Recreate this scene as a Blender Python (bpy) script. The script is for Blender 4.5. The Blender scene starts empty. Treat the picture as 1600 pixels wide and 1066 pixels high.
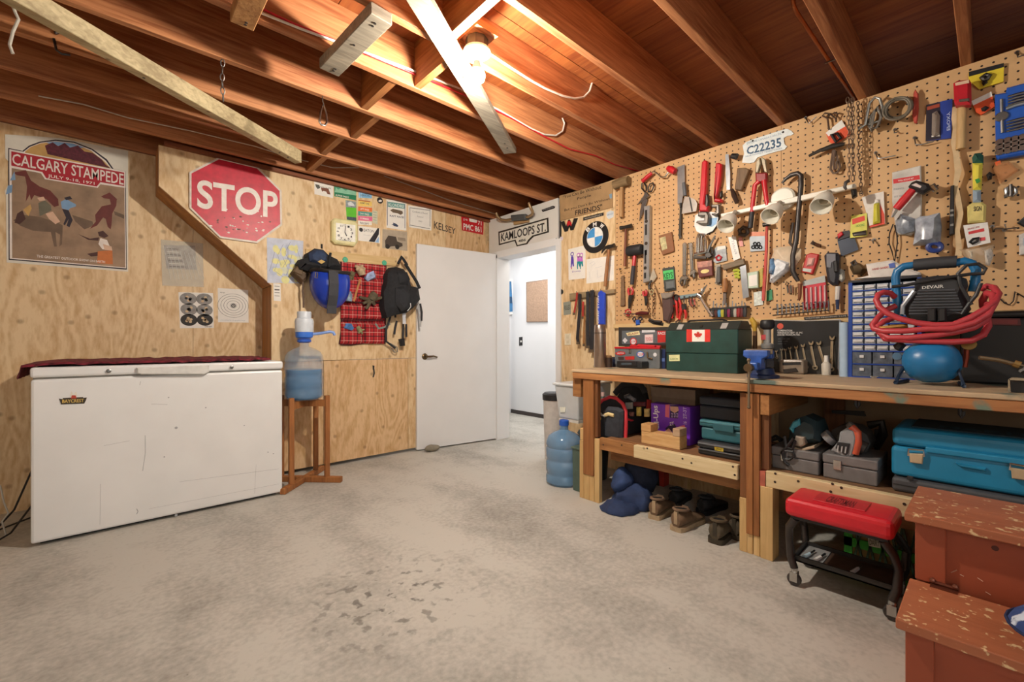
import bpy, bmesh, math, random
from mathutils import Vector
random.seed(7)
C = bpy.context.scene.collection
sc = bpy.context.scene
# ---------------- camera, world, lights, exposure ----------------
F=683.; CX=800.; CY=535.; H=1.055
YAW=math.atan(622/683.); CS,SN=math.cos(YAW),math.sin(YAW)
cd=bpy.data.cameras.new('camera'); cam=bpy.data.objects.new('camera',cd); C.objects.link(cam)
cam.location=(0,0,H); cam.rotation_euler=(math.pi/2,0,-YAW)
cd.sensor_width=36; cd.lens=36*F/1600; cd.shift_y=2/1600; cd.clip_start=.02; cd.clip_end=60
sc.camera=cam
w=bpy.data.worlds.new('world'); sc.world=w; w.use_nodes=True
w.node_tree.nodes['Background'].inputs[0].default_value=(1,.97,.93,1)
w.node_tree.nodes['Background'].inputs[1].default_value=.17
def area(name,loc,target,sx,sy,e,col):
    l=bpy.data.lights.new(name,'AREA'); l.shape='RECTANGLE'; l.size=sx; l.size_y=sy; l.energy=e; l.color=col
    o=bpy.data.objects.new(name,l); C.objects.link(o); o.location=loc
    o.rotation_euler=(Vector(target)-Vector(loc)).to_track_quat('-Z','Y').to_euler(); return o
area('fill_light',(-1.3,-1.6,1.9),(1.6,2.2,.9),2.6,1.8,30,(1,.96,.9))  # added soft fill lamp behind the camera, not a real opening
area('hall_lamp',(3.8,3.7,2.38),(3.8,3.7,0),.7,1.6,23,(1,.97,.93))
BULB_STRENGTH=2050
vs=sc.view_settings; vs.view_transform='Standard'; vs.look='None'; vs.gamma=1; vs.use_curve_mapping=False; vs.exposure=.34
# ---------------- pixel geometry (photo 1600x1066) to real planes ----------------
def D(px,py):
    r=(px-CX)/F; u=(CY-py)/F
    return (r*CS+SN,-r*SN+CS,u)
def onX(px,py,X): d=D(px,py); t=X/d[0]; return (X,t*d[1],H+t*d[2])
def onY(px,py,Y): d=D(px,py); t=Y/d[1]; return (t*d[0],Y,H+t*d[2])
def onZ(px,py,Z): d=D(px,py); t=(Z-H)/d[2]; return (t*d[0],t*d[1],Z)
def Yx(px,X): return onX(px,500,X)[1]
def Zx(px,py,X): return onX(px,py,X)[2]
def Xy(px,Y): return onY(px,500,Y)[0]
def Zy(px,py,Y): return onY(px,py,Y)[2]
class Pl:
    def __init__(s,ax,val): s.ax=ax; s.val=val; s.n=(-1,0,0) if ax=='X' else (0,-1,0); s.U=(0,-1,0) if ax=='X' else (1,0,0)
    def pt(s,p,off=0): return onX(p[0],p[1],s.val-off) if s.ax=='X' else onY(p[0],p[1],s.val-off)
    def uv(s,P): return (P[0]*s.U[0]+P[1]*s.U[1],P[2])
    def xyz(s,u,v,off): return (s.val-off,-u,v) if s.ax=='X' else (u,s.val-off,v)
PR=Pl('X',3.08); PL=Pl('Y',3.78); PB=Pl('Y',4.09)
def K(x0,y0,s):
    return lambda *a:[(x0+x/s,y0+y/s) for x,y in a]
KA=K(870,240,6.6625);KB=K(1100,240,6.6625);KR=K(1300,230,5.33);K4=K(870,380,6.6625);K5=K(1100,380,6.6625);K6=K(1300,390,5.33)
K7=K(1140,150,6.6625);K8=K(1360,80,6.6625);KC=K(400,260,5.922);KD=K(630,260,5.922);KE=K(400,380,5.922);KJ=K(0,220,3.948);KP=K(0,210,4.845)
KQ=K(470,270,8.2);K3=K(1040,330,8.886);K9=K(1040,440,8.881);KU=K(830,500,5.61);KV=K(1060,500,5.61);KW=K(1320,560,5.61);KX=K(830,640,4.4417)
KY=K(1160,640,3.636);KZ=K(1300,740,3.27);KT=K(400,440,2.96);KF=K(0,520,2.961);KM=K(890,580,7.615);KN=K(930,560,6.4);KG=K(250,300,4.1);KS=K(1180,440,6.6625);KH=K(600,380,5.925);KO=K(1200,0,3.948);KL=K(1460,220,5.33)
# ---------------- mesh builder ----------------
_txt={}
def textmesh(t,bold=0):
    k=(t,bold)
    if k not in _txt:
        cu=bpy.data.curves.new('t','FONT'); cu.body=t; cu.offset=bold; cu.resolution_u=6 if len(t)<5 else 2
        ob=bpy.data.objects.new('t',cu); me=bpy.data.meshes.new_from_object(ob)
        vs=[tuple(v.co) for v in me.vertices]; fs=[tuple(p.vertices) for p in me.polygons]
        x0=min(v[0] for v in vs);x1=max(v[0] for v in vs);y0=min(v[1] for v in vs);y1=max(v[1] for v in vs)
        _txt[k]=([((v[0]-x0)/(x1-x0),(v[1]-y0)/(y1-y0)) for v in vs],fs)
        bpy.data.objects.remove(ob); bpy.data.curves.remove(cu); bpy.data.meshes.remove(me)
    return _txt[k]
def lerp(a,b,t): return tuple(a[i]+(b[i]-a[i])*t for i in range(3))
class MB:
    def __init__(s): s.v=[];s.f=[];s.m=[]
    def add(s,vs,fs,mi=0):
        b=len(s.v); s.v+=[tuple(v) for v in vs]; s.f+=[tuple(b+i for i in f) for f in fs]; s.m+=[mi]*len(fs); return s
    def __add__(s,o):
        r=MB(); r.v=list(s.v);r.f=list(s.f);r.m=list(s.m); b=len(r.v); r.v+=o.v; r.f+=[tuple(b+i for i in f) for f in o.f]; r.m+=o.m; return r
    def mi(s,k): s.m=[k]*len(s.m); return s
    def hexa(s,p,mi=0): return s.add(p,[(0,1,2,3),(7,6,5,4),(0,4,5,1),(1,5,6,2),(2,6,7,3),(3,7,4,0)],mi)
    def box(s,x0,x1,y0,y1,z0,z1,mi=0):
        return s.hexa([(x0,y0,z0),(x1,y0,z0),(x1,y1,z0),(x0,y1,z0),(x0,y0,z1),(x1,y0,z1),(x1,y1,z1),(x0,y1,z1)],mi)
    def obox(s,c,sz,rz=0,mi=0):
        a,b=math.cos(rz),math.sin(rz); p=[]
        for z in (-1,1):
            for x,y in ((-1,-1),(1,-1),(1,1),(-1,1)):
                X,Y=x*sz[0]/2,y*sz[1]/2; p.append((c[0]+X*a-Y*b,c[1]+X*b+Y*a,c[2]+z*sz[2]/2))
        return s.hexa(p,mi)
    def beam(s,a,b,w,h,up=(0,0,1),mi=0):
        a,b=Vector(a),Vector(b); d=(b-a).normalized(); u=Vector(up); sd=d.cross(u).normalized(); u=sd.cross(d).normalized()
        p=[]
        for q in (a,b):
            for i,j in ((-1,-1),(1,-1),(1,1),(-1,1)): p.append(tuple(q+sd*(i*w/2)+u*(j*h/2)))
        return s.hexa(p,mi)
    def prism(s,pl,P3,o0,o1,ch=0,mi=0):
        """P3: points on the plane at the front offset; extruded back to offset o0"""
        uv=[pl.uv(p) for p in P3]; n=len(uv)
        A=sum(uv[i][0]*uv[(i+1)%n][1]-uv[(i+1)%n][0]*uv[i][1] for i in range(n))
        if A<0: uv=uv[::-1]
        rings=[[pl.xyz(u,v,o0) for u,v in uv]]
        if ch>0:
            rings.append([pl.xyz(u,v,o1-ch) for u,v in uv])
            q=[]
            for i in range(n):
                p0,p1,p2=uv[i-1],uv[i],uv[(i+1)%n]
                e1=Vector((p1[0]-p0[0],p1[1]-p0[1])); e2=Vector((p2[0]-p1[0],p2[1]-p1[1]))
                if e1.length<1e-9 or e2.length<1e-9: q.append(p1); continue
                n1=Vector((-e1.y,e1.x)).normalized(); n2=Vector((-e2.y,e2.x)).normalized(); m=n1+n2
                m=m/max(.6,m.length_squared/2) if m.length>1e-6 else n1
                q.append((p1[0]+m.x*ch,p1[1]+m.y*ch))
            rings.append([pl.xyz(u,v,o1) for u,v in q])
        else: rings.append([pl.xyz(u,v,o1) for u,v in uv])
        vs=[v for r in rings for v in r]; fs=[tuple(range(n))[::-1]]; R=len(rings)
        for k in range(R-1):
            for i in range(n): j=(i+1)%n; fs.append((k*n+i,k*n+j,(k+1)*n+j,(k+1)*n+i))
        fs.append(tuple((R-1)*n+i for i in range(n)))
        return s.add(vs,fs,mi)
    def slab(s,pl,pts,o0,o1,ch=0,mi=0): return s.prism(pl,[pl.pt(p,o1) for p in pts],o0,o1,ch,mi)
    def flat(s,pl,pts,off,mi=0): return s.add([pl.pt(p,off) for p in pts],[tuple(range(len(pts)))],mi)
    def disc(s,pl,c,r,o0,o1,ch=0,mi=0,n=20,rv=None):
        P=pl.pt(c,o1); u,v=pl.uv(P); rv=rv or r
        return s.prism(pl,[pl.xyz(u+r*math.cos(2*math.pi*i/n),v+rv*math.sin(2*math.pi*i/n),o1) for i in range(n)],o0,o1,ch,mi)
    def fdisc(s,pl,c,r,off,mi=0,n=20,rv=None,a0=0,a1=360):
        P=pl.pt(c,off); u,v=pl.uv(P); rv=rv or r; m=n if a1-a0>=360 else n+1
        q=[pl.xyz(u+r*math.cos(math.radians(a0+(a1-a0)*i/n)),v+rv*math.sin(math.radians(a0+(a1-a0)*i/n)),off) for i in range(m)]
        if m>n: q.append(P)
        return s.add(q,[tuple(range(len(q)))],mi)
    def ring(s,pl,c,r0,r1,off,mi=0,n=28,k=1):
        u,v=pl.uv(pl.pt(c,off)); q=[]
        for i in range(n):
            a=2*math.pi*i/n; q+=[pl.xyz(u+r0*math.cos(a),v+r0*k*math.sin(a),off),pl.xyz(u+r1*math.cos(a),v+r1*k*math.sin(a),off)]
        return s.add(q,[(2*i,2*i+1,(2*i+3)%(2*n),(2*i+2)%(2*n)) for i in range(n)],mi)
    def text(s,pl,t,quad,off,bold=0,mi=0):
        """quad: BL,BR,TR,TL pixels"""
        q=[pl.pt(p,off) for p in quad]; return s.text3(t,q,bold,mi)
    def text3(s,t,q,bold=0,mi=0):
        vs,fs=textmesh(t,bold)
        return s.add([lerp(lerp(q[0],q[1],a),lerp(q[3],q[2],a),b) for a,b in vs],fs,mi)
    def tube(s,pts,r,n=8,closed=False,mi=0,flatk=1,up=None):
        P=[Vector(p) for p in pts]; m=len(P); R=r if isinstance(r,(list,tuple)) else [r]*m
        vs=[];fs=[]; prev=None
        for i in range(m):
            if closed: d=P[(i+1)%m]-P[i-1]
            else: d=P[min(i+1,m-1)]-P[max(i-1,0)]
            d.normalize()
            if prev is None:
                u=Vector(up) if up else (Vector((0,0,1)) if abs(d.z)<.9 else Vector((1,0,0)))
            else: u=prev
            a=(u-d*u.dot(d))
            if a.length<1e-6: a=Vector((0,1,0))-d*d.y
            a.normalize(); b=d.cross(a); prev=a
            for k in range(n):
                t=2*math.pi*k/n; vs.append(P[i]+a*(R[i]*math.cos(t)*flatk)+b*(R[i]*math.sin(t)))
        for i in range(m if closed else m-1):
            j=(i+1)%m
            for k in range(n): l=(k+1)%n; fs.append((i*n+k,i*n+l,j*n+l,j*n+k))
        if not closed: fs+= [tuple(range(n))[::-1],tuple((m-1)*n+k for k in range(n))]
        return s.add(vs,fs,mi)
    def rod(s,pl,pts,off,r,n=8,mi=0,closed=False,flatk=1):
        o=off if isinstance(off,(list,tuple)) else [off]*len(pts)
        return s.tube([pl.pt(p,k) for p,k in zip(pts,o)],r,n,closed,mi,flatk,up=pl.n)
    def lathe(s,prof,o,axis=(0,0,1),n=20,mi=0):
        ax=Vector(axis).normalized(); u=Vector((0,0,1)) if abs(ax.z)<.9 else Vector((1,0,0)); a=(u-ax*u.dot(ax)).normalized(); b=ax.cross(a); o=Vector(o)
        vs=[];fs=[];m=len(prof)
        for r,h in prof:
            for k in range(n): t=2*math.pi*k/n; vs.append(o+ax*h+a*(r*math.cos(t))+b*(r*math.sin(t)))
        for i in range(m-1):
            for k in range(n): l=(k+1)%n; fs.append((i*n+k,i*n+l,(i+1)*n+l,(i+1)*n+k))
        if prof[0][0]>1e-5: fs.append(tuple(range(n))[::-1])
        if prof[-1][0]>1e-5: fs.append(tuple((m-1)*n+k for k in range(n)))
        return s.add(vs,fs,mi)
    def ball(s,c,rx,ry=None,rz=None,n=14,mi=0,z0=-1,z1=1):
        ry=ry or rx; rz=rz or rx; m=n//2; vs=[];fs=[]
        for i in range(m+1):
            z=z0+(z1-z0)*.5*(1-math.cos(math.pi*i/m)); q=math.sqrt(max(0,1-z*z))
            for k in range(n): t=2*math.pi*k/n; vs.append((c[0]+rx*q*math.cos(t),c[1]+ry*q*math.sin(t),c[2]+rz*z))
        for i in range(m):
            for k in range(n): l=(k+1)%n; fs.append((i*n+k,i*n+l,(i+1)*n+l,(i+1)*n+k))
        return s.add(vs,fs,mi)
    def loft(s,rings,mi=0,caps=True):
        n=len(rings[0]); vs=[p for r in rings for p in r]; fs=[]
        for i in range(len(rings)-1):
            for k in range(n): l=(k+1)%n; fs.append((i*n+k,i*n+l,(i+1)*n+l,(i+1)*n+k))
        if caps: fs+=[tuple(range(n))[::-1],tuple((len(rings)-1)*n+k for k in range(n))]
        return s.add(vs,fs,mi)
    def lump(s,amp,sc_=14):
        from mathutils import noise
        s.v=[tuple(Vector(v)+noise.noise_vector(Vector(v)*sc_)*amp) for v in s.v]; return s
def wl(o):
    p=Vector((0,0,0))
    while o: p=p+o.location; o=o.parent
    return p
def build(name,mb,mats,parent=None,smooth=False,bevel=0,seg=2,sub=0,loc=None):
    if not isinstance(mats,(list,tuple)): mats=[mats]
    me=bpy.data.meshes.new(name)
    if parent is not None: off=wl(parent); L=Vector((0,0,0))
    else:
        xs=[v[0] for v in mb.v];ys=[v[1] for v in mb.v];zs=[v[2] for v in mb.v]
        off=Vector(loc) if loc else Vector(((min(xs)+max(xs))/2,(min(ys)+max(ys))/2,min(zs))); L=off
    me.from_pydata([tuple(Vector(v)-off) for v in mb.v],[],mb.f)
    for m in mats: me.materials.append(m)
    me.polygons.foreach_set('material_index',mb.m)
    bm=bmesh.new(); bm.from_mesh(me)
    bmesh.ops.recalc_face_normals(bm,faces=bm.faces)
    if bevel:
        bmesh.ops.remove_doubles(bm,verts=bm.verts,dist=1e-5)
        es=[e for e in bm.edges if len(e.link_faces)==2 and e.calc_face_angle(0)>.6]
        bmesh.ops.bevel(bm,geom=es,offset=bevel,segments=seg,affect='EDGES',clamp_overlap=True,profile=.5)
    bm.to_mesh(me); bm.free()
    if smooth:
        me.polygons.foreach_set('use_smooth',[True]*len(me.polygons))
        me.set_sharp_from_angle(angle=math.radians(42))
    o=bpy.data.objects.new(name,me); C.objects.link(o); o.location=L; o.parent=parent
    if sub: md=o.modifiers.new('s','SUBSURF'); md.levels=md.render_levels=sub
    return o
def tag(o,label,cat,group=None):
    o['label']=label; o['category']=cat
    if group: o['group']=group
    return o
class T:
    """a thing: an Empty at its base, parts as children"""
    def __init__(s,name,label,cat,group=None,loc=None):
        s.e=bpy.data.objects.new(name,None); C.objects.link(s.e); s.e.empty_display_size=.05; s.set=False
        if label: tag(s.e,label,cat,group)
        if loc: s.e.location=loc; s.set=True
    def part(s,name,mb,mats,parent=None,label=None,**k):
        if not s.set:
            xs=[v[0] for v in mb.v];ys=[v[1] for v in mb.v];zs=[v[2] for v in mb.v]
            s.e.location=((min(xs)+max(xs))/2,(min(ys)+max(ys))/2,min(zs)); s.set=True
        o=build(name,mb,mats,parent or s.e,**k)
        if label: o['label']=label
        return o
def one(name,label,cat,mb,mats,group=None,**k):
    return tag(build(name,mb,mats,**k),label,cat,group)
def struct(name,mb,mats,parent=None,**k):
    o=build(name,mb,mats,parent,**k)
    if parent is None: o['kind']='structure'
    return o
def semp(name,loc=(0,0,0)):
    e=bpy.data.objects.new(name,None); C.objects.link(e); e.location=loc; e['kind']='structure'; return e
# ---------------- materials ----------------
def lin(h):
    h=h.lstrip('#'); r=[]
    for i in (0,2,4):
        c=int(h[i:i+2],16)/255; r.append(c/12.92 if c<=.04045 else ((c+.055)/1.055)**2.4)
    return (r[0],r[1],r[2],1)
_m={}
def nd(nt,t,**k):
    n=nt.nodes.new(t)
    for a,b in k.items(): setattr(n,a,b)
    return n
def base(name,rough=.5,metal=0):
    m=bpy.data.materials.new(name); m.use_nodes=True; nt=m.node_tree; b=nt.nodes['Principled BSDF']
    b.inputs['Roughness'].default_value=rough; b.inputs['Metallic'].default_value=metal
    return m,nt,b
def m(hexc,rough=.5,metal=0,var=.10,scale=25,bump=0,alpha=1,trans=0):
    k=(hexc,rough,metal,var,scale,bump,alpha,trans)
    if k in _m: return _m[k]
    mt,nt,b=base('paint_'+hexc,rough,metal)
    tc=nd(nt,'ShaderNodeTexCoord'); nz=nd(nt,'ShaderNodeTexNoise'); nz.inputs['Scale'].default_value=scale; nz.inputs['Detail'].default_value=4
    nt.links.new(tc.outputs['Object'],nz.inputs['Vector'])
    c=lin(hexc); rp=nd(nt,'ShaderNodeValToRGB'); e=rp.color_ramp.elements
    e[0].position=.3;e[1].position=.7
    e[0].color=tuple(x*(1-var) for x in c[:3])+(1,); e[1].color=tuple(min(1,x*(1+var)) for x in c[:3])+(1,)
    nt.links.new(nz.outputs['Fac'],rp.inputs[0]); nt.links.new(rp.outputs[0],b.inputs['Base Color'])
    if bump:
        bp=nd(nt,'ShaderNodeBump'); bp.inputs['Strength'].default_value=bump; bp.inputs['Distance'].default_value=.01
        nt.links.new(nz.outputs['Fac'],bp.inputs['Height']); nt.links.new(bp.outputs[0],b.inputs['Normal'])
    if alpha<1: b.inputs['Alpha'].default_value=alpha
    if trans: b.inputs['Transmission Weight'].default_value=trans; b.inputs['IOR'].default_value=1.2
    _m[k]=mt; return mt
def wood(c1,c2,ax=0,fine=60,stretch=14,rough=.6,knots=0,spots=None):
    """grain runs along local axis ax"""
    k=('w',c1,c2,ax,fine,stretch,knots,spots)
    if k in _m: return _m[k]
    mt,nt,b=base('wood_'+c1,rough); L=nt.links.new
    tc=nd(nt,'ShaderNodeTexCoord'); oi=nd(nt,'ShaderNodeObjectInfo'); mp=nd(nt,'ShaderNodeMapping')
    s=[1,1,1]; s[ax]=1/stretch; mp.inputs['Scale'].default_value=s
    ml=nd(nt,'ShaderNodeMath',operation='MULTIPLY'); ml.inputs[1].default_value=37; L(oi.outputs['Random'],ml.inputs[0])
    cb=nd(nt,'ShaderNodeCombineXYZ'); [L(ml.outputs[0],cb.inputs[i]) for i in range(3)]
    L(cb.outputs[0],mp.inputs['Location']); L(tc.outputs['Object'],mp.inputs['Vector'])
    n1=nd(nt,'ShaderNodeTexNoise'); n1.inputs['Scale'].default_value=fine; n1.inputs['Detail'].default_value=5; n1.inputs['Distortion'].default_value=.6; L(mp.outputs[0],n1.inputs['Vector'])
    n2=nd(nt,'ShaderNodeTexNoise'); n2.inputs['Scale'].default_value=fine*.16; n2.inputs['Detail'].default_value=3; L(mp.outputs[0],n2.inputs['Vector'])
    mx=nd(nt,'ShaderNodeMath',operation='ADD'); L(n1.outputs['Fac'],mx.inputs[0]); L(n2.outputs['Fac'],mx.inputs[1])
    rp=nd(nt,'ShaderNodeValToRGB'); e=rp.color_ramp.elements; e[0].position=.36;e[1].position=.64; e[0].color=lin(c1);e[1].color=lin(c2)
    hf=nd(nt,'ShaderNodeMath',operation='MULTIPLY'); hf.inputs[1].default_value=.5; L(mx.outputs[0],hf.inputs[0]); L(hf.outputs[0],rp.inputs[0])
    out=rp.outputs[0]
    if knots:
        vo=nd(nt,'ShaderNodeTexVoronoi'); vo.inputs['Scale'].default_value=knots; L(tc.outputs['Object'],vo.inputs['Vector'])
        r2=nd(nt,'ShaderNodeValToRGB'); q=r2.color_ramp.elements; q[0].position=.05;q[1].position=.13; q[0].color=(.3,.22,.16,1);q[1].color=(1,1,1,1)
        L(vo.outputs['Distance'],r2.inputs[0]); mm=nd(nt,'ShaderNodeMix',data_type='RGBA',blend_type='MULTIPLY'); mm.inputs[0].default_value=.8
        L(out,mm.inputs[6]); L(r2.outputs[0],mm.inputs[7]); out=mm.outputs[2]
    if spots:
        n3=nd(nt,'ShaderNodeTexNoise'); n3.inputs['Scale'].default_value=spots[1]; n3.inputs['Detail'].default_value=6; L(tc.outputs['Object'],n3.inputs['Vector'])
        r3=nd(nt,'ShaderNodeValToRGB'); q=r3.color_ramp.elements; q[0].position=spots[2];q[1].position=spots[2]+.05; q[0].color=(0,0,0,1); q[1].color=(1,1,1,1)
        L(n3.outputs['Fac'],r3.inputs[0]); mm=nd(nt,'ShaderNodeMix',data_type='RGBA'); L(r3.outputs[0],mm.inputs[0]); L(out,mm.inputs[6]); mm.inputs[7].default_value=lin(spots[0]); out=mm.outputs[2]
    L(out,b.inputs['Base Color'])
    bp=nd(nt,'ShaderNodeBump'); bp.inputs['Strength'].default_value=.25; bp.inputs['Distance'].default_value=.004; L(n1.outputs['Fac'],bp.inputs['Height']); L(bp.outputs[0],b.inputs['Normal'])
    _m[k]=mt; return mt
def plywood(c1,c2,ax=2):
    """rotary cut sheet: wavy cathedral bands, knots and patches"""
    k=('p',c1,c2,ax)
    if k in _m: return _m[k]
    mt,nt,b=base('plywood_'+c1,.55); L=nt.links.new
    tc=nd(nt,'ShaderNodeTexCoord'); mp=nd(nt,'ShaderNodeMapping'); s=[1,1,1]; s[ax]=.28; mp.inputs['Scale'].default_value=s
    oi=nd(nt,'ShaderNodeObjectInfo'); ml=nd(nt,'ShaderNodeMath',operation='MULTIPLY'); ml.inputs[1].default_value=23; L(oi.outputs['Random'],ml.inputs[0])
    cb=nd(nt,'ShaderNodeCombineXYZ'); [L(ml.outputs[0],cb.inputs[i]) for i in range(3)]; L(cb.outputs[0],mp.inputs['Location'])
    L(tc.outputs['Object'],mp.inputs['Vector'])
    n1=nd(nt,'ShaderNodeTexNoise'); n1.inputs['Scale'].default_value=3.2; n1.inputs['Detail'].default_value=2; n1.inputs['Distortion'].default_value=.8; L(mp.outputs[0],n1.inputs['Vector'])
    mu=nd(nt,'ShaderNodeMath',operation='MULTIPLY'); mu.inputs[1].default_value=62; L(n1.outputs['Fac'],mu.inputs[0])
    si=nd(nt,'ShaderNodeMath',operation='SINE'); L(mu.outputs[0],si.inputs[0])
    n2=nd(nt,'ShaderNodeTexNoise'); n2.inputs['Scale'].default_value=70; n2.inputs['Detail'].default_value=4; L(mp.outputs[0],n2.inputs['Vector'])
    ad=nd(nt,'ShaderNodeMath',operation='MULTIPLY_ADD'); ad.inputs[1].default_value=.17; L(si.outputs[0],ad.inputs[0]); L(n2.outputs['Fac'],ad.inputs[2])
    n4=nd(nt,'ShaderNodeTexNoise'); n4.inputs['Scale'].default_value=1.6; L(tc.outputs['Object'],n4.inputs['Vector'])
    a2=nd(nt,'ShaderNodeMath',operation='MULTIPLY_ADD'); a2.inputs[1].default_value=.45; L(n4.outputs['Fac'],a2.inputs[0]); L(ad.outputs[0],a2.inputs[2])
    rp=nd(nt,'ShaderNodeValToRGB'); e=rp.color_ramp.elements; e[0].position=.38;e[1].position=.92; e[0].color=lin(c1);e[1].color=lin(c2); L(a2.outputs[0],rp.inputs[0])
    sx=nd(nt,'ShaderNodeSeparateXYZ'); L(tc.outputs['Object'],sx.inputs[0]); sm=nd(nt,'ShaderNodeMath',operation='ADD'); L(sx.outputs[0],sm.inputs[0]); L(sx.outputs[1],sm.inputs[1]); cx2=nd(nt,'ShaderNodeCombineXYZ'); L(sm.outputs[0],cx2.inputs[0]); L(sx.outputs[2],cx2.inputs[1])
    vo=nd(nt,'ShaderNodeTexVoronoi'); vo.voronoi_dimensions='2D'; vo.inputs['Scale'].default_value=4.2; L(cx2.outputs[0],vo.inputs['Vector'])
    r2=nd(nt,'ShaderNodeValToRGB'); q=r2.color_ramp.elements; q[0].position=.03;q[1].position=.085; q[0].color=(.30,.19,.11,1);q[1].color=(1,1,1,1); L(vo.outputs['Distance'],r2.inputs[0])
    mm=nd(nt,'ShaderNodeMix',data_type='RGBA',blend_type='MULTIPLY'); mm.inputs[0].default_value=.5; L(rp.outputs[0],mm.inputs[6]); L(r2.outputs[0],mm.inputs[7])
    L(mm.outputs[2],b.inputs['Base Color']); _m[k]=mt; return mt
def concrete():
    mt,nt,b=base('concrete',.75); L=nt.links.new; tc=nd(nt,'ShaderNodeTexCoord')
    def nz(s,d=6,v=None,dist=0):
        n=nd(nt,'ShaderNodeTexNoise'); n.inputs['Scale'].default_value=s; n.inputs['Detail'].default_value=d; n.inputs['Distortion'].default_value=dist
        if v is None: L(tc.outputs['Object'],n.inputs['Vector'])
        else:
            mp=nd(nt,'ShaderNodeMapping'); mp.inputs['Scale'].default_value=v; mp.inputs['Rotation'].default_value=(0,0,.5); L(tc.outputs['Object'],mp.inputs['Vector']); L(mp.outputs[0],n.inputs['Vector'])
        return n
    a=nz(2.2,8,(1,.45,1)); c=nz(45,6); d=nz(7,8,None,.5)
    s1=nd(nt,'ShaderNodeMath',operation='MULTIPLY_ADD'); s1.inputs[1].default_value=.5; L(c.outputs['Fac'],s1.inputs[0]); L(a.outputs['Fac'],s1.inputs[2])
    s2=nd(nt,'ShaderNodeMath',operation='MULTIPLY_ADD'); s2.inputs[1].default_value=.35; L(d.outputs['Fac'],s2.inputs[0]); L(s1.outputs[0],s2.inputs[2])
    rp=nd(nt,'ShaderNodeValToRGB'); e=rp.color_ramp.elements; e[0].position=.55;e[1].position=1.25; e[0].color=lin('827e76');e[1].color=lin('bfbbb2'); L(s2.outputs[0],rp.inputs[0])
    # oil stains (a patch near the middle of the floor) and pale paint flecks
    def spots(scale,thr,col,amt,prev,mask=None):
        n=nz(scale,3); r=nd(nt,'ShaderNodeValToRGB'); q=r.color_ramp.elements; q[0].position=thr;q[1].position=thr+.07; q[0].color=(0,0,0,1);q[1].color=(1,1,1,1); L(n.outputs['Fac'],r.inputs[0])
        f=nd(nt,'ShaderNodeMath',operation='MULTIPLY'); f.inputs[1].default_value=amt; L(r.outputs[0],f.inputs[0]); fo=f.outputs[0]
        if mask is not None:
            g=nd(nt,'ShaderNodeMath',operation='MULTIPLY'); L(fo,g.inputs[0]); L(mask,g.inputs[1]); fo=g.outputs[0]
        mm=nd(nt,'ShaderNodeMix',data_type='RGBA'); L(fo,mm.inputs[0]); L(prev,mm.inputs[6]); mm.inputs[7].default_value=lin(col); return mm.outputs[2]
    g=nd(nt,'ShaderNodeVectorMath',operation='DISTANCE'); L(tc.outputs['Object'],g.inputs[0]); g.inputs[1].default_value=OIL
    mr=nd(nt,'ShaderNodeMapRange'); mr.inputs[1].default_value=.06; mr.inputs[2].default_value=.46; mr.inputs[3].default_value=1; mr.inputs[4].default_value=0; L(g.outputs['Value'],mr.inputs[0])
    o=spots(17,.57,'48433d',.8,rp.outputs[0],mr.outputs[0])
    o=spots(2.6,.64,'8a8278',.12,o); o=spots(60,.74,'ece8e0',.8,o); o=spots(38,.735,'3e3a36',.7,o)
    L(o,b.inputs['Base Color'])
    bp=nd(nt,'ShaderNodeBump'); bp.inputs['Strength'].default_value=.15; bp.inputs['Distance'].default_value=.005; L(c.outputs['Fac'],bp.inputs['Height']); L(bp.outputs[0],b.inputs['Normal'])
    return mt
def pegboard(p=.0381):
    mt,nt,b=base('pegboard',.6); L=nt.links.new; tc=nd(nt,'ShaderNodeTexCoord'); sp=nd(nt,'ShaderNodeSeparateXYZ'); L(tc.outputs['Object'],sp.inputs[0])
    sq=[]
    for ax in ('Y','Z'):
        d=nd(nt,'ShaderNodeMath',operation='DIVIDE'); d.inputs[1].default_value=p; L(sp.outputs[ax],d.inputs[0])
        f=nd(nt,'ShaderNodeMath',operation='FRACT'); L(d.outputs[0],f.inputs[0])
        q=nd(nt,'ShaderNodeMath',operation='SUBTRACT'); q.inputs[1].default_value=.5; L(f.outputs[0],q.inputs[0])
        r=nd(nt,'ShaderNodeMath',operation='POWER'); r.inputs[1].default_value=2; L(q.outputs[0],r.inputs[0]); sq.append(r)
    a=nd(nt,'ShaderNodeMath',operation='ADD'); L(sq[0].outputs[0],a.inputs[0]); L(sq[1].outputs[0],a.inputs[1])
    c=nd(nt,'ShaderNodeMath',operation='LESS_THAN'); c.inputs[1].default_value=.0145; L(a.outputs[0],c.inputs[0])
    nz=nd(nt,'ShaderNodeTexNoise'); nz.inputs['Scale'].default_value=5; nz.inputs['Detail'].default_value=6; L(tc.outputs['Object'],nz.inputs['Vector'])
    rp=nd(nt,'ShaderNodeValToRGB'); e=rp.color_ramp.elements; e[0].position=.3;e[1].position=.7; e[0].color=lin('c49a6a');e[1].color=lin('d4ac7c'); L(nz.outputs['Fac'],rp.inputs[0])
    mm=nd(nt,'ShaderNodeMix',data_type='RGBA'); L(c.outputs[0],mm.inputs[0]); L(rp.outputs[0],mm.inputs[6]); mm.inputs[7].default_value=lin('1a0d06'); L(mm.outputs[2],b.inputs['Base Color'])
    bp=nd(nt,'ShaderNodeBump'); bp.invert=True; bp.inputs['Distance'].default_value=.004; L(c.outputs[0],bp.inputs['Height']); L(bp.outputs[0],b.inputs['Normal'])
    return mt
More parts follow.
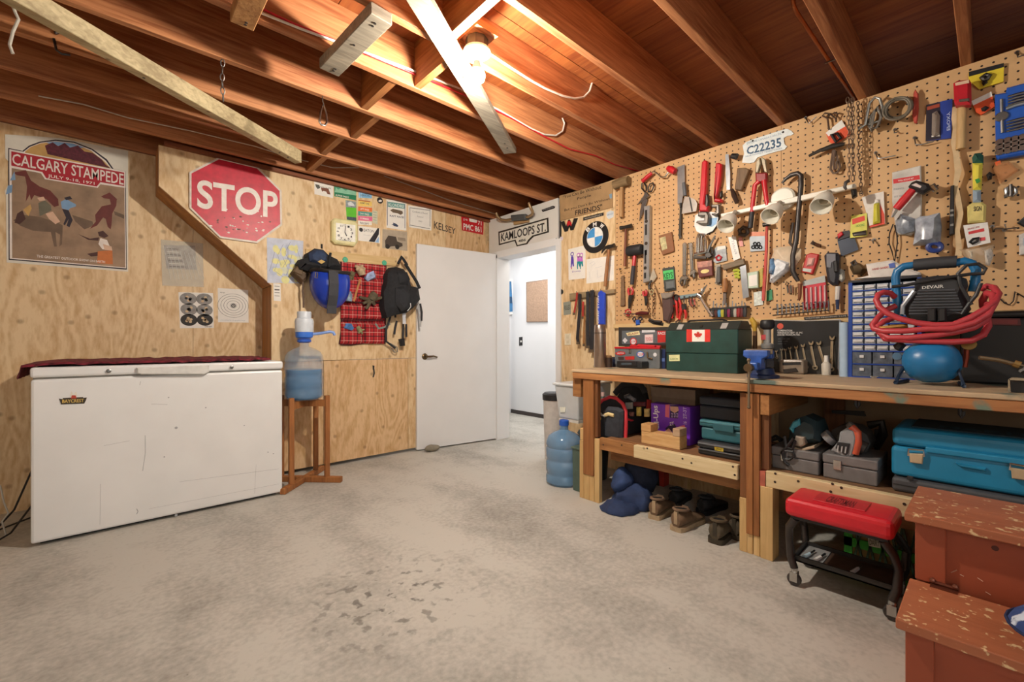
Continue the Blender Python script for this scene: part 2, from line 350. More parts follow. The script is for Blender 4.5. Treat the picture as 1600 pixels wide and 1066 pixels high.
def plaid():
    mt,nt,b=base('plaid_flannel',.9); L=nt.links.new; tc=nd(nt,'ShaderNodeTexCoord'); sp=nd(nt,'ShaderNodeSeparateXYZ'); L(tc.outputs['Object'],sp.inputs[0]); prev=None
    col=lin('b3262c')
    def stripe(ax,per,ph,wd,c,amt,prev):
        d=nd(nt,'ShaderNodeMath',operation='MULTIPLY_ADD'); d.inputs[1].default_value=1/per; d.inputs[2].default_value=ph; L(sp.outputs[ax],d.inputs[0])
        f=nd(nt,'ShaderNodeMath',operation='FRACT'); L(d.outputs[0],f.inputs[0])
        l=nd(nt,'ShaderNodeMath',operation='LESS_THAN'); l.inputs[1].default_value=wd; L(f.outputs[0],l.inputs[0])
        k=nd(nt,'ShaderNodeMath',operation='MULTIPLY'); k.inputs[1].default_value=amt; L(l.outputs[0],k.inputs[0])
        mm=nd(nt,'ShaderNodeMix',data_type='RGBA'); L(k.outputs[0],mm.inputs[0]); mm.inputs[7].default_value=lin(c)
        if prev is None: mm.inputs[6].default_value=col
        else: L(prev,mm.inputs[6])
        return mm.outputs[2]
    for ax in ('X','Z'):
        prev=stripe(ax,.075,0,.12,'26161c',.75,prev); prev=stripe(ax,.075,.5,.05,'d8c8b8',.6,prev); prev=stripe(ax,.075,.32,.05,'26161c',.6,prev)
    L(prev,b.inputs['Base Color']); return mt
def glass_plastic(c,alpha,rough=.12):
    k=('g',c,alpha)
    if k in _m: return _m[k]
    mt,nt,b=base('clear_plastic_'+c,rough); b.inputs['Base Color'].default_value=lin(c); b.inputs['Alpha'].default_value=alpha
    nz=nd(nt,'ShaderNodeTexNoise'); nz.inputs['Scale'].default_value=9; tc=nd(nt,'ShaderNodeTexCoord'); nt.links.new(tc.outputs['Object'],nz.inputs['Vector'])
    mr=nd(nt,'ShaderNodeMapRange'); mr.inputs[3].default_value=alpha*.8; mr.inputs[4].default_value=min(1,alpha*1.2); nt.links.new(nz.outputs['Fac'],mr.inputs[0]); nt.links.new(mr.outputs[0],b.inputs['Alpha'])
    bp=nd(nt,'ShaderNodeBump'); bp.inputs['Strength'].default_value=.4; bp.inputs['Distance'].default_value=.01; nt.links.new(nz.outputs['Fac'],bp.inputs['Height']); nt.links.new(bp.outputs[0],b.inputs['Normal'])
    _m[k]=mt; return mt
def emit(c,st):
    mt,nt,b=base('lamp_glass',.4); b.inputs['Base Color'].default_value=lin(c); b.inputs['Emission Color'].default_value=lin(c); b.inputs['Emission Strength'].default_value=st; return mt
OIL=onZ(615,930,0)
FIR=wood('8a4c28','c8895a',0,70,16); FIRD=wood('6a3216','93532a',0,60,16); DECK=wood('7a3a1a','a4602f',1,50,14)
BASEW=m('e6e4de',.4,var=.02)
STUD=wood('8a5a30','b98a56',2,60,14); PINE=wood('c9a56c','dfc391',1,60,14,knots=9); PINEX=wood('c9a56c','dfc391',0,60,14,knots=9); GREYW=wood('8f8474','b9ad98',0,70,14)
PLY=plywood('cda878','e6cca2'); PLY2=plywood('c69c69','e0be92'); PEG=pegboard(); PLAID=plaid()
WHITE=m('eceae6',.45,var=.03); BLACK=m('1c1b1d',.5); BLACKF=m('1f2024',.85,var=.25,scale=40,bump=.3); CHROME=m('c9c9c6',.22,1,var=.05); STEEL=m('8f8f8e',.35,1); DKSTEEL=m('4a4745',.4,.8)
RED=m('c3202b',.35); DRED=m('8e1f22',.45); PAPER=m('ece9e2',.7,var=.03); HANDLE=wood('8a5a34','b98350',2,80,10); GREYP=m('8b8f94',.5); BLUE=m('1f5fae',.4); TEAL=m('23707f',.4); ORANGE=m('e2602a',.45); YELLOW=m('e6cf3a',.5); GREEN=m('2e8f56',.5)
CLEAR=glass_plastic('dfe3e6',.32); BLUEPL=glass_plastic('5f95c4',.5)
# =============== STRUCTURE ===============
struct('floor',MB().box(-3.2,4.6,-3,5.4,-.12,0),concrete(),loc=(0,0,0))
# ceiling: deck sheets, joists, blocking
ce=semp('ceiling',(1,1.5,2.41))
for x in (-1.66,-.44,.78,2.0,3.22):
    for y in (-1.2,1.6): struct('deck_sheet',MB().box(x+.002,x+1.218,y+.002,y+2.798,2.645,2.663),DECK,ce)
JY=[-.295,.105,.505,.905,1.305,1.705,2.105,2.505,2.905,3.305,3.705,4.10]
for y in JY: struct('joist',MB().box(-1.6,3.7,y-.038,y,2.41,2.645),FIR,ce,bevel=.003,seg=1)
for i in range(4,10):
    x=[1.115,1.20,1.08,1.18,1.12,1.15][i-4]
    struct('blocking',MB().box(x-.02,x+.02,JY[i]+.001,JY[i+1]-.039,2.415,2.64),wood('8a5228','bb8049',1,70,14),ce)
struct('ledger_board',MB().box(1.0,1.22,1.306,1.666,2.60,2.644),FIR,ce)
struct('rim_board',MB().box(3.7,3.74,-.6,4.12,2.41,2.645),FIRD,ce)
struct('rim_board',MB().box(-1.6,3.7,4.101,4.14,2.41,2.645),FIRD,ce)
struct('top_plate',MB().box(.25,3.08,3.74,3.79,2.385,2.409),FIRD,ce)
# left wall: sheets in front of the stair recess
wlft=semp('wall_left',(1.8,3.78,0))
zc=1.10
dg=[onY(248,290,3.78),onY(424.4,446,3.78)]
def wallpoly(pts,o0=-.02,o1=0,pl=PL,mb=None): return (mb or MB()).prism(pl,[pl.xyz(u,v,o1) for u,v in pts],o0,o1)
xE=dg[1][0]; xD=dg[0][0]
seam=Zy(600,561,3.78)
struct('plywood_sheet',wallpoly([(xD,2.385),(xD,dg[0][2]),(xE,dg[1][2]),(xE,seam+.002),(2.52,seam+.002),(2.52,2.385)]),PLY,wlft)
struct('plywood_sheet',wallpoly([(2.524,2.385),(2.524,0.03),(3.12,0.03),(3.12,2.385)]),PLY2,wlft)
struct('plywood_sheet',wallpoly([(xE,seam-.002),(xE,.03),(1.30,.03),(1.30,seam-.002)]),PLY2,wlft)
struct('plywood_sheet',wallpoly([(1.304,seam-.002),(1.304,.03),(2.09,.03),(2.09,seam-.002)]),PLY2,wlft)
struct('plywood_sheet',wallpoly([(2.094,seam-.002),(2.094,.03),(2.52,.03),(2.52,seam-.002)]),PLY,wlft)
# stepped recess: edge boards running back to the recessed wall
t1=semp('trim_1',(xE,3.9,1))
EDGE=wood('8f5a2c','bd8748',2,60,14)
struct('recess_board',MB().box(xE,xE+.02,3.802,4.075,.0,dg[1][2]-.004),EDGE,t1)
a=(xD,3.80,dg[0][2]);b=(xE,3.80,dg[1][2]); nx,nz=(b[2]-a[2]),-(b[0]-a[0]); l=math.hypot(nx,nz); nx,nz=-nx/l*.02,-nz/l*.02
struct('recess_board',MB().hexa([a,b,(b[0],4.075,b[2]),(a[0],4.075,a[2]),(a[0]+nx,3.80,a[2]+nz),(b[0]+nx,3.80,b[2]+nz),(b[0]+nx,4.075,b[2]+nz),(a[0]+nx,4.075,a[2]+nz)]),wood('8f5a2c','bd8748',0,60,14),t1)
struct('recess_board',MB().box(xD,xD+.02,3.802,4.075,dg[0][2],2.40),EDGE,t1)
wb=semp('wall_back',(0,4.09,0))
xs=onY(302,500,4.09)[0]
for x0,x1 in ((-2.2,xs-1.222),(xs-1.22,xs-.002),(xs,xs+1.2)):
    struct('plywood_sheet',MB().box(x0,x1,4.09,4.11,.0,2.405),PLY,wb)
struct('plywood_sheet',MB().box(-2.2,-2.18,-2,4.09,0,2.405),PLY,wb)
struct('batten',MB().slab(PL,[(478,389),(620,403),(620,416),(478,404)],0,.018),PINEX,wlft)
# right wall
wr=semp('wall_right',(3.08,1.5,0))
ys=Yx(961.5,3.08); yd=2.742
WPAINT=m('dcdad4',.6,var=.05,scale=3)
struct('painted_panel',MB().box(3.08,3.1,yd,3.76,2.005,2.41),WPAINT,wr)
struct('painted_panel',MB().box(3.08,3.1,3.62,3.79,0,2.003),WPAINT,wr)
struct('painted_patch',MB().slab(PL,KD((755,505),(815,490),(800,560),(818,620),(790,700),(765,735)),.0,.001),m('c2a57c',.6,var=.2,scale=30),wlft)
struct('plywood_strip',MB().box(3.08,3.1,ys+.002,yd-.045,0,2.41),PLY,wr)
struct('plywood_strip',MB().box(3.08,3.1,.9,ys,0,1.20),PLY,wr)
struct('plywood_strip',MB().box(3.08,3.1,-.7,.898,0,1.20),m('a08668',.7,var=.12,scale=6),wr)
struct('pegboard_sheet',MB().box(3.08,3.088,ys-1.22,ys,1.205,2.41),PEG,wr)
struct('pegboard_sheet',MB().box(3.08,3.088,-.7,ys-1.222,1.205,2.41),PEG,wr)
struct('rail',MB().box(3.05,3.08,-.7,ys,1.17,1.204),PINE,wr)
# door opening
d1=semp('door_1',(3.06,3.6,0)); DW=m('e6e6e6',.35,var=.02,scale=4)
hx,hy=3.06,3.615; fx,fy=2.165,3.742; dl=math.hypot(fx-hx,fy-hy); ux,uy=(fx-hx)/dl,(fy-hy)/dl; tx,ty=uy*.035,-ux*.035
if ty<0: tx,ty=-tx,-ty
leaf=MB().hexa([(hx,hy,.012),(fx,fy,.012),(fx+tx,fy+ty,.012),(hx+tx,hy+ty,.012),(hx,hy,2.01),(fx,fy,2.01),(fx+tx,fy+ty,2.01),(hx+tx,hy+ty,2.01)])
lf=struct('door_leaf',leaf,DW,d1,bevel=.003,seg=1)
PD=Pl('Y',3.735); ko=KT((780,347))[0]; kp=PD.pt(ko,0)
BRASS=m('6b5a42',.3,.9)
h=MB().lathe([(.032,0),(.032,.006),(.026,.012),(.012,.016),(.012,.045),(.001,.047)],(kp[0],kp[1],kp[2]),(0,-1,0),18)
h.tube([(kp[0],kp[1]-.04,kp[2]),(kp[0]+.03,kp[1]-.05,kp[2]),(kp[0]+.07,kp[1]-.05,kp[2]+.004),(kp[0]+.115,kp[1]-.045,kp[2]-.008)],[.01,.01,.008,.007],8)
struct('door_handle',h,BRASS,lf,smooth=True)
fr=semp('trim_2',(3.1,3.2,0))
struct('jamb',MB().box(3.06,3.24,3.60,3.622,0,2.0),DW,fr); struct('jamb',MB().box(3.07,3.24,yd-.02,yd,0,2.0),DW,fr); struct('head',MB().box(3.06,3.24,yd-.02,3.622,1.965,2.0),DW,fr)
struct('casing',MB().box(3.062,3.079,yd-.045,yd+.012,0,2.02),DW,fr); struct('casing',MB().box(3.062,3.079,yd+.012,3.68,1.985,2.035),DW,fr)
struct('strike_plate',MB().box(3.12,3.16,yd,yd+.002,.9,.97),BRASS,fr)
# hallway behind the door
HW=m('dfe0e2',.6,var=.02,scale=2)
struct('wall_hall',MB().box(4.4,4.45,1.9,4.87,0,2.45)+MB().box(4.37,4.4,1.9,4.075,0,2.45),HW)
struct('wall_hall_end',MB().box(3.25,4.4,4.85,4.9,0,2.45)+MB().box(3.25,4.4,1.85,1.9,0,2.45),HW)
struct('wall_hall_near',MB().box(3.245,3.26,1.9,yd-.02,0,2.45)+MB().box(3.245,3.26,3.622,4.85,0,2.45)+MB().box(3.245,3.26,yd-.02,3.622,2.0,2.45),HW)
struct('ceiling_hall',MB().box(3.245,4.45,1.85,4.9,2.45,2.48),HW)
struct('baseboard_hall',MB().box(4.392,4.4,4.078,4.85,.0,.055)+MB().box(4.362,4.37,1.9,4.075,0,.055),m('3a3230',.5))
PHL=Pl('X',4.4)
t=T('cork_board','tan cork bulletin board in a thin wooden frame on the hallway wall','cork board')
q=[(822,441),(857,436),(857,503),(822.5,503.5)]
t.part('frame',MB().slab(PHL,q,0,.02),m('8a7564',.6)); t.part('cork_sheet',MB().slab(PHL,[(823,442.5),(856,437.5),(856,502),(823.5,502.5)],.02,.022),m('a68a74',.9,var=.2,scale=60))
t=T('light_switch','black light switch plate on the white hallway wall','switch')
t.part('plate',MB().slab(PHL,[(811,527),(816,526.5),(816,540),(811,540.5)],0,.006),BLACK); t.part('toggle',MB().slab(PHL,[(813,532),(814.5,532),(814.5,535),(813,535)],.006,.015),WHITE)
PHE=Pl('Y',4.85)
t=T('framed_picture','blue seascape picture in a white frame seen through the doorway','picture')
t.part('frame',MB().slab(PHE,[(780,433),(801,436.5),(804,491),(780,493)],0,.03),WHITE)
p=MB().flat(PHE,[(781,438),(799,440),(801.5,487),(781,489)],.031,0).flat(PHE,[(781,462),(800,464),(800.5,474),(781,474)],.0315,1)
t.part('print',p,[m('3f78a8',.4,var=.3,scale=8),m('2a4d70',.4)])
# =============== CEILING THINGS ===============
t=T('bare_bulb_fixture','glowing bare bulb in a white porcelain holder under the joists','light fixture')
bp=at_b=(1.238,1.60)
t.part('holder',MB().lathe([(.062,0),(.064,-.012),(.05,-.02),(.03,-.028),(.026,-.05)],(bp[0],bp[1],2.40),(0,0,1),20),m('e8e6e0',.3),smooth=True)
t.part('mounting_box',MB().lathe([(.052,.0),(.052,.05)],(bp[0],bp[1],2.401),(0,0,1),8),m('55504a',.5,.6))
t.part('bulb_base',MB().lathe([(.014,0),(.018,-.02),(.026,-.036),(.0312,-.046)],(bp[0],bp[1],2.352),(0,0,1),24),BASEW,smooth=True)
t.part('bulb',MB().lathe([(.031,-.046),(.0365,-.058),(.038,-.066),(.034,-.086),(.02,-.099),(.001,-.103)],(bp[0],bp[1],2.352),(0,0,1),24),emit('fff5e6',BULB_STRENGTH),smooth=True)
struct('fixture_cleat',MB().box(bp[0]-.06,bp[0]+.06,1.52,1.667,2.452,2.485),FIR,ce)
def lumber(name,label,a,b,w_,h_,mat,nails=True):
    t=T(name,label,'lumber'); t.part('board',MB().beam(a,b,w_,h_),mat,bevel=.003,seg=1)
    d=Vector(b)-Vector(a); n=MB()
    for k in (.08,.12,.45,.9,.94): 
        p=Vector(a)+d*k; n.lathe([(.006,0),(.006,.003)],(p.x+.008*(1 if k>.5 else -1),p.y,p.z-h_/2-.002),(0,0,1),8)
    t.part('nail_heads',n,DKSTEEL)['kind']='stuff'
GW=wood('70675a','9c917f',0,70,10)
a=Vector(onZ(657,0,2.39));b=Vector(onZ(797,236,2.39)); d=(a-b).normalized(); 
lumber('loose_board','long grey board nailed diagonally under the joists beside the bulb',tuple(a+d*.25),tuple(b),.09,.036,GW)
a=Vector(onZ(40,0,2.362));b=Vector(onZ(466,246,2.362)); d=(a-b).normalized()
lumber('loose_board','weathered pale two-by-two running diagonally under the joists above the poster',tuple(a+d*.4),tuple(b),.058,.085,wood('9c8a68','cdbb92',0,70,10,knots=10))
lumber('loose_board','short grey block of lumber fixed across two joists',(.80,1.66,2.385),(.77,2.16,2.385),.095,.05,GW)
_p=onZ(378,34,2.38)
lumber('loose_board','short pale block of lumber at the upper edge between the joists',(_p[0],_p[1]-.4,2.384),(_p[0],_p[1],2.384),.085,.05,STUD)
WW=m('e4ddd0',.5); PW=Pl('Y',1.66); P2=Pl('Y',2.06)
one('white_cable','white electrical cable looping from the bulb holder along a joist','cable',MB().rod(PW,[(757,70),(765,84),(800,107),(830,126),(852,138),(880,150),(898,154),(912,152),(921,143),(926,127)],.008,.006),WW,smooth=True)
one('white_cable','white cable with a hanging loop on the joist beyond the bulb','cable',MB().rod(P2,[(400,17),(470,45),(560,78),(660,116),(720,139),(790,178),(830,201),(850,210),(868,212),(879,205),(882,193),(875,175)],.008,.0055),WW,smooth=True)
one('red_cable','red electrical cable stapled along the joist toward the pegboard','cable',MB().rod(P2,[(400,9),(450,33),(520,62),(600,96),(660,121),(730,150),(800,185),(850,213),(890,233),(930,243),(960,257),(1000,268)],.006,.005),RED,smooth=True)
t=T('copper_pipe','thin copper water pipe running under the dark deck','pipe'); 
t.part('tube',MB().tube([(2.15,.575,2.645),(2.15,.575,2.53),(2.165,.575,2.505),(2.19,.572,2.49),(3.3,.545,2.49)],.0085,10),m('a8643c',.35,.8),smooth=True)
t.part('strap',MB().box(2.68,2.685,.505,.575,2.476,2.481),STEEL)
t=T('carabiner','steel snap hook hanging from an eye screw under a joist','hook')
PQ=Pl('Y',2.48)
t.part('eye_screw',MB().rod(PQ,[(504,150),(504,158),(506,163)],0,.003),STEEL); t.part('hook_ring',MB().rod(PQ,[(505,162),(501,175),(499,190),(502,195),(508,196),(511,191),(510,178)],0,.006,8,0,True),CHROME,smooth=True)
def chain(pl,pts,off,ln=.035,r=.0028,wd=.011):
    mb=MB(); P=[Vector(pl.pt(p,off)) for p in pts]; k=0
    for a,b in zip(P[:-1],P[1:]):
        n=max(1,int((b-a).length/(ln*.72))); d=(b-a)/n; dn=d.normalized()
        for i in range(n):
            c=a+d*(i+.5); s=Vector(pl.n) if k%2 else dn.cross(Vector(pl.n)); k+=1
            mb.tube([c+dn*(ln/2*math.cos(q))+s*(wd*math.sin(q)) for q in [j*math.pi/4 for j in range(8)]],r,5,True)
    return mb
one('hanging_chain','short thin chain hanging from a joist above the stop sign','chain',chain(Pl('Y',2.06),[(348,93),(347,126),(349,158)],0,.03,.0022,.007),STEEL)
one('wire_hook','bent pale wire hook hanging from the joists near the poster','hook',MB().rod(Pl('Y',2.5),[(16,0),(25,22),(29,30),(20,50),(15,70),(20,84)],0,.005),m('b9b4a8',.4),smooth=True)
one('wire_hook','dark bent iron hook between joists above the poster','hook',MB().rod(Pl('Y',2.86),[(80,38),(92,42),(93,50),(86,52)],0,.007)+MB().rod(Pl('Y',2.86),[(84,60),(88,78),(96,84),(110,86)],0,.005),DKSTEEL,smooth=True)
one('white_cable','thin pale wire sagging along the joists above the recess','cable',MB().rod(Pl('Y',3.62),[(60,150),(130,163),(200,184),(300,205),(400,229),(450,245),(520,262),(560,262)],0,.004),m('c9bfb0',.5),smooth=True)
one('white_cable','pale wire strung across the last joist bays near the doorway','cable',MB().rod(Pl('Y',3.66),[(600,275),(650,293),(700,312),(760,330),(779,336)],0,.004),m('b9b0a2',.5),smooth=True)
# =============== RECESS WALL THINGS ===============
t=T('poster','large rodeo poster with a red lettered banner pinned to the plywood','poster')
SH=KP((38,0),(200,10),(450,28),(970,125),(970,1040),(50,970),(45,470),(35,430),(85,340),(95,290),(85,225),(40,180))
t.part('sheet',MB().slab(PB,SH,.001,.003),m('e2ddd0',.6,var=.04))
pm=[m('9a7f66',.6,var=.28,scale=9),m('b02030',.6),m('ece2da',.6),m('2c2430',.6),m('6b2f2a',.6,var=.15),m('4a2a24',.6),m('7fa3c8',.6),m('c8743a',.6),m('6e6a58',.6),m('d8b49a',.6),m('5b1f2c',.6,var=.4,scale=60),m('c9a05f',.6,var=.2,scale=12),m('6f5a48',.6,var=.2,scale=12),m('8a3f2a',.6,var=.15)]
p=MB()
o=.0034
def f(mi,*pts,dz=0): p.flat(PB,KP(*pts),o+dz,mi)
f(3,(62,103),(65,950),(960,1025),(952,280),(860,262),(810,190),(700,110),(560,55),(420,40),(300,55),(220,85),(170,125))
f(2,(70,112),(73,942),(955,1015),(945,288),(855,272),(800,198),(695,118),(560,64),(420,50),(305,64),(225,95),(178,132),dz=.0002)
f(0,(88,255),(92,935),(948,1008),(942,405),(720,372),(350,300),dz=.0004)
f(11,(190,130),(235,95),(310,68),(420,55),(555,70),(690,125),(790,205),(845,265),(190,150),dz=.0005)
f(6,(350,62),(420,55),(555,70),(640,100),(560,110),(400,80),dz=.0006)
f(10,(340,85),(400,60),(440,90),(490,65),(530,100),(590,85),(640,130),(700,140),(770,190),(800,230),(840,258),(640,215),(360,150),dz=.0007)
f(2,(75,118),(950,280),(950,405),(765,372),(740,405),(340,340),(310,295),(75,245),dz=.0008)
f(1,(85,128),(940,290),(940,392),(760,362),(732,395),(350,332),(320,285),(85,236),dz=.0010)
p.text(PB,'CALGARY STAMPEDE',KP((92,228),(936,384),(936,300),(92,142)),o+.0014,.012,2)
p.text(PB,'JULY 9-18, 1971',KP((362,332),(716,388),(716,362),(362,300)),o+.0014,.012,2)
p.text(PB,'THE GREATEST OUTDOOR SHOW ON EARTH',KP((278,932),(795,975),(795,958),(278,912)),o+.0014,.014,2)
f(4,(100,290),(195,270),(235,350),(300,395),(380,425),(440,490),(445,540),(410,550),(350,490),(260,460),(235,500),(225,455),(195,510),(205,400),(190,320),(130,310),dz=.0008)
f(4,(765,470),(830,440),(885,490),(880,540),(850,600),(845,680),(838,720),(815,700),(800,640),(780,630),(735,690),(680,715),(725,660),(720,610),(770,545),(840,530),(830,490),(790,485),dz=.0008)
f(12,(100,650),(180,610),(300,625),(440,670),(475,690),(470,830),(450,850),(455,760),(420,740),(430,850),(410,850),(385,740),(250,730),(150,690),dz=.0006)
f(5,(130,600),(170,575),(195,640),(150,680),(110,670),dz=.0009); f(11,(175,570),(230,530),(240,560),(215,620),dz=.001)
f(8,(290,520),(340,500),(385,540),(390,575),(345,600),(300,620),dz=.001); f(9,(280,480),(330,472),(345,500),(300,505),dz=.0012)
f(9,(345,600),(400,585),(455,660),(420,680),(370,640),dz=.0011)
f(6,(460,510),(500,490),(575,530),(575,545),(530,560),(520,575),(468,560),dz=.001); f(3,(485,480),(530,468),(548,490),(500,498),dz=.0012)
f(3,(470,565),(520,575),(550,650),(525,705),(505,690),(520,640),(490,690),(480,680),(500,630),dz=.001)
f(12,(545,610),(700,660),(710,690),(640,720),(570,660),dz=.0005)
f(12,(860,580),(940,610),(940,640),(870,610),dz=.0005)
f(5,(740,740),(780,730),(822,770),(790,785),(750,770),dz=.0012); f(2,(760,785),(810,800),(845,880),(775,870),(745,830),dz=.001); f(9,(780,830),(845,850),(850,880),(790,875),dz=.0013)
f(5,(590,755),(680,790),(750,780),(745,805),(670,800),dz=.0011)
f(7,(740,885),(850,878),(855,985),(735,975),dz=.0009); f(5,(660,905),(740,890),(740,920),(690,925),dz=.0009)
f(6,(45,455),(60,390),(95,380),(90,440),dz=.0012); f(6,(75,350),(110,280),(118,345),dz=.0012)
t.part('print',p,pm)
t=T('comic_page','old cartoon page in a wrinkled clear plastic sleeve','paper')
q=KG((5,305),(275,330),(280,610),(15,600))
t.part('page',MB().slab(PB,q,.001,.002),m('c9bda4',.7,var=.1))
p=MB(); 
p.flat(PB,KG((25,340),(225,345),(235,500),(40,490)),.0025,0)
for i in range(7):
    y=360+i*19; p.flat(PB,KG((40+i*3,y),(110+i*9,y+4),(118+i*8,y+11),(44+i*3,y+7)),.0027,1+i%2)
t.part('drawing',p,[m('a7a39a',.7,var=.3,scale=30),m('5a5854',.7),m('d8d4ca',.7)])
sl=MB(); 
for i in range(9):
    x=20+i*27; sl.rod(PB,KG((x,345+8*i),(x+25,440+6*i),(x+48,560)),.0045,.0012,5)
t.part('sleeve',MB().slab(PB,q,.003,.004),glass_plastic('f4f4f2',.10,.05)); t.part('sleeve_glints',sl,m('f2f1ee',.3,alpha=.6))['kind']='stuff'
t=T('target_paper','white paper with six round black and tan targets','paper')
q=KG((118,642),(340,648),(345,872),(128,874)); t.part('sheet',MB().slab(PB,q,.001,.002),PAPER)
p=MB(); 
for i,(x,y) in enumerate([(181,684),(284,688),(186,752),(286,757),(186,820),(288,820)]):
    c=KG((x,y))[0]; p.fdisc(PB,c,.052,.0025,0 if i<4 else 1,24,.045); 
    for k in range(5): p.fdisc(PB,(c[0]+3.5*math.cos(k*1.4+i),c[1]+3*math.sin(k*1.7)),.010,.003,2 if i>=4 else 1+(k%2),8)
p.text(PB,'TARGET',KG((285,868),(335,866),(335,858),(285,858)),.0025,.01,1)
t.part('print',p,[m('8a8885',.6,var=.3,scale=30),m('26221e',.6),m('c9b08c',.6)])
t=T('target_paper','white paper with one target of concentric thin rings','paper')
q=KG((370,615),(565,628),(568,838),(372,835)); t.part('sheet',MB().slab(PB,q,.001,.002),PAPER)
p=MB(); c=KG((470,729))[0]
for r in (.022,.045,.066,.086,.106): p.ring(PB,c,r-.0022,r,.0025,0,32,.9)
p.fdisc(PB,c,.016,.0025,0); p.ring(PB,c,.005,.008,.003,1)
p.text(PB,'official target',KG((385,650),(415,651),(415,640),(385,640)),.0025,.0,0); p.text(PB,'score sheet for the practice range',KG((388,826),(545,830),(545,820),(388,816)),.0025,.0,2)
t.part('print',p,[m('33322f',.6),PAPER,m('9aa6b4',.6)])
# =============== LEFT WALL THINGS ===============
t=T('stop_sign','large red octagonal STOP sign with peeling scratched paint','sign')
oc=[(341,246),(403,261),(440,298),(441,352),(402,380),(344,372),(296,325),(296,269)]
t.part('plate',MB().slab(PL,oc,.004,.014),m('d9cfc4',.5,var=.15))
cx,cy=sum(x for x,y in oc)/8,sum(y for x,y in oc)/8
SR=m('c41f38',.42,var=.16,scale=22)
t.part('red_face',MB().slab(PL,[(cx+(x-cx)*.955,cy+(y-cy)*.955) for x,y in oc],.014,.0148),SR)
t.part('lettering',MB().text(PL,'STOP',[(308,325),(434,342),(434,300),(308,280)],.0155,.022,0),m('e9e0d8',.45))
p=MB()
for i in range(46):
    x=random.gauss(378,30);y=random.gauss(352,12)
    if 325<x<425 and y<368-abs(x-375)*.12: p.fdisc(PL,(x,y),random.uniform(.003,.011),.0152,random.choice([0,0,1]),7,random.uniform(.003,.007))
t.part('paint_chips',p,[m('e9e0d8',.45),m('6b4a44',.6)])['kind']='stuff'
t=T('wall_clock','square cream wall clock with cut corners and a white dial','clock')
oc=KQ((440,577),(690,612),(735,652),(735,888),(692,937),(445,905),(402,862),(402,612))
t.part('case',MB().slab(PL,oc,.0,.052,.012),m('e2dba6',.4))
t.part('dial',MB().slab(PL,KQ((450,640),(700,672),(700,890),(450,862)),.052,.053,.0),m('f2f1e8',.4))
c=KQ((566,765))[0]; p=MB()
for k in range(12):
    a=math.radians(90-30*(k+1)); x,y=c[0]+11.2*math.cos(a),c[1]-11.2*math.sin(a)+(math.cos(a))*1.2; s=1.6
    p.text(PL,str(k+1),[(x-s,y+1.6),(x+s,y+1.8),(x+s,y-1.4),(x-s,y-1.6)],.0535,.02)
t.part('numerals',p+MB().text(PL,'QUARTZ',KQ((480,862),(645,884),(645,872),(480,850)),.0535,.02),BLACK)
P0=PL.pt(c,.055)
t.part('hand',MB().tube([P0,PL.pt(KQ((572,690))[0],.055)],.003,6),BLACK); t.part('hand',MB().tube([P0,PL.pt(KQ((590,812))[0],.056)],.004,6),BLACK)
def sheet(name,label,pts,cat,mats,prints,group=None,pl=PL,th=.002,edge=None):
    t=T(name,label,cat,group); t.part('sheet',MB().slab(pl,pts,.0005,th),mats[0])
    p=MB(); prints(p,th+.0004); 
    if p.v: t.part('print',p,mats)
    return t
def pr(p,o): 
    p.flat(PL,KC((600,195),(670,205),(690,262),(660,255),(650,235),(625,228),(612,235),(605,215)),o,1); p.flat(PL,KC((548,165),(585,172),(595,200),(570,210),(555,190)),o,2)
    p.text(PL,'WILDLIFE',KC((590,192),(695,212),(695,200),(590,180)),o,0,2)
sheet('wildlife_card','small white card with a brown bear under the ceiling',[(491,284),(521,289.5),(520.5,309.5),(491.5,303.5)],'card',[PAPER,m('7a4a36',.6),m('56564e',.6)],pr)
def pr(p,o):
    p.flat(PL,KC((725,235),(930,270),(925,315),(728,275)),o,1); p.flat(PL,KC((740,195),(760,215),(790,200),(830,225),(860,210),(925,240),(925,270),(728,238)),o+.0002,2)
    p.text(PL,'ALPINE PARKS',KC((735,272),(860,296),(860,280),(735,256)),o+.0004,.01,3)
sheet('park_sticker','dark green sticker with white trees and lettering',[(522,291),(556.7,298.7),(556,313),(522.4,306.7)],'sticker',[m('3f9a72',.5),m('1f7f58',.5),m('8fc6a8',.5),PAPER],pr)
def pr(p,o):
    p.flat(PL,KQ((575,352),(708,372),(708,452),(575,438)),o,1); p.flat(PL,KQ((590,560),(712,575),(712,620),(590,600)),o,2); p.flat(PL,KQ((600,385),(640,370),(680,400),(690,430),(610,420)),o+.0002,3)
sheet('ticket_strip','bright green ticket strip with two small grey photos above the clock',KQ((573,350),(710,372),(712,625),(590,605)),'ticket',[m('5fc02f',.5),m('8f9aa0',.5,var=.3,scale=60),m('4b5560',.5,var=.4,scale=60),m('d8dde0',.5)],pr)
cols=[('light blue','7fb8df',(740,245),(910,285),330,315,'BLUE'),('yellow','f0d070',(735,340),(910,372),430,425,'x'),('orange','ea7a3c',(735,430),(915,452),500,490,'x'),('teal','4f9a92',(735,490),(915,512),555,548,'x'),('pink','e86f9c',(735,552),(917,568),620,608,'x'),('white','f0ece2',(735,612),(910,628),672,665,'x')]
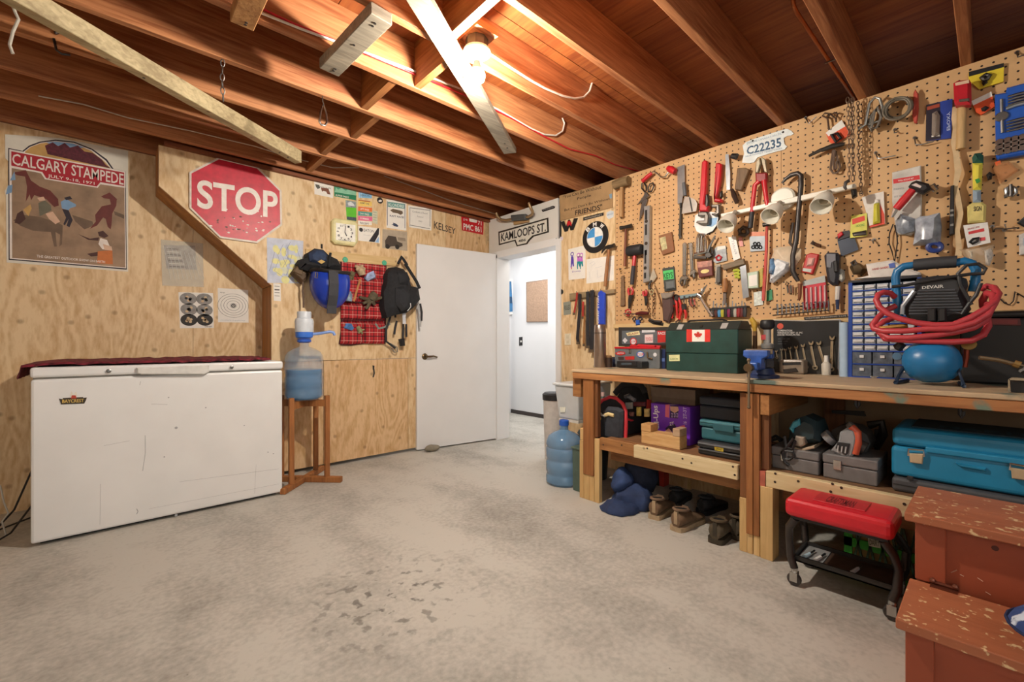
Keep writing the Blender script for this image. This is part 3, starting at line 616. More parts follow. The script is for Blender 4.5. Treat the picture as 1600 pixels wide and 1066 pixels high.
for i,(nm,hx_,a,b,yb,ya,_) in enumerate(cols):
    def pr(p,o):
        y=(a[1]+ya)/2; p.text(PL,['SEASON','ADMIT ONE','LIFT PASS','DAY PASS','SUMMER','RECEIPT'][i],KQ((a[0]+25,y+14),(a[0]+140,y+30),(a[0]+140,y+6),(a[0]+25,y-10)),o,.01,1)
        if i==0: p.flat(PL,KQ((742,250),(760,254),(760,322),(742,318)),o,2); p.flat(PL,KQ((770,256),(782,258),(782,324),(770,322)),o,2)
        if i==1: p.flat(PL,KQ((738,345),(890,365),(890,378),(738,358)),o,2)
    sheet('ticket',nm+' ticket in the column of coloured passes above the white card',KQ(a,b,(b[0],yb),(a[0],ya)),'ticket',[m(hx_,.5),m('f4efe4',.5) if i in(2,3,4) else m('5a5a60',.5),m('b8653a' if i==1 else 'a9d0ea',.5)],pr,'coloured passes on the plywood',th=.0018+.0002*i)
sheet('paper_slip','narrow faded slip of paper beside the coloured passes',[(581.8,328.5),(590,330),(590,350.5),(582,348.5)],'paper',[m('cfcdb4',.6),m('9fb09a',.6)],lambda p,o:[p.flat(PL,[(583,331+4*k),(588.5,332+4*k),(588.5,333+4*k),(583,332+4*k)],o,1) for k in range(4)])
t=T('round_sticker','small round black sticker beside the coloured passes','sticker'); c=(593.8,313.3)
t.part('disc',MB().disc(PL,c,.0285,.0005,.002),BLACK); t.part('print',MB().flat(PL,KQ((992,362),(1015,345),(1040,355),(1035,372),(1005,375)),.0026),PAPER)
def pr(p,o):
    p.flat(PL,KQ((1115,372),(1330,400),(1330,462),(1115,436)),o,1); p.text(PL,'KLONDIKE',KQ((1125,428),(1322,452),(1322,412),(1125,388)),o+.0003,.015,2)
    p.flat(PL,KQ((1145,480),(1180,462),(1300,490),(1310,520),(1280,540),(1240,520),(1180,510)),o,3); p.text(PL,'RAFT RACE',KQ((1140,560),(1320,585),(1320,562),(1140,538)),o,.02,4)
    p.flat(PL,KQ((1160,660),(1185,660),(1180,640),(1225,655),(1250,680),(1240,695),(1200,685)),o,4)
    for a,b in (((1105,365),(1112,366)),((1332,400),(1338,401))): p.flat(PL,KQ(a,b,(b[0],b[1]+310),(a[0],a[1]+310)),o,4)
sheet('event_poster','white event poster with teal heading and a log raft',KQ((1098,342),(1355,372),(1352,742),(1098,702)),'poster',[PAPER,m('5f9a94',.5),m('e6f0ea',.5),m('6a5a48',.6),m('3a4660',.6)],pr)
def pr(p,o):
    p.flat(PL,KQ((870,880),(985,710),(1005,712),(1000,790),(945,890)),o,1); p.flat(PL,KQ((950,890),(1000,820),(1000,896)),o+.0002,2); p.fdisc(PL,KQ((772,730))[0],.018,o,1)
    p.text(PL,'EATON',KQ((805,752),(940,770),(940,735),(805,717)),o,.0,1); p.text(PL,'winter programme',KQ((800,800),(900,812),(900,802),(800,790)),o,0,3)
sheet('event_card','white and black card right of the clock',KQ((738,680),(1015,715),(1015,902),(738,868)),'card',[PAPER,m('23262c',.5),m('8fb4d8',.5),m('8c929a',.5)],pr)
def pr(p,o):
    p.flat(PL,KQ((1080,870),(1120,805),(1220,820),(1235,880),(1300,905),(1305,940),(1240,965),(1210,940),(1150,945),(1130,970),(1085,960)),o,1); p.flat(PL,KQ((1240,825),(1340,840),(1345,880),(1245,865)),o,2)
    for x,y in ((1110,945),(1235,950)): p.fdisc(PL,KQ((x,y))[0],.022,o+.0003,3)
sheet('truck_photo','faded sepia photo of an old truck left of the open door',KQ((1048,722),(1362,755),(1365,1002),(1045,965)),'photo',[m('b3a591',.6,var=.12,scale=20),m('4a4038',.6),m('8f8272',.6),m('26221e',.6)],pr)
def pr(p,o):
    for a,b,c,d in ((60,380,250,405),(62,540,248,575)): p.flat(PL,KD((a,b),(c,d),(c,d+6),(a,b+6)),o,1)
    for x in (60,246): p.flat(PL,KD((x,380),(x+5,381),(x+5,560),(x,556)),o,1)
    p.text(PL,'Certificate of Award',KD((85,425),(225,445),(225,430),(85,408)),o,0,1); p.text(PL,'Presented',KD((130,470),(185,477),(185,465),(130,455)),o,0,1); p.text(PL,'1985',KD((140,512),(175,517),(175,505),(140,500)),o,0,1)
sheet('certificate','framed looking bordered certificate pinned near the red licence plate',KD((45,360),(265,392),(260,595),(55,562)),'certificate',[PAPER,m('8c8c88',.6)],pr)
struct('handwriting',MB().text(PL,'KELSEY',KD((285,575),(485,630),(485,575),(285,505)),.0008,.012),m('4a3f36',.7),wlft)
def pr(p,o):
    p.text(PL,'PMC 861',KD((557,585),(725,612),(722,560),(557,525)),o,.02,1); p.flat(PL,KD((610,470),(685,487),(680,525),(612,510)),o,1)
    p.text(PL,'19',KD((560,505),(595,512),(595,490),(560,480)),o,.02,1); p.text(PL,'71',KD((690,540),(725,548),(725,512),(690,502)),o,.02,1)
sheet('licence_plate','red licence plate with white letters near the room corner','licence plate',None,None,None) if 0 else sheet('licence_plate','red licence plate with white letters near the room corner',[(721,338.5),(755.8,344.5),(755,367),(722,360)],'licence plate',[m('c21d26',.35),m('ece4dc',.5)],pr,th=.004)
def pr(p,o):
    for i in range(26):
        x,y=random.uniform(425,468),random.uniform(382,438); p.fdisc(PL,(x,y),random.uniform(.012,.035),o+i*.00001,random.choice([1,1,2,3]),8,random.uniform(.012,.04))
    for i in range(8):
        x=random.uniform(425,465); p.rod(PL,[(x,378+i*4),(x+random.uniform(-9,9),395+i*4),(x+random.uniform(-9,9),412+i*3)],o+.0004,.0012,4,4)
sheet('road_map','pale blue and yellow road map beside the stop sign',[(417,371),(474,376.5),(472.6,443),(417.7,442)],'map',[m('c3cadb',.6),m('e0dc9a',.6),m('d3d6c0',.6),m('b4bfd6',.6),m('8f97a8',.6)],pr)
sheet('ruler_card','narrow white printed card under the map edge',KE((160,370),(228,378),(230,537),(165,532)),'card',[PAPER,m('5a5650',.6)],lambda p,o:[p.flat(PL,KE((172,395+30*k),(218,398+30*k),(218,403+30*k+(6 if k==1 else 0)),(172,400+30*k+(6 if k==1 else 0))),o,1) for k in range(4)])
# hip pack, pouch, helmet
NAVY=m('2a3a58',.8,var=.25,scale=30,bump=.2)
t=T('hip_pack','blue and black hip pack hanging above the blue helmet','bag')
t.part('body',MB().slab(PL,KE((490,85),(560,42),(640,52),(690,105),(770,150),(808,215),(795,262),(650,262),(520,252),(420,225),(402,182),(430,142),(488,132)),.03,.16,.045).lump(.012,9),BLACKF,smooth=True)
t.part('top_panel',MB().slab(PL,KE((497,95),(560,48),(635,57),(668,110),(672,170),(600,200),(510,170)),.12,.175,.02).lump(.008,12),NAVY,smooth=True)
t.part('patch',MB().slab(PL,KE((572,170),(605,152),(642,172),(605,192)),.172,.182),m('c9a860',.6))
t.part('strap',MB().rod(PL,KE((608,10),(608,50)),.17,.008)+MB().rod(PL,KE((690,90),(680,150),(672,220)),.17,.01),BLACKF)
t.part('strap',MB().rod(PL,KE((598,215),(585,260),(560,300)),.175,.007),BLACKF)
t=T('pouch','small brown leather pouch hanging beside the hip pack','pouch')
t.part('body',MB().slab(PL,KE((332,275),(382,207),(440,238),(498,282),(480,330),(432,372)),.03,.09,.02).lump(.006,12),m('5a4632',.7,var=.2),smooth=True)
t.part('flap',MB().slab(PL,KE((345,262),(384,212),(440,242),(430,300),(385,285)),.08,.1,.006),m('68533c',.7))
t.part('cord',MB().rod(PL,KE((432,360),(436,400),(430,440),(440,500),(440,598)),.08,.007),m('6a5648',.7),smooth=True)
t=T('helmet','shiny blue helmet hanging upside down with a black chin strap','helmet')
hc=PL.pt(KE((675,400))[0],.15); rr=.165; hb=(hc[0],3.60,hc[2])
sh=MB().ball((hb[0],hb[1],hb[2]+.02),.155,.15,.21,24,0,-1,.42)
t.part('shell',sh,m('1f3fae',.15,var=.12,scale=6),smooth=True)
t.part('rim',MB().tube([(hb[0]+.143*math.cos(a),hb[1]+.138*math.sin(a),hb[2]+.105+.01*math.cos(2*a)) for a in [k*math.pi/10 for k in range(20)]],.016,8,True),BLACK,smooth=True)
t.part('lining',MB().ball((hb[0],hb[1],hb[2]+.095),.135,.13,.03,18),m('17181c',.9))
st=[(hb[0]-.03,hb[1]-.145,hb[2]+.10),(hb[0]-.03,hb[1]-.16,hb[2]+.0),(hb[0]-.03,hb[1]-.15,hb[2]-.09),(hb[0]-.03,hb[1]-.115,hb[2]-.17),(hb[0]-.03,hb[1]-.11,hb[2]-.23)]
t.part('chin_strap',MB().loft([[(x-.036,y-.006,z),(x+.036,y-.006,z),(x+.036,y+.004,z),(x-.036,y+.004,z)] for x,y,z in st]),m('3a3b40',.8))
t.part('buckle',MB().rod(PL,KE((548,320),(552,270),(572,275),(566,325)),.31,.004,6,0,True),CHROME)
# plaid organizer
t=T('wall_organizer','red plaid fabric organizer with six pockets pinned to the wall','organizer')
t.part('backing',MB().slab(PL,KE((785,125),(975,128),(1100,165),(1205,178),(1203,560),(1195,932),(1000,928),(880,945),(790,942),(770,930),(790,800)),.004,.012,.002),PLAID)
for i,(y0,y1,y2,y3) in enumerate(((300,545,310,552),(552,705,556,708),(720,930,722,925))):
    for j,(xa,xb) in enumerate(((798,995),(1008,1195))):
        t.part('pocket',MB().slab(PL,KE((xa,y0+8+j*10),((xa+xb)/2,y0+22+j*10),(xb,y0+8+j*10),(xb+2,y1),((xa+xb)/2,y1+4),(xa-2,y1)),.012,.045,.02).lump(.007,14),PLAID,smooth=True)
for y in (546,712): t.part('binding',MB().rod(PL,KE((790,y),(1000,y+4),(1200,y+2)),.03,.005,6),m('4a1a20',.8))
t.part('border_binding',MB().rod(PL,KE((787,128),(975,131),(1100,168),(1203,180),(1201,560),(1193,930),(1000,926),(880,943),(790,940),(772,930),(792,800)),.012,.006,6,0,True),m('4a1a20',.8))
for x,y in ((828,152),(1190,182)): t.part('pin_tab',MB().disc(PL,KE((x,y))[0],.024,.019,.026,.003,n=10),m('4fb08e',.5))
def glove(label,pts,col,off=.05,r=.018,cat='glove'):
    t=T('glove',label,cat); mb=MB()
    P=[PL.pt(p,off) for p in pts]; c=P[0]
    mb.tube([P[0],lerp(P[0],P[1],.5),P[1]],[r*1.6,r*2.0,r*1.7],10); t.part('palm',mb.lump(.006,25),m(col,.8,var=.3,scale=40),smooth=True)
    fb=MB()
    for q in pts[2:]:
        e=PL.pt(q,off+.015); mid=lerp(P[1],e,.5); fb.tube([P[1],(mid[0],mid[1]-.01,mid[2]),e],[r*.8,r*.75,r*.55],8)
    t.part('fingers',fb.lump(.004,30),m(col,.8,var=.3,scale=40),smooth=True)
glove('beige work glove tucked in the upper pocket of the plaid organizer',KE((985,295),(960,225),(915,215),(925,250),(985,205),(1010,240)),'b8a283')
glove('olive green glove hanging over the upper pocket of the plaid organizer',KE((895,270),(880,300),(900,335),(875,345),(850,330)),'6b6448',r=.013)
glove('camouflage gloves spilling from the middle pocket of the plaid organizer',KE((1100,470),(1060,530),(955,500),(990,560),(1020,610),(1100,570),(1180,500)),'5c5340',r=.022)
glove('yellow green glove poking from the lower pocket of the plaid organizer',KE((940,770),(960,810),(985,840),(950,835),(1000,800)),'93946a',r=.012)
one('rag','white and blue rag stuffed in the upper pocket of the plaid organizer','rag',MB().slab(PL,KE((1022,330),(1050,280),(1100,268),(1130,300),(1110,330),(1050,345)),.03,.075,.02).lump(.02,20),m('9fb0dc',.7,var=.5,scale=25),smooth=True)
one('wooden_stick','light wooden stick standing in the middle pocket of the plaid organizer','stick',MB().rod(PL,KE((905,540),(935,430),(965,335)),.05,.009,6),wood('a8703c','d09a5c',2,60,8))
one('plastic_jar','clear plastic jar with blue label in the middle pocket of the plaid organizer','jar',MB().lathe([(.03,0),(.032,.06),(.024,.07),(.024,.085)],PL.pt(KE((855,538))[0],.055),(0,0,1),12),m('7f9ab0',.3,var=.5,scale=30),smooth=True)
one('rag','crumpled blue rag in the lower pocket of the plaid organizer','rag',MB().slab(PL,KE((830,790),(845,750),(890,745),(920,780),(900,805)),.03,.075,.02).lump(.012,20),m('4f7fc0',.7,var=.4,scale=30),smooth=True)
one('grey_strap','grey strap hanging from the lower right pocket of the plaid organizer','strap',MB().rod(PL,KE((1105,745),(1135,790),(1185,780),(1240,748)),.05,.01,6,flatk=.4),m('7f8f8c',.7))
# black backpack
t=T('backpack','black backpack hanging from the wall beside the white door','backpack')
t.part('body',MB().slab(PL,KH((150,200),(210,225),(250,285),(280,400),(345,410),(360,510),(300,600),(230,640),(130,650),(60,680),(30,600),(35,440),(52,370),(65,275),(120,205)),.03,.19,.06).lump(.02,9),BLACKF,smooth=True)
t.part('front_pocket',MB().slab(PL,KH((120,410),(200,390),(255,470),(250,590),(180,630),(125,560)),.15,.225,.03).lump(.012,14),m('24262b',.8,var=.2,scale=30),smooth=True)
t.part('top_pocket',MB().slab(PL,KH((140,270),(220,265),(250,330),(235,380),(150,375)),.15,.21,.02).lump(.01,14),m('1d1f24',.8),smooth=True)
t.part('loop',MB().rod(PL,KH((130,190),(165,125),(180,150),(215,205)),.1,.013),BLACKF)
t.part('shoulder_strap',MB().rod(PL,KH((195,190),(240,260),(300,355),(330,420)),.17,.016,8,flatk=.5),BLACKF)
for pts in (((100,520),(105,640),(105,690)),((118,720),(105,780),(95,845)),((60,680),(20,800),(20,910),(60,940),(105,975)),((180,740),(175,880),(180,940)),((205,750),(208,870)),((335,560),(350,640),(347,720)),((318,570),(330,690),(335,775))):
    t.part('strap',MB().rod(PL,KH(*pts),.06 if pts[0][0]<250 else .12,.011,6,flatk=.4),m('26262a' if pts[0][0]!=318 else 'a9abad',.7))
t.part('tag',MB().slab(PL,KH((170,650),(203,645),(203,748),(175,748)),.1,.104),m('c9cdd6',.6)); t.part('strap',MB().rod(PL,KH((60,930),(120,965),(125,1005),(100,1010),(70,975)),.05,.006,6),m('8f8578',.7)); t.part('buckle',MB().slab(PL,KH((145,890),(195,880),(200,950),(160,955)),.05,.08,.008),BLACK)
t.part('reflective_piping',MB().rod(PL,KH((245,555),(248,590),(225,620),(215,628)),.225,.004),m('c8c8c8',.4))
# =============== FLOOR THINGS AT THE LEFT WALL ===============
t=T('chest_freezer','long white scuffed chest freezer under the recess','freezer')
x0,x1,y0,y1=-.316,.864,3.31,3.98
FZ=m('e6e7e7',.35,var=.03,scale=5)
t.part('cabinet',MB().box(x0,x1,y0,y1,.018,.862),FZ,bevel=.012)
t.part('lid',MB().box(x0-.002,x1+.002,y0-.006,y1,.872,.925),FZ,bevel=.012)
t.part('gasket',MB().box(x0+.008,x1-.008,y0+.012,y1-.01,.862,.872),m('8d8a84',.6))
t.part('plinth',MB().box(x0+.03,x1-.03,y0+.05,y1-.03,.0,.018),BLACK)
PF=Pl('Y',y0-.006); PF2=Pl('Y',y0)
hd=MB().slab(PF,KF((633,162),(968,150),(968,182),(945,194),(655,194),(633,188)),.0,.022,.006); t.part('handle',hd,m('d9d9d6',.3))
for q in ((503,177),(1071,160)): t.part('lock',MB().lathe([(.011,0),(.011,.008),(.006,.01)],PF.pt(KF(q)[0],0),(0,-1,0),12),STEEL)
p=MB().slab(PF2,KF((272,305),(290,308),(290,303),(385,298),(385,302),(402,300),(398,312),(390,328),(282,332),(278,318)),.0,.002).mi(0)
p.text(PF2,'BAYCREST',KF((288,326),(388,321),(388,306),(288,310)),.0025,.02,1); p.slab(PF2,KF((322,298),(330,270),(340,285),(352,272),(358,292),(350,300)),0,.002,0,2); p.slab(PF2,KF((328,305),(332,290),(350,290),(355,304)),0,.0024,0,3)
t.part('badge',p,[m('3b3020',.4),m('d8b860',.4),m('e4ded2',.5),m('b8412e',.5)])
p=MB()
for a,b,w_ in (((672,475),(660,640),.0022),((465,700),(462,890),.0012),((632,815),(632,840),.003),((700,330),(775,333),.0016),((480,523),(600,500),.0012),((690,815),(1290,700),.0012),((830,690),(1290,630),.0014),((650,225),(647,243),.002),((1178,745),(1185,610),.001)):
    q0,q1=KF(a)[0],KF(b)[0]; mid=((q0[0]+q1[0])/2+2.2 if w_>.002 else (q0[0]+q1[0])/2,(q0[1]+q1[1])/2); p.rod(PF2,[q0,mid,q1],.0002,w_*.5,4)
for a in ((815,845),(952,347),(1240,553),(1265,560),(780,300),(1130,430),(815,440),(760,575)): p.fdisc(PF2,KF(a)[0],.004 if a[0]!=815 else .008,.0006,0,8)
t.part('scuffs',p,m('a2a4a8',.6))['kind']='stuff'
mb=MB()
nx_,ny_=26,10; xa,xb,ya,yb=x0-.03,x1-.07,y0+.015,y1-.02
random.seed(3)
def zt(i,j): return .927+.010*abs(math.sin(i*1.9+j))+.006*random.random()
vs=[(xa+(xb-xa)*i/nx_+.005*random.random(),ya+(yb-ya)*j/ny_+(.012*math.sin(i*1.3) if j==0 else 0),zt(i,j)) for i in range(nx_+1) for j in range(ny_+1)]
for j in range(ny_+1): vs[j]=(x0-.045-.01*(j%2),vs[j][1],.865); vs[ny_+1+j]=(x0-.035,vs[ny_+1+j][1],.925)
fs=[(i*(ny_+1)+j,(i+1)*(ny_+1)+j,(i+1)*(ny_+1)+j+1,i*(ny_+1)+j+1) for i in range(nx_) for j in range(ny_)]
top=[(a,b,c+.012) for a,b,c in vs]; mb.add(vs,fs); mb.add(top,fs)
n1=ny_+1; b0=len(vs)
for i in range(nx_): mb.add([],[]); mb.f+=[(i*n1,(i+1)*n1,b0+(i+1)*n1,b0+i*n1)]; mb.m+=[0]
for j in range(ny_): mb.f+=[(j,j+1,b0+j+1,b0+j)]; mb.m+=[0]
one('woven_blanket','dark red patterned blanket spread over the freezer lid','blanket',mb,m('6e1f2c',.9,var=.75,scale=34),smooth=True)
random.seed(11)
mb=MB()
for pts in ([(-.36,3.9,.30),(-.42,3.75,.10),(-.5,3.6,.006),(-.62,3.4,.006)],[(-.34,3.85,.02),(-.5,3.7,.008),(-.75,3.62,.008)],[(-.33,3.7,.15),(-.41,3.55,.03),(-.52,3.35,.006),(-.6,3.2,.006)]): mb.tube(pts,.005,6)
one('extension_cables','tangle of black cords on the floor left of the freezer','cable',mb,BLACK,smooth=True)
one('wire_coil','loose clear wire standing in the corner beside the black cords','wire',MB().tube([onY(0,758,3.6),onY(6,785,3.6),onY(13,802,3.6),onY(3,815,3.6),onY(9,835,3.6),onY(2,858,3.6)],.004,6),m('b8b4aa',.4),smooth=True)
# water jug, pump, stand
jx,jy=1.065,3.505
WOODS=wood('7f4c26','b0733e',2,60,12)
t=T('jug_stand','brown wooden four-legged stand under the water jug','stand',None,(jx,jy,0))
for i,(sx,sy) in enumerate(((-1,-1),(1,-1),(1,1),(-1,1))):
    a=sx*.125;b=sy*.125
    t.part('leg',MB().obox((jx+a,jy+b,.345),(.034,.034,.62)),WOODS,bevel=.004,seg=1)
for s in (1,-1):
    t.part('foot',MB().beam((jx-.205,jy-s*.205,.022),(jx+.205,jy+s*.205,.022),.04,.042) if s==1 else MB().beam((jx-.205,jy+.205,.022),(jx+.205,jy-.205,.022),.04,.044),WOODS,bevel=.006)
    t.part('rail',MB().beam((jx-.12,jy-s*.12,.597),(jx+.12,jy+s*.12,.597),.03,.05+.002*s),WOODS)
jz=.626
def jug(t,x,y,z,mat,sc_=1,cap=None):
    R=.135*sc_
    pf=[(R*.85,0),(R,.02),(R,.06),(R*.955,.07),(R*.955,.085),(R,.095),(R,.165),(R*.955,.175),(R*.955,.19),(R,.2),(R,.265),(R*.955,.275),(R,.29),(R*.97,.325),(R*.85,.355),(R*.6,.378),(R*.32,.392),(R*.24,.40),(R*.24,.44)]
    t.part('bottle',MB().lathe(pf,(x,y,z),(0,0,1),32),mat,smooth=True)
    if cap: t.part('cap',MB().lathe([(.036,0),(.037,.035),(.03,.042)],(x,y,z+.432),(0,0,1),16),cap,smooth=True)
JG=glass_plastic('9cc0dc',.26,.08)
t=T('water_jug','clear blue water jug half full standing on the wooden stand','water jug'); jug(t,jx,jy,jz,JG)
t.part('water',MB().lathe([(.11,.006),(.128,.03),(.126,.225),(.001,.225)],(jx,jy,jz),(0,0,1),28),glass_plastic('3a78b0',.72,.05),smooth=True)
t.part('neck_collar',MB().lathe([(.035,0),(.05,.008),(.05,.025),(.036,.03)],(jx,jy,jz+.425),(0,0,1),14),m('2f5fc4',.35),smooth=True)
t=T('jug_pump','white and blue hand pump with a spout on the water jug','pump',None,(jx,jy,jz+.456))
z=jz+.456
t.part('base',MB().lathe([(.045,0),(.06,.012),(.062,.03),(.062,.05)],(jx,jy,z),(0,0,1),20),m('3f78dc',.35),smooth=True)
t.part('barrel',MB().lathe([(.064,.05),(.066,.13),(.06,.15),(.05,.156),(.05,.2),(.046,.205)],(jx,jy,z),(0,0,1),24),m('cdd6e0',.35),smooth=True)
t.part('spout',MB().tube([(jx+.05,jy-.02,z+.035),(jx+.11,jy-.04,z+.042),(jx+.17,jy-.055,z+.055),(jx+.195,jy-.06,z+.05),(jx+.205,jy-.062,z+.028)],.011,10),m('7f9fe0',.35),smooth=True)
one('door_stop_stone','rounded grey stone lying against the foot of the open door','stone',MB().ball((2.29,3.66,.028),.085,.05,.032,14).lump(.01,14),m('857d6c',.8,var=.15),smooth=True)
# =============== RIGHT WALL, PLYWOOD STRIP ===============
def one2(name,label,cat,*parts,group=None):
    """parts: (partname, MB, mat[, kw])"""
    t=T(name,label,cat,group)
    for p in parts: t.part(p[0],p[1],p[2],**(p[3] if len(p)>3 else {}))
    return t
SM={'smooth':True}
def sl(pts,o0,o1,ch=0,pl=PR): return MB().slab(pl,pts,o0,o1,ch)
def rd(pts,off,r,n=8,pl=PR,flatk=1): return MB().rod(pl,pts,off,r,n,0,False,flatk)
q=KD((880,605),(1340,475),(1345,610),(1205,650),(1165,690),(1145,720),(1050,740),(1030,690),(885,730))
cx,cy=sum(a for a,b in q)/9,sum(b for a,b in q)/9
t=one2('street_sign','white street name sign with black lettering above the doorway','sign',('plate',sl(q,.001,.006),m('26241f',.4)),
 ('white_face',sl(KD((892,618),(1328,492),(1333,600),(1195,640),(1155,680),(1138,710),(1058,728),(1040,678),(896,715)),.006,.0066),m('dcdad0',.45,var=.05)),
 ('lettering',MB().text(PR,'KAMLOOPS ST.',KD((905,698),(1320,600),(1320,517),(905,620)),.0072,.02),BLACK),('number',MB().text(PR,'486',KD((1065,706),(1135,690),(1135,665),(1065,681)),.0072,.02),BLACK))
t=T('handlebar','old bicycle handlebar with a grey clamp fixed above the street sign','handlebar')
t.part('tube',MB().rod(PR,KD((862,430),(870,460),(905,492),(950,500),(1000,490),(1080,470),(1150,470),(1190,450),(1198,420),(1180,385),(1163,338)),[.12,.11,.06,.045,.045,.045,.05,.06,.09,.12,.13],.014,10),m('a58a66',.35,.6),smooth=True)
t.part('clamp',MB().slab(PR,KD((990,452),(1125,438),(1128,492),(995,502)),.02,.07,.012).lump(.006,25),m('4c4f50',.6),smooth=True)
t.part('bracket',MB().slab(PR,KD((1020,505),(1150,480),(1150,515),(1020,540)),0,.03),m('a9885c',.6))
one2('sticker_emblem','small black script emblem on the white panel near the ceiling','emblem',('plate',sl(KD((1280,402),(1385,365),(1405,372),(1398,388),(1290,422)),.0005,.004),BLACK),('lettering',MB().text(PR,'HONDA',KD((1295,412),(1392,383),(1392,370),(1295,398)),.0046,.02),m('8a8a88',.4)))
one('round_button','small pale round badge beside the doorway casing','badge',MB().disc(PR,(876.8,373),.02,.001,.006,.002),m('d8ccd4',.5))
q=KA((25,440),(578,285),(578,560),(35,700))
t=one2('friends_board','tan board with burnt handwritten lettering about friends','sign',('board',sl(q,.001,.012,.002),m('a98860',.7,var=.15,scale=8)))
for s,a in (('"You Can Be Without',((65,470),(462,365),(462,325),(65,440))),('People',((212,492),(355,455),(355,420),(212,458))),('But you Don\'t Be Without',((80,612),(552,487),(552,455),(80,575))),('FRIENDS"',((190,645),(478,580),(470,525),(190,592)))):
    t.part('lettering',MB().text(PR,s,KA(*a),.0126,.018 if s[0]=='F' else .006),m('2a1d14',.7))
t.part('shield_print',MB().flat(PR,KA((545,425),(575,415),(575,465),(552,470)),.0126),m('7f9cb0',.6))
t=T('letter_emblem','black letter W emblem with a red crest on the plywood','emblem')
t.part('letter',sl(KA((40,715),(75,700),(95,760),(118,690),(135,688),(155,745),(178,675),(218,672),(172,795),(142,800),(128,760),(112,808),(80,814)),.001,.006),BLACK)
t.part('crest',sl(KA((105,720),(128,695),(152,720),(150,755),(128,740),(112,760)),.006,.008),RED)
one2('name_strip','narrow black sticker strip with pale lettering above the round emblem','sticker',('strip',sl(KA((275,665),(487,612),(487,645),(275,700)),.0005,.002),BLACK),('lettering',MB().text(PR,'MOTORSPORT',KA((290,688),(470,643),(470,628),(290,672)),.0025,.01),m('b9b4a8',.6)))
one2('shield_sticker','small white shield sticker right of the black strip','sticker',('sheet',sl(KA((518,615),(560,592),(592,600),(590,660),(540,684),(518,660)),.0005,.002),m('d4dade',.5)),('print',MB().text(PR,'SERVICE',KA((525,650),(585,632),(585,615),(525,632)),.0025,.01),m('6f8fb0',.5)))
c=KA((395,870))[0]; rr=.5*abs(PR.pt((c[0],c[1]-24.5),0)[2]-PR.pt((c[0],c[1]+24.5),0)[2])
t=T('roundel_emblem','round black car emblem with blue and white quarters','emblem')
t.part('disc',MB().disc(PR,c,rr,.002,.012,.004,n=40),BLACK,smooth=True)
p=MB()
for k in range(4): p.fdisc(PR,c,rr*.62,.0126,k%2,8,None,90*k,90*k+90)
p.ring(PR,c,rr*.60,rr*.64,.0128,2); t.part('quarters',p,[m('efefec',.4),m('4b9bdc',.4),m('d8d8d4',.3)])
p=MB()
for ch,a in (('B',132),('M',90),('W',48)):
    a=math.radians(a); C0=PR.pt(c,.0128); u,v=PR.uv(C0); u+=rr*.81*math.cos(a); v+=rr*.81*math.sin(a); s=rr*.13; th=a-math.pi/2
    def P_(x,y): return PR.xyz(u+x*math.cos(th)-y*math.sin(th),v+x*math.sin(th)+y*math.cos(th),.0128)
    p.text3(ch,[P_(-s*1.1,-s),P_(s*1.1,-s),P_(s*1.1,s),P_(-s*1.1,s)],.03)
t.part('lettering',p,m('efefec',.4))
def pr(p,o):
    for x,c1,c2,c3 in ((160,1,1,2),(225,3,4,4),(255,3,4,4)):
        cc=K4((x,115 if x==160 else 125))[0]; p.ring(PR,cc,.012,.02,o,c1); p.flat(PR,K4((x-12,140),(x+12,138),(x+18,190),(x-14,195)),o,c1)
        p.flat(PR,K4((x-14,192),(x+16,188),(x+20,240),(x+8,245),(x,210),(x-6,255),(x-16,255)),o+.0002,c2); p.flat(PR,K4((x-12,250),(x-4,250),(x-4,270),(x-14,270)),o+.0003,c3)
    p.text(PR,'Daddy',K4((160,310),(250,300),(250,280),(160,290)),o,.0,1)
sheet('child_drawing','child drawing of three purple and teal figures','x','drawing',[PAPER,m('5a3fae',.6),m('c22b55',.6),m('c76fd0',.6),m('1f8f98',.6)],pr,pl=PR) if 0 else sheet('child_drawing','child drawing of purple and teal figures below the round emblem',K4((118,65),(298,20),(298,365),(124,385)),'drawing',[PAPER,m('5a3fae',.6),m('c22b55',.6),m('c76fd0',.6),m('1f8f98',.6)],pr,pl=PR)
def pr(p,o):
    for a in (((340,215),(385,190),(400,210),(360,240)),((400,260),(470,240)),((340,300),(345,370)),((420,280),(425,360),(470,340)),((520,180),(575,170)),((510,240),(580,230),(575,330))): p.rod(PR,K4(*a),o,.0008,4,1)
sheet('pencil_drawing','white paper with a faint pencil map beside the claw hammer',K4((308,170),(500,142),(598,128),(592,388),(480,400),(308,422)),'drawing',[PAPER,m('aab4c4',.6)],pr,pl=PR)
t=T('round_emblem','small round black and white emblem left of the belt rack','emblem'); c=K4((45,508))[0]
t.part('disc',MB().disc(PR,c,.024,.001,.006,.002),BLACK); t.part('print',MB().fdisc(PR,c,.019,.0066,0,16,.019,90,270),PAPER)
one2('printed_card','small grey card with handwriting below the round emblem','card',('sheet',sl(K4((68,618),(145,603),(145,740),(72,752)),.0005,.003),m('8f9488',.7)),('print',MB().text(PR,'RULES',K4((80,700),(138,690),(138,640),(80,650)),.0036,.01),m('3a3c38',.6)))
t=T('power_outlet','cream duplex power outlet on the plywood by the bench','outlet'); q=KU((292,122),(345,118),(345,218),(292,222)); t.part('plate',sl(q,0,.006,.002),m('e2d8c0',.4))
for y in (148,192): t.part('socket',sl(KU((308,y-14),(330,y-15),(330,y+13),(308,y+14)),.006,.009,.001),m('d2c8ae',.4))
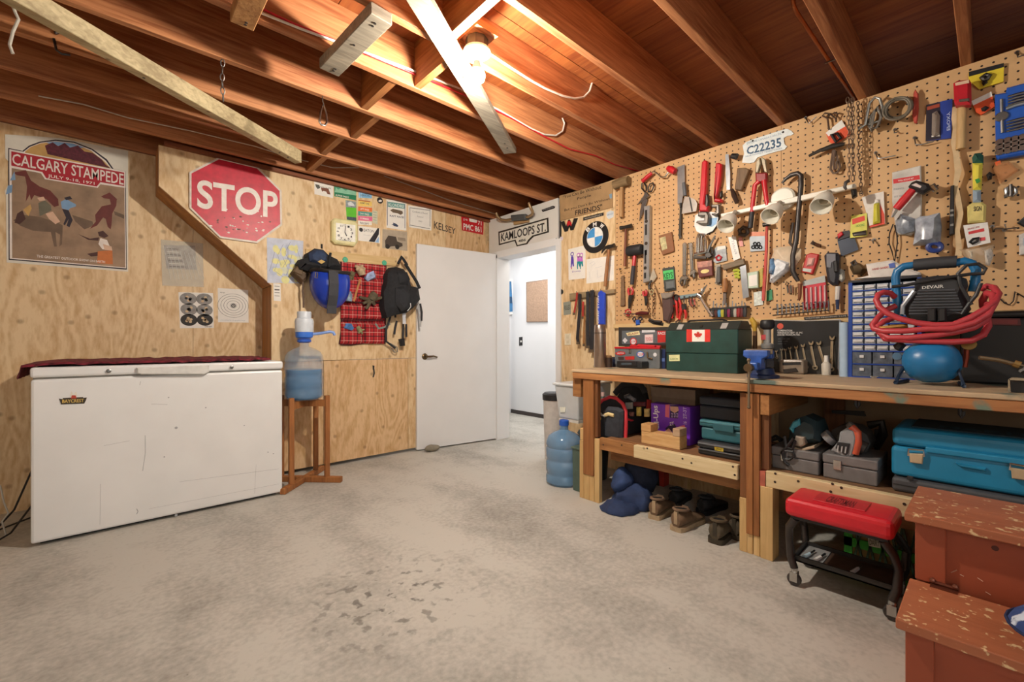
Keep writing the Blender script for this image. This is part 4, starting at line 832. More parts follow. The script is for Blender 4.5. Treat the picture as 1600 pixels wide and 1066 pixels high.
# claw hammer
def hammer(label,head,hr,handle,rr_,hm,wm,off=.04,group='hammers'):
    t=T('hammer',label,'hammer',None)
    t.part('handle',MB().rod(PR,handle,off,rr_,8),wm,smooth=True); return t
t=hammer('claw hammer with a wooden handle hung over the pencil drawing',0,0,K4((540,70),(528,200),(515,330),(503,450)),[.013,.014,.016,.014],0,HANDLE,.045)
t.part('head',MB().rod(PR,K4((500,48),(545,38),(575,30),(600,22)),.05,[.012,.017,.014,.018],10)+MB().rod(PR,K4((510,45),(485,70),(468,105)),[.055,.05,.04],[.012,.011,.005],8),DKSTEEL,smooth=True)
# belt rack
t=T('belt_rack','rough grey wood bar with belts hanging from it','rack'); t.part('bar',sl(K4((128,525),(330,500),(595,480),(598,520),(330,560),(130,600)),.0,.03,.004),wood('7d6a50','a58f6c',1,60,10))
for x,y in ((205,515),(235,530),(320,500),(370,490),(455,490)): t.part('hook',rd(K4((x,y-12),(x,y+12)),[.03,.05],.003,6),STEEL)
def strap(label,pts,wd,col,off=.05,nm='belt'):
    mb=MB(); P=[PR.pt(p,off+.006*(i%2)) for i,p in enumerate(pts)]
    mb.loft([[(x-.003,y-wd/2,z),(x-.003,y+wd/2,z),(x+.003,y+wd/2,z),(x+.003,y-wd/2,z)] for x,y,z in P])
    t=T(nm,label,nm); t.part('strap',mb,m(col,.7,var=.15)); e=P[-1]; t.part('tip',MB().box(e[0]-.006,e[0]+.005,e[1]-wd*.55,e[1]+wd*.55,e[2]-.012,e[2]+.01),m('6a5a48',.5,.3))
strap('short red strap hanging first on the belt rack',K4((212,515),(205,590),(190,680),(178,735)),.018,'a8332c')
strap('black leather belt hanging between two red straps',K4((240,530),(238,700),(225,850),(215,990),(222,1040)),.030,'232126')
strap('narrow red strap hanging behind a brown rod',K4((275,610),(272,690),(272,775)),.018,'b0352c')
strap('thin tan stick like strap hanging in the middle of the belt rack',K4((288,760),(282,900),(280,1060)),.014,'9a6a38')
strap('wide black belt hanging right of the tan strap',K4((322,505),(322,700),(322,900),(325,1080)),.034,'2a2a2e')
strap('widest black belt hanging beside the blue lanyard',K4((368,490),(368,700),(366,900),(362,1120)),.040,'26262a',.06)
t=T('lanyard','bright blue folded lanyard with white lettering on the belt rack','lanyard')
t.part('strap',sl(K4((425,515),(455,495),(492,520),(495,650),(490,850),(425,850),(418,650)),.04,.065,.008).lump(.005,20),m('2447c4',.6),smooth=True)
t.part('lettering',MB().text(PR,'CAMP STAFF',K4((440,835),(440,540),(425,540),(425,835)),.068,.02),m('d4d8ea',.6))
# =============== PEGBOARD TOOLS ===============
t=hammer('large wooden mallet with a pale handle at the pegboard edge',0,0,KA((676,335),(674,450),(672,560),(670,662)),[.015,.015,.015,.016],0,wood('9a7448','c29a66',2,70,8))
t.part('head',MB().rod(PR,KA((598,330),(670,300),(748,280)),.05,[.037,.038,.037],12),wood('6f5a3e','9a805a',1,60,8),smooth=True)
t=hammer('small hammer with a dark head and thin red brown handle',0,0,KA((718,785),(715,900),(712,1010))+K4((708,240)),[.009,.010,.011,.012],0,wood('5f2f1c','8a4a2c',2,70,8))
t.part('head',MB().rod(PR,KA((662,775),(700,768),(740,760),(778,752)),.045,[.017,.013,.014,.018],10),DKSTEEL,smooth=True)
t=hammer('black rubber mallet with a red and black handle',0,0,K4((812,100),(800,240)),[.015,.015],0,RED); t.part('grip',MB().rod(PR,K4((800,238),(790,330),(782,432)),.045,[.016,.017,.016]),m('37343a',.7),smooth=True)
t.part('head',MB().rod(PR,K4((742,85),(760,82),(870,65),(888,63)),.05,[.038,.043,.043,.038],14),m('232326',.6),smooth=True)
t=T('snips','dark tin snips with loop handles below the hand brace','snips')
t.part('loop',MB().rod(PR,KA((905,300),(930,340),(932,385),(912,395),(885,360),(885,315)),.03,.006,6,0,True),DKSTEEL,smooth=True); t.part('loop',MB().rod(PR,KA((1000,305),(1012,340),(985,395),(955,400),(950,360),(970,315)),.03,.006,6,0,True),DKSTEEL,smooth=True)
t.part('blade',sl(KA((930,395),(960,440),(870,510),(838,530)),.02,.035,.003),STEEL); t.part('blade',sl(KA((915,390),(940,480),(910,560),(858,700),(862,600)),.015,.028,.003),STEEL)
t=T('hand_brace','red handled hand brace with a bent steel crank','brace'); t.part('crank',MB().rod(PR,KA((985,205),(1010,185),(1040,205),(1085,245),(1125,245),(1160,195)),.045,.006,8),CHROME,smooth=True)
t.part('grip',MB().rod(PR,KA((890,290),(940,245),(990,202)),.045,[.015,.017,.012],10),RED,smooth=True); t.part('knob',MB().rod(PR,KA((1155,150),(1190,165),(1230,190)),.05,[.018,.026,.02],12),RED,smooth=True)
t=T('spirit_level','long aluminium spirit level hung upright with dark slots','level'); b=KA((905,548),(965,540)); e=K4((955,400),(898,412)); t.part('body',sl([b[0],b[1],e[0],e[1]],.01,.045,.003),m('b4b6b6',.3,.6))
for a,b_,y0,y1,kk in ((918,940,590,690,KA),(918,938,740,850,KA),(918,938,1005,1060,KA),(912,930,75,215,K4),(908,928,310,370,K4)): t.part('slot',sl(kk((a,y0),(b_,y0-4),(b_,y1-4),(a,y1)),.045,.0465),BLACK)
for kk,c in ((KA,(930,705)),(KA,(928,935)),(K4,(918,258))): t.part('vial',MB().disc(PR,kk(c)[0],.013,.045,.048,.001,n=12),m('39332c',.3))
t=T('drywall_knife','wide grey steel knife blade at the pegboard top','knife'); t.part('blade',sl(KA((1255,142),(1330,112),(1332,290),(1300,520),(1257,522)),.02,.024),m('8f8f90',.35,.7)); t.part('handle',sl(KA((1272,515),(1298,510),(1295,560),(1276,565)),.016,.03,.003),BLACK)
t=T('putty_knife','fan bladed putty knife with a grey handle','putty knife'); t.part('blade',sl(KA((1330,450),(1380,450),(1440,480),(1462,520),(1450,600),(1300,628),(1310,540)),.03,.034),m('b0aea8',.3,.7)); t.part('handle',MB().rod(PR,KA((1320,305),(1328,370),(1335,440)),.04,[.012,.014,.012],8),m('5d6268',.5),smooth=True); t.part('blade_edge',sl(KA((1375,455),(1388,455),(1415,600),(1402,604)),.034,.037),BLACK)
t=T('file','long black file hanging below the wide grey knife','file'); t.part('blade',sl(KA((1280,520),(1300,518),(1292,850),(1265,860)),.012,.024,.002),m('3c3934',.5,.5)); t.part('tang',sl(KA((1272,855),(1292,850),(1300,870),(1270,890)),.014,.022),DKSTEEL)
def wrench(label,hp,r,jaw,body):
    t=T('pipe_wrench',label,'wrench'); t.part('handle',sl(hp,.015,.05,.008),RED,smooth=True); t.part('jaw',sl(jaw,.02,.055,.006),m('6f6a64',.4,.7),smooth=True); t.part('hook_jaw',sl(body,.025,.05,.006),DKSTEEL,smooth=True)
wrench('larger red pipe wrench hanging jaws down',KA((1505,85),(1535,65),(1562,75),(1548,400),(1530,520),(1580,545),(1560,600),(1480,600),(1478,520)),0,KA((1470,605),(1560,605),(1580,640),(1575,730),(1500,735),(1445,720),(1455,700),(1530,695),(1535,650),(1465,650)),KA((1545,425),(1572,420),(1580,500),(1570,570),(1540,560)))
wrench('smaller red pipe wrench hanging jaws down',KB((118,100),(150,92),(178,105),(170,250),(140,420),(120,460),(185,475),(175,505),(100,500),(95,440)),0,KB((70,530),(155,525),(160,620),(130,640),(80,640),(75,625),(120,615),(125,560),(75,560)),KB((160,400),(182,385),(186,440),(165,470)))
one2('blade_disc','round packaged saw blade card in white and blue under the pipe wrenches','saw blade',('disc',MB().slab(PR,K3((410,60),(480,20),(620,10),(735,25),(738,110),(715,200),(660,280),(570,322),(500,318),(430,280),(398,200)),.004,.012),m('e8e8e6',.4)),('label',MB().flat(PR,K3((595,100),(720,90),(705,180),(640,220),(570,205)),.0126),m('7fb0dc',.4)),('rim',MB().rod(PR,K3((738,40),(738,110),(715,200),(660,280),(570,322)),.012,.004,6),BLACK))
one2('seed_packet','olive and brown printed packet on the pegboard','packet',('card',sl(KA((1058,855),(1195,815),(1222,1005),(1215,1020),(1100,1058),(1075,1000)),.008,.018,.004),m('8a5a38',.5)),('print',MB().flat(PR,KA((1068,880),(1130,862),(1150,990),(1095,1010)),.0186),m('b9b184',.5,var=.4,scale=40)))
one('old_file','flat brown wooden rasp hanging below the small hammer','rasp',sl(K4((668,345),(695,335),(706,640),(690,655),(660,650)),.01,.022,.002),m('7d6248',.6,var=.2),bevel=0)
def plier(label,name,pts_a,pts_b,head,col):
    t=T(name,label,name); t.part('handle',MB().rod(PR,pts_a,.03,[.009]+[.010]*(len(pts_a)-2)+[.007],8),m(col,.4),smooth=True); t.part('handle',MB().rod(PR,pts_b,.03,[.009]+[.010]*(len(pts_b)-2)+[.007],8),m(col,.4),smooth=True); t.part('jaws',sl(head,.02,.04,.004),DKSTEEL,smooth=True)
plier('red handled pliers below the black rubber mallet','pliers',K4((750,465),(742,500),(755,545)),K4((775,462),(792,500),(780,545)),K4((745,540),(795,540),(775,590),(752,680),(740,680),(738,590)),'c3202b')
plier('small red handled pliers hanging left of the chain cluster','pliers',K4((902,500),(900,525),(912,555)),K4((925,490),(935,520),(925,555)),K4((905,550),(930,550),(938,600),(925,650),(915,650)),'c3202b')
t=T('screwdriver','screwdriver with a dark red handle lying level on pegboard hooks','screwdriver'); t.part('handle',MB().rod(PR,K4((825,738),(880,728),(955,730)),.04,[.012,.015,.012],8),m('5a1d1c',.4),smooth=True); t.part('shaft',MB().rod(PR,K4((695,735),(825,738)),.04,.004,6),STEEL)
one2('red_valve','small red valve handle at the end of the level screwdriver','valve',('wheel',MB().rod(PR,K4((720,700),(745,690),(770,715),(760,745),(730,750),(715,725)),.03,.006,6,0,True),RED,SM),('stem',rd(K4((745,720),(745,765)),.03,.006),DRED))
t=T('chain_cluster','cluster of rusty chain and thin pliers hanging from one hook','chain'); t.part('chain',chain(PR,K4((985,470),(1010,560),(1005,650),(1000,760)),.03,.03,.0026,.008),m('6b4a34',.5,.5)); t.part('chain',chain(PR,K4((960,480),(940,600),(960,720)),.025,.03,.0026,.008),m('6b4a34',.5,.5)); t.part('cord',MB().rod(PR,K4((1020,440),(1050,520),(1075,600),(1085,660)),.02,.004,6),m('7a5632',.6)); t.part('ring',MB().ring(PR,K4((985,510))[0],.012,.02,.04,0,16),m('b9b48a',.4,.5))
t=T('trowel','pointing trowel with a pale blade beside the level','trowel'); t.part('blade',sl(K4((1005,260),(1040,350),(1000,405),(965,395),(985,310)),.02,.024),m('cfc6b4',.35,.5)); t.part('handle',MB().rod(PR,K4((985,385),(960,440),(965,480)),.03,[.006,.011,.009],8),DKSTEEL,smooth=True)
one2('key_packet','green and black blister packet on the pegboard','packet',('card',sl(K4((1098,265),(1220,245),(1238,485),(1122,505)),.006,.014),m('3a3d3c',.5)),('label',MB().slab(PR,K4((1105,290),(1212,275),(1218,370),(1112,385)),.014,.0146),m('4fc46a',.5)),('lettering',MB().text(PR,'KEYS',K4((1115,375),(1208,362),(1205,300),(1110,315)),.0152,.02),m('1d5a30',.5)),('blister',sl(K4((1125,400),(1220,388),(1225,470),(1135,485)),.014,.03,.008),m('6f7476',.3)))
t=T('holster','dark leather tool holster with folded flap above the green toolbox','holster'); t.part('body',sl(K4((1085,560),(1195,540),(1200,700),(1160,830),(1100,810)),.02,.06,.012),m('57403c',.7),smooth=True); t.part('flap',sl(K4((1075,520),(1215,512),(1190,560),(1130,582),(1090,575)),.05,.075,.006),m('8a7f74',.6))
for i,(lab,a,b,h) in enumerate((('red handled tin snips nearest the holster',K4((1185,640),(1150,660),(1145,770)),K4((1215,640),(1205,680),(1200,785)),K4((1190,600),(1220,590),(1240,640),(1190,650))),('red handled tin snips in the middle with a pale pivot',K4((1215,540),(1245,620),(1255,780)),K4((1255,545),(1290,640),(1280,800)),K4((1210,545),(1235,530),(1265,545),(1270,600),(1220,600))),('red handled tin snips beside the hex key rail',K4((1300,680),(1290,730),(1270,800)),K4((1330,690),(1345,740),(1340,790)),K4((1290,640),(1330,630),(1345,690),(1300,700))))):
    plier(lab,'snips',a,b,h,'cf2a26')
one('pliers','pliers jaws poking out over the lid below the red snips','pliers',MB().rod(PR,K4((1290,800),(1250,850),(1240,820),(1270,800)),.05,.006,6,0,True),CHROME,smooth=True)
t=T('hex_key_rail','blue grey metal bar holding hex keys on the pegboard','rail'); t.part('bar',sl(K4((1275,545),(1480,518),(1485,545),(1280,585)),.005,.02,.003),m('86a0a8',.4,.5))
for x in (1325,1380,1415): t.part('key',MB().rod(PR,K4((x,550),(x-2,600),(x+4,640),(x+18,650),(x+22,665)),.03,.004,6),DKSTEEL)
t.part('clamp',MB().rod(PR,K4((1390,590),(1430,585),(1440,640),(1400,655)),.03,.004,6,0,True),m('c9565a',.4))
t=T('screwdriver','long bright steel bar wrench leaning down to the green toolbox','wrench'); t.part('shaft',MB().rod(PR,K9((475,205),(560,350),(650,485)),.045,[.012,.011,.013],8),CHROME,smooth=True); t.part('head',MB().rod(PR,K9((450,180),(500,215)),.05,.02,10),CHROME,smooth=True)
for i in range(3): t.part('prong',MB().rod(PR,K9((470+18*i,190-8*i),(500+30*i,130-30*i),(505+35*i,95-25*i)),.05,.005,6),CHROME)
def adj(label,top,bot,w_,headc,jaw):
    t=T('adjustable_wrench',label,'wrench'); a=Vector((bot[0]-top[0],bot[1]-top[1])).normalized(); n=Vector((-a.y,a.x))*w_
    t.part('handle',sl([(top[0]+n.x,top[1]+n.y),(top[0]-n.x,top[1]-n.y),(bot[0]-n.x*.8,bot[1]-n.y*.8),(bot[0]+n.x*.8,bot[1]+n.y*.8)],.012,.028,.004),CHROME,smooth=True)
    t.part('head',sl(headc,.01,.035,.005),CHROME,smooth=True); t.part('jaw',sl(jaw,.012,.04,.004),STEEL,smooth=True); t.part('eye',MB().disc(PR,(top[0],top[1]),.016,.01,.029,.003,n=12),CHROME,smooth=True)
adj('longest chrome adjustable wrench hanging head down',K3((258,465))[0],K3((252,900))[0],3.2,K3((215,905),(290,890),(315,930),(285,960),(225,960),(205,1000),(240,1035),(215,1045),(188,1000),(190,940)),K3((245,960),(285,945),(275,1010),(240,1038)))
adj('second chrome adjustable wrench right of the longest',K3((345,465))[0],K3((365,840))[0],3.0,K3((335,830),(400,800),(425,850),(395,870),(350,890),(345,915),(330,900)),K3((365,870),(400,850),(405,915),(380,940)))
t=T('wire_rope_clamps','bundle of chrome shackles hanging at the pegboard centre','shackle')
for k,(x,w_) in enumerate(((470,45),(520,40),(500,55))): t.part('shackle',MB().rod(PR,K3((x-w_+10,580),(x-w_+15,380),(x-10,318),(x+20,322),(x+w_,380),(x+w_,560)),.02+.018*k,.008,8),CHROME,smooth=True)
t.part('pin',MB().rod(PR,K3((400,600),(580,560)),.05,.012,8),CHROME,smooth=True); t.part('pin',MB().rod(PR,K3((395,640),(570,645)),.04,.012,8),STEEL,smooth=True)
t=T('locking_pliers','open locking pliers with dark jaws beside the chrome shackles','pliers'); t.part('handle',MB().rod(PR,K3((690,340),(620,470),(590,560),(580,640)),.04,[.006,.009,.01,.008],8),STEEL,smooth=True); t.part('handle',MB().rod(PR,K3((600,650),(650,580),(640,500)),.035,[.01,.01,.007],8),DKSTEEL,smooth=True); t.part('jaw',sl(K3((545,560),(620,570),(650,620),(600,655),(540,640)),.03,.05,.005),DKSTEEL,smooth=True)
one2('tobacco_tin','flat reddish tin with a yellow oval label','tin',('case',sl(K3((430,700),(640,680),(655,895),(460,925)),.004,.03,.004),m('6e2f28',.4)),('label',MB().fdisc(PR,K3((545,835))[0],.03,.031,0,18,.014).add([],[]),m('e2cf86',.4)),('lid_band',sl(K3((435,705),(640,685),(642,760),(440,790)),.03,.031),m('b07a6a',.4,var=.4,scale=50)))
one2('washer_pack','clear hanging pack with red rings','packet',('card',sl(K3((668,530),(720,490),(832,478),(852,685),(700,725),(665,700)),.004,.012),m('9aa0a4',.4,var=.3,scale=40)),('ring',MB().rod(PR,K3((700,640),(740,612),(775,640),(755,680),(715,680)),.016,.006,6,0,True),RED,SM),('header',MB().flat(PR,K3((720,492),(830,480),(835,520),(715,545)),.0125),PAPER))
one2('paint_stir_stick','white ruler stick above the try square','ruler',('stick',sl(K3((868,362),(970,350),(1035,655),(945,690)),.012,.018),m('eae8e4',.5)),('print',MB().text(PR,'PAINT',K3((960,600),(910,400),(945,395),(990,590)),.0186),m('b0b0b8',.5)))
t=T('try_square','steel try square with a worn wooden stock','square'); t.part('stock',sl(K3((778,745),(1080,658),(1095,735),(800,820)),.02,.045,.003),wood('6a5a44','94826a',1,60,8)); t.part('blade',sl([K3((1030,775))[0],K3((1112,745))[0]]+K5((468,560),(405,578)),.028,.032),m('8d9094',.3,.6))
one2('tape_roll','dark roll of tape with a pink tag near the left spotlight','tape',('roll',MB().rod(PR,K3((1080,225),(1130,240),(1140,300),(1100,335),(1040,320),(1025,270)),.03,.014,8,0,True),m('3f3228',.4),SM),('tag',sl(K3((1010,370),(1060,360),(1080,485),(1030,490)),.004,.008),m('d88f88',.5)))
one2('utility_knife_pack','narrow packaged utility knife left of the chisel','packet',('card',sl(K3((690,745),(760,738),(772,1030),(690,1010)),.004,.012),m('9d9484',.4)),('knife',sl(K3((715,770),(760,765),(762,985),(725,1010),(695,990)),.012,.03,.005),m('4d4a46',.4)))
t=T('chisel','wood handled chisel hanging beside the try square','chisel'); t.part('handle',MB().rod(PR,K9((822,-40),(830,40),(820,150)),.035,[.014,.021,.015],10),HANDLE,smooth=True); t.part('blade',sl(K9((795,150),(840,150),(838,320),(790,325)),.025,.035,.002),m('6d625c',.4,.6))
t=T('clip_cluster','bunch of yellow green spring clips behind the try square','clips')
for k in range(3): t.part('clip',MB().rod(PR,K3((940+12*k,830+45*k),(1000,815+45*k),(1030,840+45*k)),.02+.006*k,.010,6),m('b9c24a',.5))
t=T('trowel','long grey trowel blade with a dark turned handle','trowel'); t.part('blade',sl(KB((222,10),(255,5),(272,200),(270,375),(235,380),(225,200)),.02,.025),m('9aa0a6',.35,.6)); t.part('knob',MB().rod(PR,K7((20,625),(75,632)),.05,[.016,.02],10),BLACK,smooth=True); t.part('handle',MB().rod(PR,KB((290,372),(310,430),(345,515)),.04,[.010,.016,.014],8),m('33211a',.4),smooth=True)
one('wooden_float','short brown wooden float handle beside the grey trowel','float',sl(KB((345,150),(430,145),(470,165),(385,385),(318,372)),.015,.04,.005),wood('5a4430','7d6244',2,60,8))
t=T('bolt_cutters','long red handled bolt cutters hanging jaws up','bolt cutters'); 
t.part('handle',MB().rod(PR,KB((575,290),(530,330),(510,500),(498,620)),.05,[.016,.014,.013,.013],10),RED,smooth=True); t.part('handle',MB().rod(PR,KB((625,280),(640,400),(660,540)),.05,[.016,.014,.013],10),RED,smooth=True)
t.part('grip',MB().rod(PR,KB((500,610),(490,700),(482,775)),.05,[.014,.015,.015],10),m('2f2f33',.6),smooth=True); t.part('pivot',sl(KB((530,200),(650,195),(655,290),(600,300),(535,300)),.03,.06,.008),DRED,smooth=True)
t.part('jaw',sl(KB((540,80),(580,40),(590,100),(560,200),(530,200)),.035,.06,.005),m('9a8f7a',.4,.6),smooth=True); t.part('jaw',sl(KB((590,30),(640,60),(660,200),(625,195),(600,110)),.035,.06,.005),m('9a8f7a',.4,.6),smooth=True)
# track light bar
t=T('track_light','white track light bar with three adjustable spotlights on the pegboard','track light')
CW=m('e4e0d2',.4,var=.03)
t.part('bar',sl(KB((170,628),(980,440),(1575,310),(1578,352),(980,498),(175,662)),.03,.06,.004),CW); t.part('canopy',MB().disc(PR,KB((810,470))[0],.07,.0,.035,.01,n=28),CW,smooth=True)
for (n0,n1,c) in ((KB((330,605))[0],KB((290,660))[0],KB((232,745))[0]),(KB((790,510))[0],KB((770,560))[0],KB((700,640))[0]),(KB((1300,400))[0],KB((1275,440))[0],KB((1222,540))[0])):
    A=Vector(PR.pt(n0,.075)); B=Vector(PR.pt(n1,.10)); E_=Vector(PR.pt(c,.16)); d=(E_-B).normalized()
    t.part('knuckle',MB().tube([A,lerp(A,B,.6),B],[.016,.012,.018],8),m('b9b4a4',.35,.4),smooth=True)
    hd=MB().lathe([(.012,0),(.034,.006),(.046,.03),(.052,.06),(.054,.10),(.050,.10),(.048,.06),(.040,.035),(.001,.03)],B,d,24); s_=t.part('shade',hd,CW,smooth=True)
    t.part('socket',MB().lathe([(.020,.034),(.022,.05),(.014,.055),(.001,.056)],B,d,14),m('8f8570',.4),s_,smooth=True)
t=T('crowbar','long dark crowbar hooked over a peg hook','crowbar'); t.part('bar',MB().rod(PR,KB((812,310),(850,265),(910,222),(975,205),(1010,230),(1010,330),(985,600),(960,900))+K5((925,130),(925,290),(950,345),(980,395)),.05,[.006,.010]+[.014]*9+[.011],10),m('4a4644',.4,.7),smooth=True); t.part('tip',sl(K5((972,420),(1012,420),(1005,560),(988,600),(975,590)),.035,.055,.005),wood('6a3c22','8d5632',2,60,8))
one2('pry_bar','thin curved pry bar hanging behind the crowbar','pry bar',('bar',MB().rod(PR,KB((925,720),(905,850),(895,930),(925,970)),.03,[.010,.009,.009,.007],8),m('57504a',.4,.6),SM),('claw',sl(KB((912,962),(935,962),(940,985),(918,985)),.025,.035,.002),m('57504a',.4,.6)))
t=hammer('ball peen hammer with a long thin red handle',0,0,KB((655,760),(650,1000))+K5((640,250),(625,480),(618,600)),[.008,.009,.010,.011,.010],0,m('c8524a',.4)); t.part('head',MB().rod(PR,KB((615,745),(650,738),(688,732)),.045,[.014,.012,.016],10),DKSTEEL,smooth=True)
one2('ring_pack','grey pack of black rubber rings with an orange header','packet',('card',sl(KB((470,815),(635,815),(632,1010),(482,1022)),.004,.012),m('98a4ae',.4)),('header',MB().slab(PR,KB((470,815),(635,815),(635,858),(472,862)),.012,.0126),m('d9805a',.5)),*[('ring',MB().rod(PR,[(KB((510+38*(k%3)+(k//3)*20,975-35*(k//3)))[0][0]+2.4*math.cos(a),KB((510+38*(k%3)+(k//3)*20,975-35*(k//3)))[0][1]+2.6*math.sin(a)) for a in (0,1.05,2.1,3.14,4.2,5.2)],.016,.0035,6,0,True),BLACK) for k in range(5)])
one('plastic_bag','crumpled beige plastic bag hanging behind the crowbar','bag',sl(KB((712,990),(760,960),(900,950),(990,1000))+K5((985,150),(900,290),(780,310),(690,270),(680,180),(720,100)),.01,.05,.02).lump(.014,16),m('cbb79c',.5,var=.2,scale=18),smooth=True)
one2('hardware_bag','clear bag with small white and blue parts beside the red handle','bag',('bag',sl(K5((690,160),(760,140),(900,200),(880,280),(700,410),(665,400),(680,300)),.02,.06,.02).lump(.01,18),m('c9ccd0',.3,var=.35,scale=35),SM),('parts',sl(K5((680,170),(720,160),(750,240),(720,330),(675,320)),.04,.068,.01).lump(.008,30),m('5f83a8',.4,var=.7,scale=50),SM))
one2('sandpaper_card','dark blue square card hanging at an angle under the yellow card','card',('sheet',sl(KB((1388,905),(1560,858),(1610,1000),(1428,1072)),.008,.014),m('3c4658',.35,var=.3,scale=8)),('header',sl(KB((1380,870),(1440,810),(1510,800),(1530,860),(1392,905)),.01,.02),m('26242a',.5)),('clip',sl(KB((1385,840),(1430,808),(1450,840),(1395,885)),.02,.03,.004),RED))
t=T('peg_hook','brown bolt shape standing for a shadow below the right spotlight','hook'); t.part('shaft',MB().rod(PR,KB((1135,935),(1215,960)),.03,.008,8),m('5a3a26',.5,.4),smooth=True); t.part('head',MB().rod(PR,KB((1128,950),(1150,920)),.03,.014,8),m('3c2a20',.5,.4),smooth=True)  # brown rods model a cast shadow below the spotlight
one2('tape_measure_card','red blister card tilted under the crowbar bend','packet',('card',sl(K5((1062,120),(1110,100),(1195,115),(1180,190),(1130,325),(1012,300),(1030,240)),.006,.022,.006),m('bf2f2c',.4)),('window',sl(K5((1080,150),(1150,150),(1130,230),(1060,240)),.022,.034,.008),m('d8a49a',.25)),('label',MB().flat(PR,K5((1030,260),(1120,270),(1110,305),(1025,290)),.0226),m('b9c0b8',.4)))
t=T('spade_bit_set','red and grey blister pack of five spade bits','packet'); t.part('card',sl(K5((1025,400),(1258,335),(1292,660),(1040,692)),.006,.016),m('c3263a',.45)); t.part('header',sl(K5((1025,400),(1258,335),(1266,405),(1030,448)),.016,.0168),m('a9aeac',.4))
for k in range(5): x=1062+48*k; t.part('bit',sl(K5((x-9,470-8*k),(x+9,467-8*k),(x+14,655-5*k),(x+8,672-5*k),(x-6,672-5*k)),.0168,.026,.003),m('e2c4c4',.3,.3))
t=T('stud_finder','dark blue black oval handheld detector hanging by the blister pack','detector'); t.part('body',sl(K5((1245,130),(1275,95),(1380,95),(1402,130),(1400,360),(1385,430),(1330,440),(1280,400)),.01,.06,.015),m('2f3038',.4),smooth=True); t.part('face',sl(K5((1272,110),(1370,110),(1372,190),(1330,200),(1320,260),(1275,250)),.06,.064,.002),m('6f7078',.35)); t.part('grip',sl(K5((1345,185),(1385,180),(1395,300),(1350,300)),.06,.07,.004),BLACK)
t=T('scraper','small grey white scraper with a blue black handle','scraper'); t.part('blade',sl(K5((1385,340),(1425,265),(1462,290),(1470,370),(1420,400)),.015,.02),m('b9bcbc',.35,.4)); t.part('handle',MB().rod(PR,K5((1390,590),(1390,690)),.03,[.010,.008],8),m('2c3a5c',.4),smooth=True); t.part('shaft',MB().rod(PR,K5((1395,450),(1388,590)),.03,[.013,.012],8),m('d0ccc4',.4),smooth=True)
one2('drill_box','pale green cardboard box on the pegboard beside the red handle','box',('box',sl(K5((448,310),(560,290),(562,465),(460,472)),.005,.05,.003),m('b9cdb8',.5)),('side_label',sl(K5((465,340),(550,325),(552,440),(470,452)),.05,.0506),PAPER),('stripe',sl(K5((560,290),(610,255),(612,450),(562,468)),.005,.03),m('b6a23a',.5)))
one2('green_card','green card and white leaflet tucked below the pale box','card',('sheet',sl(K5((650,500),(708,480),(712,590),(652,605)),.006,.01),m('2f8a5c',.5)),('leaflet',sl(K5((518,515),(585,500),(612,505),(612,640),(520,655)),.006,.009),m('d4dcd4',.5,var=.25,scale=60)))
t=T('key_bunch','small bunch of dark keys hanging on the pegboard','keys'); t.part('ring',MB().rod(PR,K5((860,400),(880,420),(870,450),(850,430)),.015,.003,5,0,True),DKSTEEL)
for k in range(4): t.part('key',sl(K5((858+20*k,440),(872+20*k,440),(880+16*k,510+8*(k%2)),(868+16*k,525)),.01+.004*k,.014+.004*k),m('6e4a38' if k%2 else '4a4640',.4,.6))
# screwdriver row and hex wrench row
t=T('tool_rail','narrow dark rail holding the screwdriver row above the green toolbox','rail'); t.part('bar',sl(K5((60,680),(445,650),(447,668),(62,700)),.0,.05),BLACK)
cols=['3a2f28','5a2a20','4f8fc0','c2b83a','2f2a26','8a2a52','2a2622','b8b0a4','9c2a2a','6a2a2a','3b3b3f']
for k in range(11):
    x=95+33*k; t=T('screwdriver','x','screwdriver'); nm=['brown','maroon','blue','yellow','dark brown','magenta','black','ivory','red','rust','charcoal'][k]
    t.e['label']='screwdriver with %s handle in the row above the green toolbox'%nm; t.e['group']='screwdrivers in the rail'
    t.part('handle',MB().rod(PR,K5((x,770),(x+1,720),(x+2,672)),.035,[.010,.014,.011],8),m(cols[k],.4),smooth=True); t.part('shaft',MB().rod(PR,K5((x+2,672),(x+4,600+25*(k%3))),.035,.0035,6),STEEL)
t=T('wrench_rail','thin steel rail of hanging hex wrenches above the tool roll','rail'); t.part('bar',MB().rod(PR,K5((715,690),(1030,655)),.03,.005,6)+MB().rod(PR,K5((715,752),(1290,700)),.03,.004,6),DKSTEEL)
for k in range(13):
    x=765+44*k; t=T('hex_wrench','%s hex wrench from the vise end of the row above the black tool roll'%['first','second','third','fourth','fifth','sixth','seventh','eighth','ninth','tenth','eleventh','twelfth','thirteenth'][k],'hex wrench','hex wrenches on the rail'); t.part('shank',MB().rod(PR,K5((x,635+3*(k%3)-k*3),(x+4,690-k*3),(x+2,745-k*4)),.035,.0038,6),STEEL); t.part('bend',MB().rod(PR,K5((x,635+3*(k%3)-k*3),(x-14,650-k*3)),.035,.0038,6),STEEL)
one2('label_strip','black strip with faint lettering along the pegboard bottom rail','strip',('strip',sl(K5((1040,772),(1490,740),(1495,768),(1045,800)),.032,.036),BLACK),('lettering',MB().text(PR,'WEATHER PROOFING TAPE',K5((1055,792),(1480,765),(1480,752),(1055,778)),.037,.01),m('a9a49a',.5)))
